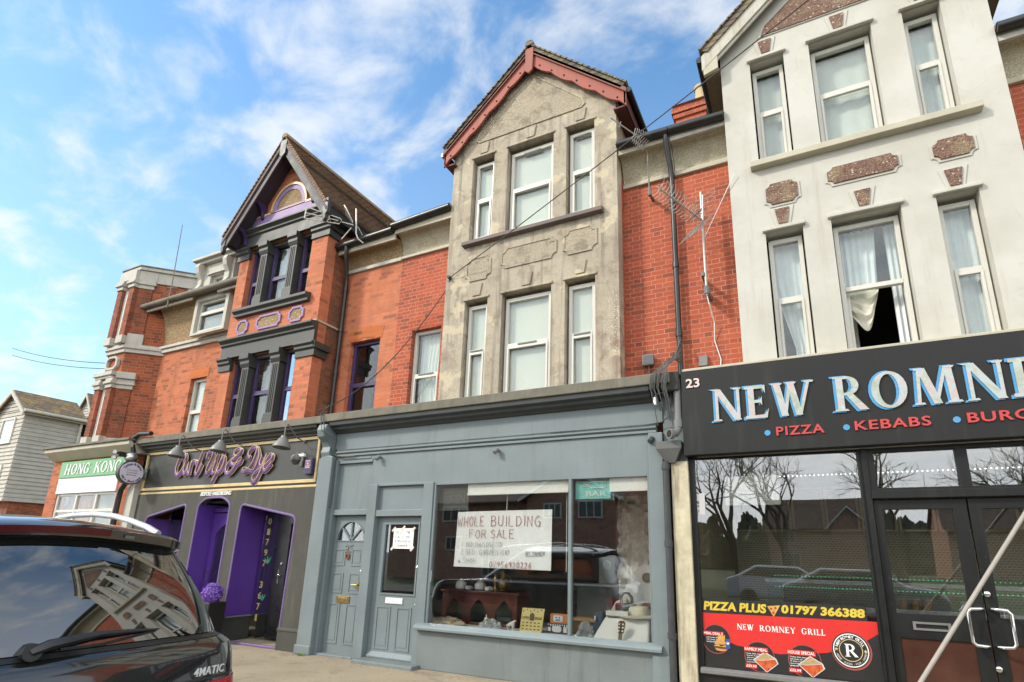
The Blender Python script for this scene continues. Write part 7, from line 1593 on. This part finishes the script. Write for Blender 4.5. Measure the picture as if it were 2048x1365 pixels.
q = MB(); plate(q, [circ(ex + .006, ez - .006, er + .022), circ(ex, ez, er + .010)], XZ, Yb - .0068, Yb - .0052); q.build('emblem_rim', paint('dull_red_rim', (.34, .07, .06), .5, .1), em)
DS = thing('delivery_sign', 'pale unlit EASY DELIVERY sign with a scooter outline hanging in the grill window', 'light sign', (-.56, .08, 2.25))
plt = MB().pxz(rrect(-.885, -.262, 2.25, 2.60, .02), .075, .085); plt.build('panel', paint('frosted_acrylic', (.30, .30, .28), .4, .1, 6), DS)
q = MB(); text_fit(q, 'EASY', -.84, -.50, 2.44, 2.54, .074, .004, -.012); text_fit(q, 'DELIVERY', -.84, -.31, 2.30, 2.41, .074, .004, -.012)
for x in (-.47, -.36): q.tube([(x + .022 * math.cos(2 * PI * i / 16), .068, 2.455 + .022 * math.sin(2 * PI * i / 16)) for i in range(16)], .005, 5, closed=True)
q.tube([(-.448, .069, 2.455), (-.382, .069, 2.455)], .004, 5).tube([(-.36, .07, 2.455), (-.375, .069, 2.53), (-.40, .069, 2.535)], .004, 5).tube([(-.50, .07, 2.485), (-.44, .07, 2.49), (-.42, .07, 2.47)], .004, 5)
q.build('outline', paint('neon_tube', (.46, .47, .43), .4, .1), DS); MB().tube([(-.86, .08, 2.6), (-.86, .08, 2.82)], .003, 4).tube([(-.29, .08, 2.6), (-.29, .08, 2.82)], .003, 4).build('chain', DULLGREY, DS)
tag(MB().box(-1.19, -1.12, .028, .030, 2.14, 2.40).build('sticker', paint('grey_sticker', (.5, .5, .5), .5, .1)), 'narrow pale sticker on the left edge of the grill window', 'sticker')
LEDM = emit('led_dot', (1, 1, .95), 1.5); LEDG = emit('led_green', (.05, .6, .25), 1.2)
ld = MB()
for i in range(70): x = -.25 + i * .046; ld.obox((x, .16, 2.59), (1, 0, 0), (0, 1, 0), (0, 0, 1), .0055, .005, .0055)
tag(ld.build('light_string', LEDM), 'dotted string of tiny white lights across the grill windows', 'light string')
# menu boards, counter
mf = paint('cream_menu_frame', (.80, .70, .46), .5, .08); mi = paint('dark_menu_panel', (.10, .075, .05), .25, .4, 5)
for i in range(8):
    x = -1.30 + i * .53; t = thing('menu_board', '%s cream framed menu board on the back wall of the grill' % ('first', 'second', 'third', 'fourth', 'fifth', 'sixth', 'seventh', 'eighth')[i] + ' counted from the left', 'menu board', (x, 3.9, 2.15), 'menu boards above the grill counter')
    q = MB(); plate(q, [[(x, 2.10), (x + .51, 2.10), (x + .51, 2.86), (x, 2.86)], [(x + .035, 2.135), (x + .475, 2.135), (x + .475, 2.83), (x + .035, 2.83)]], XZ, 3.80, 3.86); q.build('frame', mf, t); MB().box(x + .03, x + .48, 3.84, 3.85, 2.13, 2.83).build('panel', mi, t)
CT = thing('serving_counter', 'steel and glass serving counter inside the grill', 'counter', (1.5, 2.2, 0))
MB().box(-.6, 5.5, 2.0, 2.8, .02, .94).build('base', paint('brown_counter', (.11, .05, .035), .3, .3, 3), CT, bevel=.01); MB().box(-.65, 5.55, 1.95, 2.85, .94, 1.02).box(-.65, 5.55, 1.95, 2.85, 1.30, 1.36).build('steel_top', METAL, CT, bevel=.006); MB().box(-.62, 5.5, 1.97, 1.976, 1.02, 1.30).build('glass_front', GLASS, CT)
q = MB()
for i in range(110):
    for z in (1.25, 1.40): q.obox((-.5 + i * .05, 1.945, z + .0), (1, 0, 0), (0, 1, 0), (0, 0, 1), .005, .004, .005)
q.build('led_strip', LEDG, CT)
for i in range(4):
    t = thing('sauce_tub', 'orange sauce tub in the counter, %s of four in a row' % ('leftmost', 'second', 'third', 'rightmost')[i], 'tub', (.92 + i * .13, 2.06, 1.02), 'orange tubs in the counter'); MB().lathe([(.045, 0), (.055, .12), (.058, .125)], (.92 + i * .13, 2.06, 1.02), 14).build('pot', paint('orange_tub', (.55, .30, .09), .4, .1), t, smooth=True); MB().lathe([(.06, .126), (.06, .14), (0, .142)], (.92 + i * .13, 2.06, 1.02), 14).build('lid', paint('cream_lid', (.6, .5, .3), .4, .1), t)
for i in range(2):
    t = thing('white_tub', ('left' if i == 0 else 'right') + ' of two white tubs in the counter', 'tub', (1.72 + i * .13, 2.06, 1.02), 'white tubs in the counter'); MB().lathe([(.045, 0), (.05, .13), (.0, .135)], (1.72 + i * .13, 2.06, 1.02), 14).build('pot', WARE, t, smooth=True)
t = thing('drink_can', 'red drinks can in the counter beyond the right hand door', 'can', (2.45, 2.06, 1.02)); MB().lathe([(.028, 0), (.033, .01), (.033, .11), (.027, .12), (0, .12)], (2.45, 2.06, 1.02), 14).build('body', paint('red_can', (.5, .04, .04), .3, .1), t, smooth=True)

# ================================================================== black estate car parked at the kerb
CAR = thing('parked_car', 'black off-road car parked nose away at the lower left with chrome roof rail', 'car', (-5.6, -5.2, -.12))
CYC = -5.20
def car_paint():
    b = NB('black_car_paint'); p = b.pos(); b.col((.012, .013, .013)); b.set(.12, 0, .6, 1.0)
    b.b.inputs['Coat IOR'].default_value = 1.7; return b.m
CARP = M('black_car_paint', car_paint)
def dark_glass():
    b = NB('dark_privacy_glass'); b.col((.006, .007, .007)); b.b.inputs['Roughness'].default_value = .015; b.b.inputs['IOR'].default_value = 2.8; return b.m
DG = M('dark_privacy_glass', dark_glass)
RINGS = [(.08, -3.66, 1.00, -8.25), (.2, -3.56, 1.03, -8.33), (.50, -3.53, 1.05, -8.36), (.60, -3.56, 1.055, -8.36), (.63, -3.60, 1.05, -8.34), (.78, -3.645, 1.06, -8.30), (.93, -3.68, 1.06, -8.20), (1.00, -3.705, 1.045, -8.05), (1.035, -3.74, 1.01, -7.4),
         (1.06, -3.765, .985, -7.0), (1.30, -3.90, .90, -6.65), (1.50, -4.03, .82, -6.35), (1.585, -4.09, .785, -6.22), (1.600, -4.03, .79, -6.2), (1.65, -4.02, .785, -6.12), (1.675, -4.06, .765, -6.08), (1.70, -4.20, .70, -6.0), (1.72, -4.45, .60, -5.9), (1.73, -4.75, .42, -5.8)]
RINGS = [(z, xr + .03, hw + (.095 if z < 1.04 else .07), xf) for z, xr, hw, xf in RINGS]
def tail_glass(z):
    t = (z - 1.06) / (1.585 - 1.06); return (-3.735 - .325 * t + .03 * math.sin(PI * t), 1.055 - .20 * t + .012 * math.sin(PI * t), -7.0 + .78 * t)
RINGS = [r_ for r_ in RINGS if not 1.06 <= r_[0] <= 1.585] + [(z, tail_glass(z)[0], tail_glass(z)[1], tail_glass(z)[2]) for z in [1.06 + .525 * i / 10 for i in range(11)]]
RINGS.sort()
def ring_at(z):
    if 1.06 <= z <= 1.585: return tail_glass(z)
    if z <= RINGS[0][0]: return RINGS[0][1:]
    for a, b in zip(RINGS, RINGS[1:]):
        if a[0] <= z <= b[0]:
            t = (z - a[0]) / (b[0] - a[0]); return tuple(a[i] + (b[i] - a[i]) * t for i in (1, 2, 3))
    return RINGS[-1][1:]
def crown(z, yy):
    t = max(0, min(1, (z - 1.03) / .62)); return .09 * t * t * (3 - 2 * t) * (1 - yy * yy)
def rearx(z, yy):      # x of the tail at relative half width yy
    xr, hw, xf = ring_at(z); a = abs(yy); x = xr - .05 * yy * yy
    if a > .80: x -= .24 * (1 - math.sqrt(max(0, 1 - ((a - .80) / .2) ** 2)))
    return x
YS = [-1, -.99, -.97, -.945, -.91, -.87, -.83, -.8, -.7, -.5, -.25, 0, .25, .5, .7, .8, .83, .87, .91, .945, .97, .99, 1]
body = MB(); vs = []; nY = len(YS)
for (z, xr, hw, xf) in RINGS:
    for q in YS: vs.append((rearx(z, q), CYC + hw * q, z + crown(z, q)))
    for q in YS[::-1]:
        a = abs(q); x = xf + .12 * q * q + (.2 * (1 - math.sqrt(max(0, 1 - ((a - .84) / .16) ** 2))) if a > .84 else 0); vs.append((x, CYC + hw * q, z + crown(z, q)))
w = 2 * nY; fs = []
for j in range(len(RINGS) - 1):
    for i in range(w): fs.append((j * w + i, j * w + (i + 1) % w, (j + 1) * w + (i + 1) % w, (j + 1) * w + i))
for j, rev in ((0, True), (len(RINGS) - 1, False)):
    for i in range(nY - 1):
        f_ = (j * w + i, j * w + i + 1, j * w + w - 2 - i, j * w + w - 1 - i); fs.append(f_)
bo = body.add(vs, fs).build('body', CARP, CAR, smooth=True); bo.data.set_sharp_from_angle(angle=math.radians(28))
def tail_patch(z0, z1, q0, q1, off, name, mat, parent, nz=10, nq=24, th=.012):
    vs = []; fs = []
    for s in (0, 1):
        for j in range(nz + 1):
            for i in range(nq + 1):
                z = z0 + (z1 - z0) * j / nz; q = q0 + (q1 - q0) * i / nq; hw = ring_at(z)[1]
                vs.append((rearx(z, q) + off - th * s, CYC + hw * q, z + crown(z, q) + (off * .45 if z > 1.1 else 0)))
    W = nq + 1; N1 = (nz + 1) * W
    for s in (0, 1):
        for j in range(nz):
            for i in range(nq): o = s * N1 + j * W + i; fs.append((o, o + 1, o + 1 + W, o + W))
    for i in range(nq): fs.append((i, i + 1, N1 + i + 1, N1 + i)); o = nz * W; fs.append((o + i, o + i + 1, N1 + o + i + 1, N1 + o + i))
    for j in range(nz): fs.append((j * W, (j + 1) * W, N1 + (j + 1) * W, N1 + j * W)); fs.append((j * W + nq, (j + 1) * W + nq, N1 + (j + 1) * W + nq, N1 + j * W + nq))
    return MB().add(vs, fs).build(name, mat, parent, smooth=True)
tail_patch(1.075, 1.575, -.93, .93, .008, 'rear_window', DG, CAR, 16, 40)
tail_patch(1.045, 1.068, -.95, .95, .006, 'window_seal', BLACKPLASTIC, CAR, 2, 40)
tail_patch(1.606, 1.648, -.48, .34, .010, 'brake_light', paint('dark_red_lens', (.085, .006, .008), .15, .15, 20), CAR, 3, 20)
tail_patch(.80, .815, -.97, .99, .003, 'tailgate_seam', BLACKPLASTIC, CAR, 1, 40, .01)
tail_patch(.58, .785, .76, .995, .012, 'tail_light', paint('red_lens', (.45, .012, .015), .12, .15, 30), CAR, 4, 12)
tail_patch(.58, .785, -.995, -.76, .012, 'tail_light', paint('red_lens', (.45, .012, .015), .12, .15, 30), CAR, 4, 12)
tail_patch(.40, .58, -.30, .18, .010, 'number_plate', paint('yellow_plate', (.6, .45, .05), .4, .05), CAR, 2, 4)
nz_ = tail_patch(1.603, 1.622, .44, .50, .016, 'washer_nozzle', DULLGREY, CAR, 2, 4)
# badge
bm_ = MB(); vs_, fs_ = text_verts('4MATIC', .012, .25, 1.05, .5); a0 = min(p[0] for p in vs_); a1 = max(p[0] for p in vs_); h1 = max(p[1] for p in vs_)
(yA, zA), (yB, zB) = atx(378, 1345, -3.70), atx(438, 1333, -3.72)
bv = []
for p in vs_:
    u = (p[0] - a0) / (a1 - a0); y = yA + (yB - yA) * u; z = .5 * (zA + zB) - .022 + p[1] / h1 * .046; q = (y - CYC) / ring_at(z)[1]; bv.append((rearx(z, q) + .002 + (p[2] + .5) * .008, y, z))
bm_.add(bv, fs_).build('badge', paint('bright_badge', (.75, .75, .72), .3, .05, 8, None, 0, metal=.3), CAR)
# wiper
def on_tail(px, py, off):
    x = -3.85
    for _ in range(12):
        y, z = atx(px, py, x); q = max(-.99, min(.99, (y - CYC) / ring_at(z)[1])); x = rearx(z, q) + off
    y, z = atx(px, py, x); return Vector((x, y, z))
w0 = on_tail(62, 1305, .04); w1 = on_tail(100, 1290, .075); w2 = on_tail(200, 1268, .06); w3 = on_tail(318, 1258, .02)
wm = MB().tube([w0, w1, w1.lerp(w2, .5), w2, w2.lerp(w3, .5), w3], [.030, .034, .028, .022, .015, .006], 10, flat=(1, 1, .8)).tube([w0 + Vector((-.05, 0, -.005)), w0 + Vector((.02, 0, 0))], .045, 12)
wm.build('wiper', paint('satin_black_wiper', (.03, .03, .032), .35, .2, 8), CAR, smooth=True)
wb_ = MB().tube([on_tail(120, 1300, .014), on_tail(200, 1290, .014), on_tail(310, 1262, .012)], .009, 6); wb_.build('wiper_blade', BLACKPLASTIC, CAR)
# roof rails
for yr, sg in ((-4.52, 1), (-5.88, -1)):
    pts = []
    for (px, py) in ((104, 1042), (120, 1036), (150, 1031), (190, 1029), (230, 1033), (265, 1043), (295, 1055), (316, 1068)):
        X_, Z_ = at(px, py, -4.52); pts.append(Vector((X_, yr, Z_)))
    pts = [Vector((-6.6, yr, 1.74)), Vector((-6.3, yr, 1.80))] + pts
    MB().tube(pts, .022, 10).build('roof_rail', paint('satin_silver_rail', (.72, .71, .66), .3, .05, 8, None, 0, metal=.55), CAR, smooth=True)
for q, sy in ((1, -4.20), (-1, -6.2)):
    for x in (-4.55, -7.35):
        wl = MB().lathe([(.20, -.11), (.34, -.11), (.365, -.07), (.365, .07), (.34, .11), (.20, .11)], (x, sy - .03 * q, .245), 28, (0, 1, 0)).build('wheel', BLACKPLASTIC, CAR, smooth=True)
        MB().lathe([(.03, -.10), (.21, -.105), (.215, .105), (.03, .10)], (x, sy - .03 * q, .245), 20, (0, 1, 0)).build('rim', METAL, wl, smooth=True)
for sg in (1, -1):
    vs = []; 
    for z in (1.10, 1.30, 1.52):
        xr, hw, xf = ring_at(z)
        for x in (xr - .35, (xr + xf) / 2, xf + .25): vs.append((x, CYC + sg * (hw + .006), z)); 
    n = len(vs); vs += [(p[0], p[1] - sg * .02, p[2]) for p in vs]; fs = []
    for o in (0, n):
        for j in (0, 1):
            for i in (0, 1): fs.append((o + j * 3 + i, o + j * 3 + i + 1, o + j * 3 + i + 4, o + j * 3 + i + 3))
    MB().add(vs, fs).build('side_window', DG, CAR)

# ================================================================== the other side of the street (seen mirrored in the shop glass)
BRICK_H = brick('suburban_brick', (.45, .21, .14), (.52, .26, .17), (.45, .36, .28))
TILE_H = tiles('brown_concrete_tiles', (.14, .08, .055), (.19, .11, .075), 'x', 'z', .3, .15)
def opposite(x0, x1, yf, depth, eave, ridge, wins, label, gab=None):
    h = thing('brick_house', label, 'house', ((x0 + x1) / 2, yf - depth / 2, -.1))
    b = MB().box(x0, x1, yf - depth, yf, -.1, eave); ym = yf - depth / 2; b.pyz([(yf - depth, eave), (yf, eave), (ym, ridge - .15)], x0, x1); b.build('wall', BRICK_H, h)
    r = MB()
    for sg in (-1, 1): r.pyz([(ym, ridge), (ym + sg * (depth / 2 + .45), eave - .2), (ym + sg * (depth / 2 + .45), eave - .32), (ym, ridge - .12)][::sg], x0 - .3, x1 + .3)
    r.build('roof', TILE_H, h)
    if gab:
        g0, g1, gp, gr = gab; g = MB().box(g0, g1, yf, yf + gp, -.1, eave); m_ = (g0 + g1) / 2; g.pxz([(g0, eave), (g1, eave), (m_, gr - .12)], yf - 1, yf + gp); g.build('gable_wing', BRICK_H, h); r = MB()
        for sg in (-1, 1): r.pxz([(m_, gr), (m_ + sg * ((g1 - g0) / 2 + .4), eave - .2), (m_ + sg * ((g1 - g0) / 2 + .4), eave - .32), (m_, gr - .12)][::sg], ym, yf + gp + .35)
        r.build('wing_roof', tiles('brown_tiles_side', (.14, .08, .055), (.19, .11, .075), 'y', 'z', .3, .15), h); q = MB()
        for sg in (-1, 1): q.pxz([(m_, gr + .03), (m_ + sg * ((g1 - g0) / 2 + .42), eave - .18), (m_ + sg * ((g1 - g0) / 2 + .42), eave - .36), (m_, gr - .15)][::sg], yf + gp + .35, yf + gp + .39)
        q.build('bargeboard', WHITE, h)
    for (a, b_, z0, z1, yy) in wins:
        o = MB().box(a, b_, yy, yy + .07, z0, z1).build('window', UPVC, h); n = 3 if b_ - a > 1 else 2; w = (b_ - a - .12) / n
        for i in range(n): MB().box(a + .06 + w * i + .04, a + .06 + w * (i + 1) - .04, yy + .071, yy + .08, z0 + .09, z1 - .09).build('pane', paint('dim_pane', (.05, .055, .055), .08, .2), o)
    return h
opposite(-26, -9.4, -22.8, 8, 4.9, 8.0, [(-21.2, -20.0, 1.7, 2.6, -22.8), (-21.6, -19.6, 3.5, 4.5, -22.8), (-13.9, -12.7, 3.6, 4.5, -22.0), (-11.7, -10.2, 3.6, 4.6, -22.0), (-13.9, -12.2, .9, 2.2, -22.0), (-18.4, -17.4, .2, 2.2, -22.8)], 'brick house across the road mirrored in the for-sale shop window', (-15, -9.5, .8, 6.6))
for i, x in enumerate((-4, 12, 27)):
    opposite(x, x + 10, -58, 8, 4.9, 8.2, [(x + 1, x + 2.6, 3.2, 4.4, -58), (x + 6.5, x + 8.5, 3.2, 4.4, -58), (x + 1, x + 3, .8, 2.2, -58), (x + 6.5, x + 8.8, .8, 2.2, -58)], ('left', 'middle', 'right')[i] + ' of the far brick houses mirrored in the grill window', (x + 6, x + 9.5, .6, 7.0))
tl = MB(); rg = random.Random(31)
for i in range(90):
    c = Vector((-70 + i * 1.7 + rg.uniform(-.5, .5), -84 + rg.uniform(-4, 4), 0)); R2 = rg.uniform(1.8, 3.4); H2 = rg.uniform(3.5, 8.5)
    vs = []; fs = []; nn, mm = 12, 8
    for j in range(mm + 1):
        th = PI * .5 * j / mm
        for q in range(nn):
            ph = 2 * PI * q / nn; f_ = 1 + rg.uniform(-.18, .18); vs.append(c + Vector((R2 * math.cos(th) * math.cos(ph) * f_, R2 * math.cos(th) * math.sin(ph) * f_, H2 * math.sin(th) * f_)))
    for j in range(mm):
        for q in range(nn): fs.append((j * nn + q, j * nn + (q + 1) % nn, (j + 1) * nn + (q + 1) % nn, (j + 1) * nn + q))
    tl.add(vs, fs)
tag(tl.build('treeline', paint('far_hedge', (.10, .095, .05), .9, .35, 1.2, None, .6, 6)), 'far brown-green treeline closing the view across the road', 'treeline', None, 'stuff')
def bare_tree(x, y, h, seed, label):
    rg = random.Random(seed); t = thing('bare_tree', label, 'tree', (x, y, -.12)); tr = MB(); tw = MB()
    def grow(p, d, L, r, lev):
        mb = tr if lev < 2 else tw; n = 4; pts = [p]; dd = d.copy()
        for i in range(n): dd = (dd + Vector((rg.gauss(0, .1), rg.gauss(0, .1), rg.gauss(.03, .06)))).normalized(); pts.append(pts[-1] + dd * L / n)
        mb.tube(pts, [r * (1 - .45 * i / n) for i in range(n + 1)], 7 if lev < 2 else 4)
        if lev >= 6 or r < .004: return
        k_ = 3 if lev < 3 else rg.choice((2, 3))
        for c in range(k_):
            a = rg.uniform(0, 6.28); ti = rg.uniform(.35, .75); ax = dd.orthogonal().normalized(); ax = ax * math.cos(a) + dd.cross(ax) * math.sin(a)
            nd = (dd * math.cos(ti) + ax * math.sin(ti)).normalized(); grow(pts[rg.choice((n, n, n - 1))], nd, L * rg.uniform(.62, .8), r * .52, lev + 1)
    grow(Vector((x, y, -.15)), Vector((0, 0, 1)), h * .28, h * .028, 0)
    bk = paint('bark', (.10, .085, .065), .9, .3, 12, None, .6); tr.build('trunk', bk, t, smooth=True); tw.build('twigs', bk, t)
bare_tree(-1.0, -26, 11, 11, 'bare tree across the road mirrored in the middle of the grill window'); bare_tree(4.6, -30, 12, 12, 'bare tree mirrored in the glass above the grill door'); bare_tree(-4.5, -34, 13, 13, 'bare tree mirrored in the left part of the grill window'); bare_tree(10.5, -29, 11, 14, 'bare tree mirrored in the far right fanlight')
def far_car(x, y, label, mt, name='parked_car'):
    t = thing(name, label, 'car', (x, y, -.12)); b = MB().pxz([(x - 2.1, .15), (x + 2.1, .15), (x + 2.1, .65), (x + 1.9, .85), (x + 1.2, .92), (x + .5, 1.35), (x - 1.0, 1.38), (x - 1.7, .98), (x - 2.1, .85)], y - .85, y + .85); b.build('body', mt, t, bevel=.08, seg=3)
    MB().pxz([(x + 1.08, .95), (x + .48, 1.29), (x - .95, 1.31), (x - 1.5, .98)], y - .86, y + .86).build('window', paint('dim_pane', (.05, .055, .055), .08, .2), t)
    for dx in (-1.3, 1.3):
        for dy in (-.8, .8): MB().lathe([(.31, -.1), (.31, .1)], (x + dx, y + dy, .19), 18, (0, 1, 0)).build('wheel', BLACKPLASTIC, t)
far_car(-1.0, -17, 'white car across the road mirrored in the grill window', paint('white_car_paint', (.7, .7, .7), .2, .03, 2, None, 0, coat=.5))
far_car(1.2, -12.6, 'silver car near the kerb opposite mirrored in the grill door', paint('silver_car_paint', (.4, .4, .4), .25, .05, 2, None, 0, metal=.6, coat=.5))

# layered order ends: every top-level mesh gets its origin at its own base
for o in list(COL.objects):
    if o.type == 'MESH' and o.parent is None and o.get('kind') != 'structure' and o.location.length < 1e-6 and len(o.data.vertices):
        co = [v.co for v in o.data.vertices]; c = Vector(((min(p.x for p in co) + max(p.x for p in co)) / 2, (min(p.y for p in co) + max(p.y for p in co)) / 2, min(p.z for p in co)))
        o.data.transform(Matrix.Translation(-c)); o.location = c
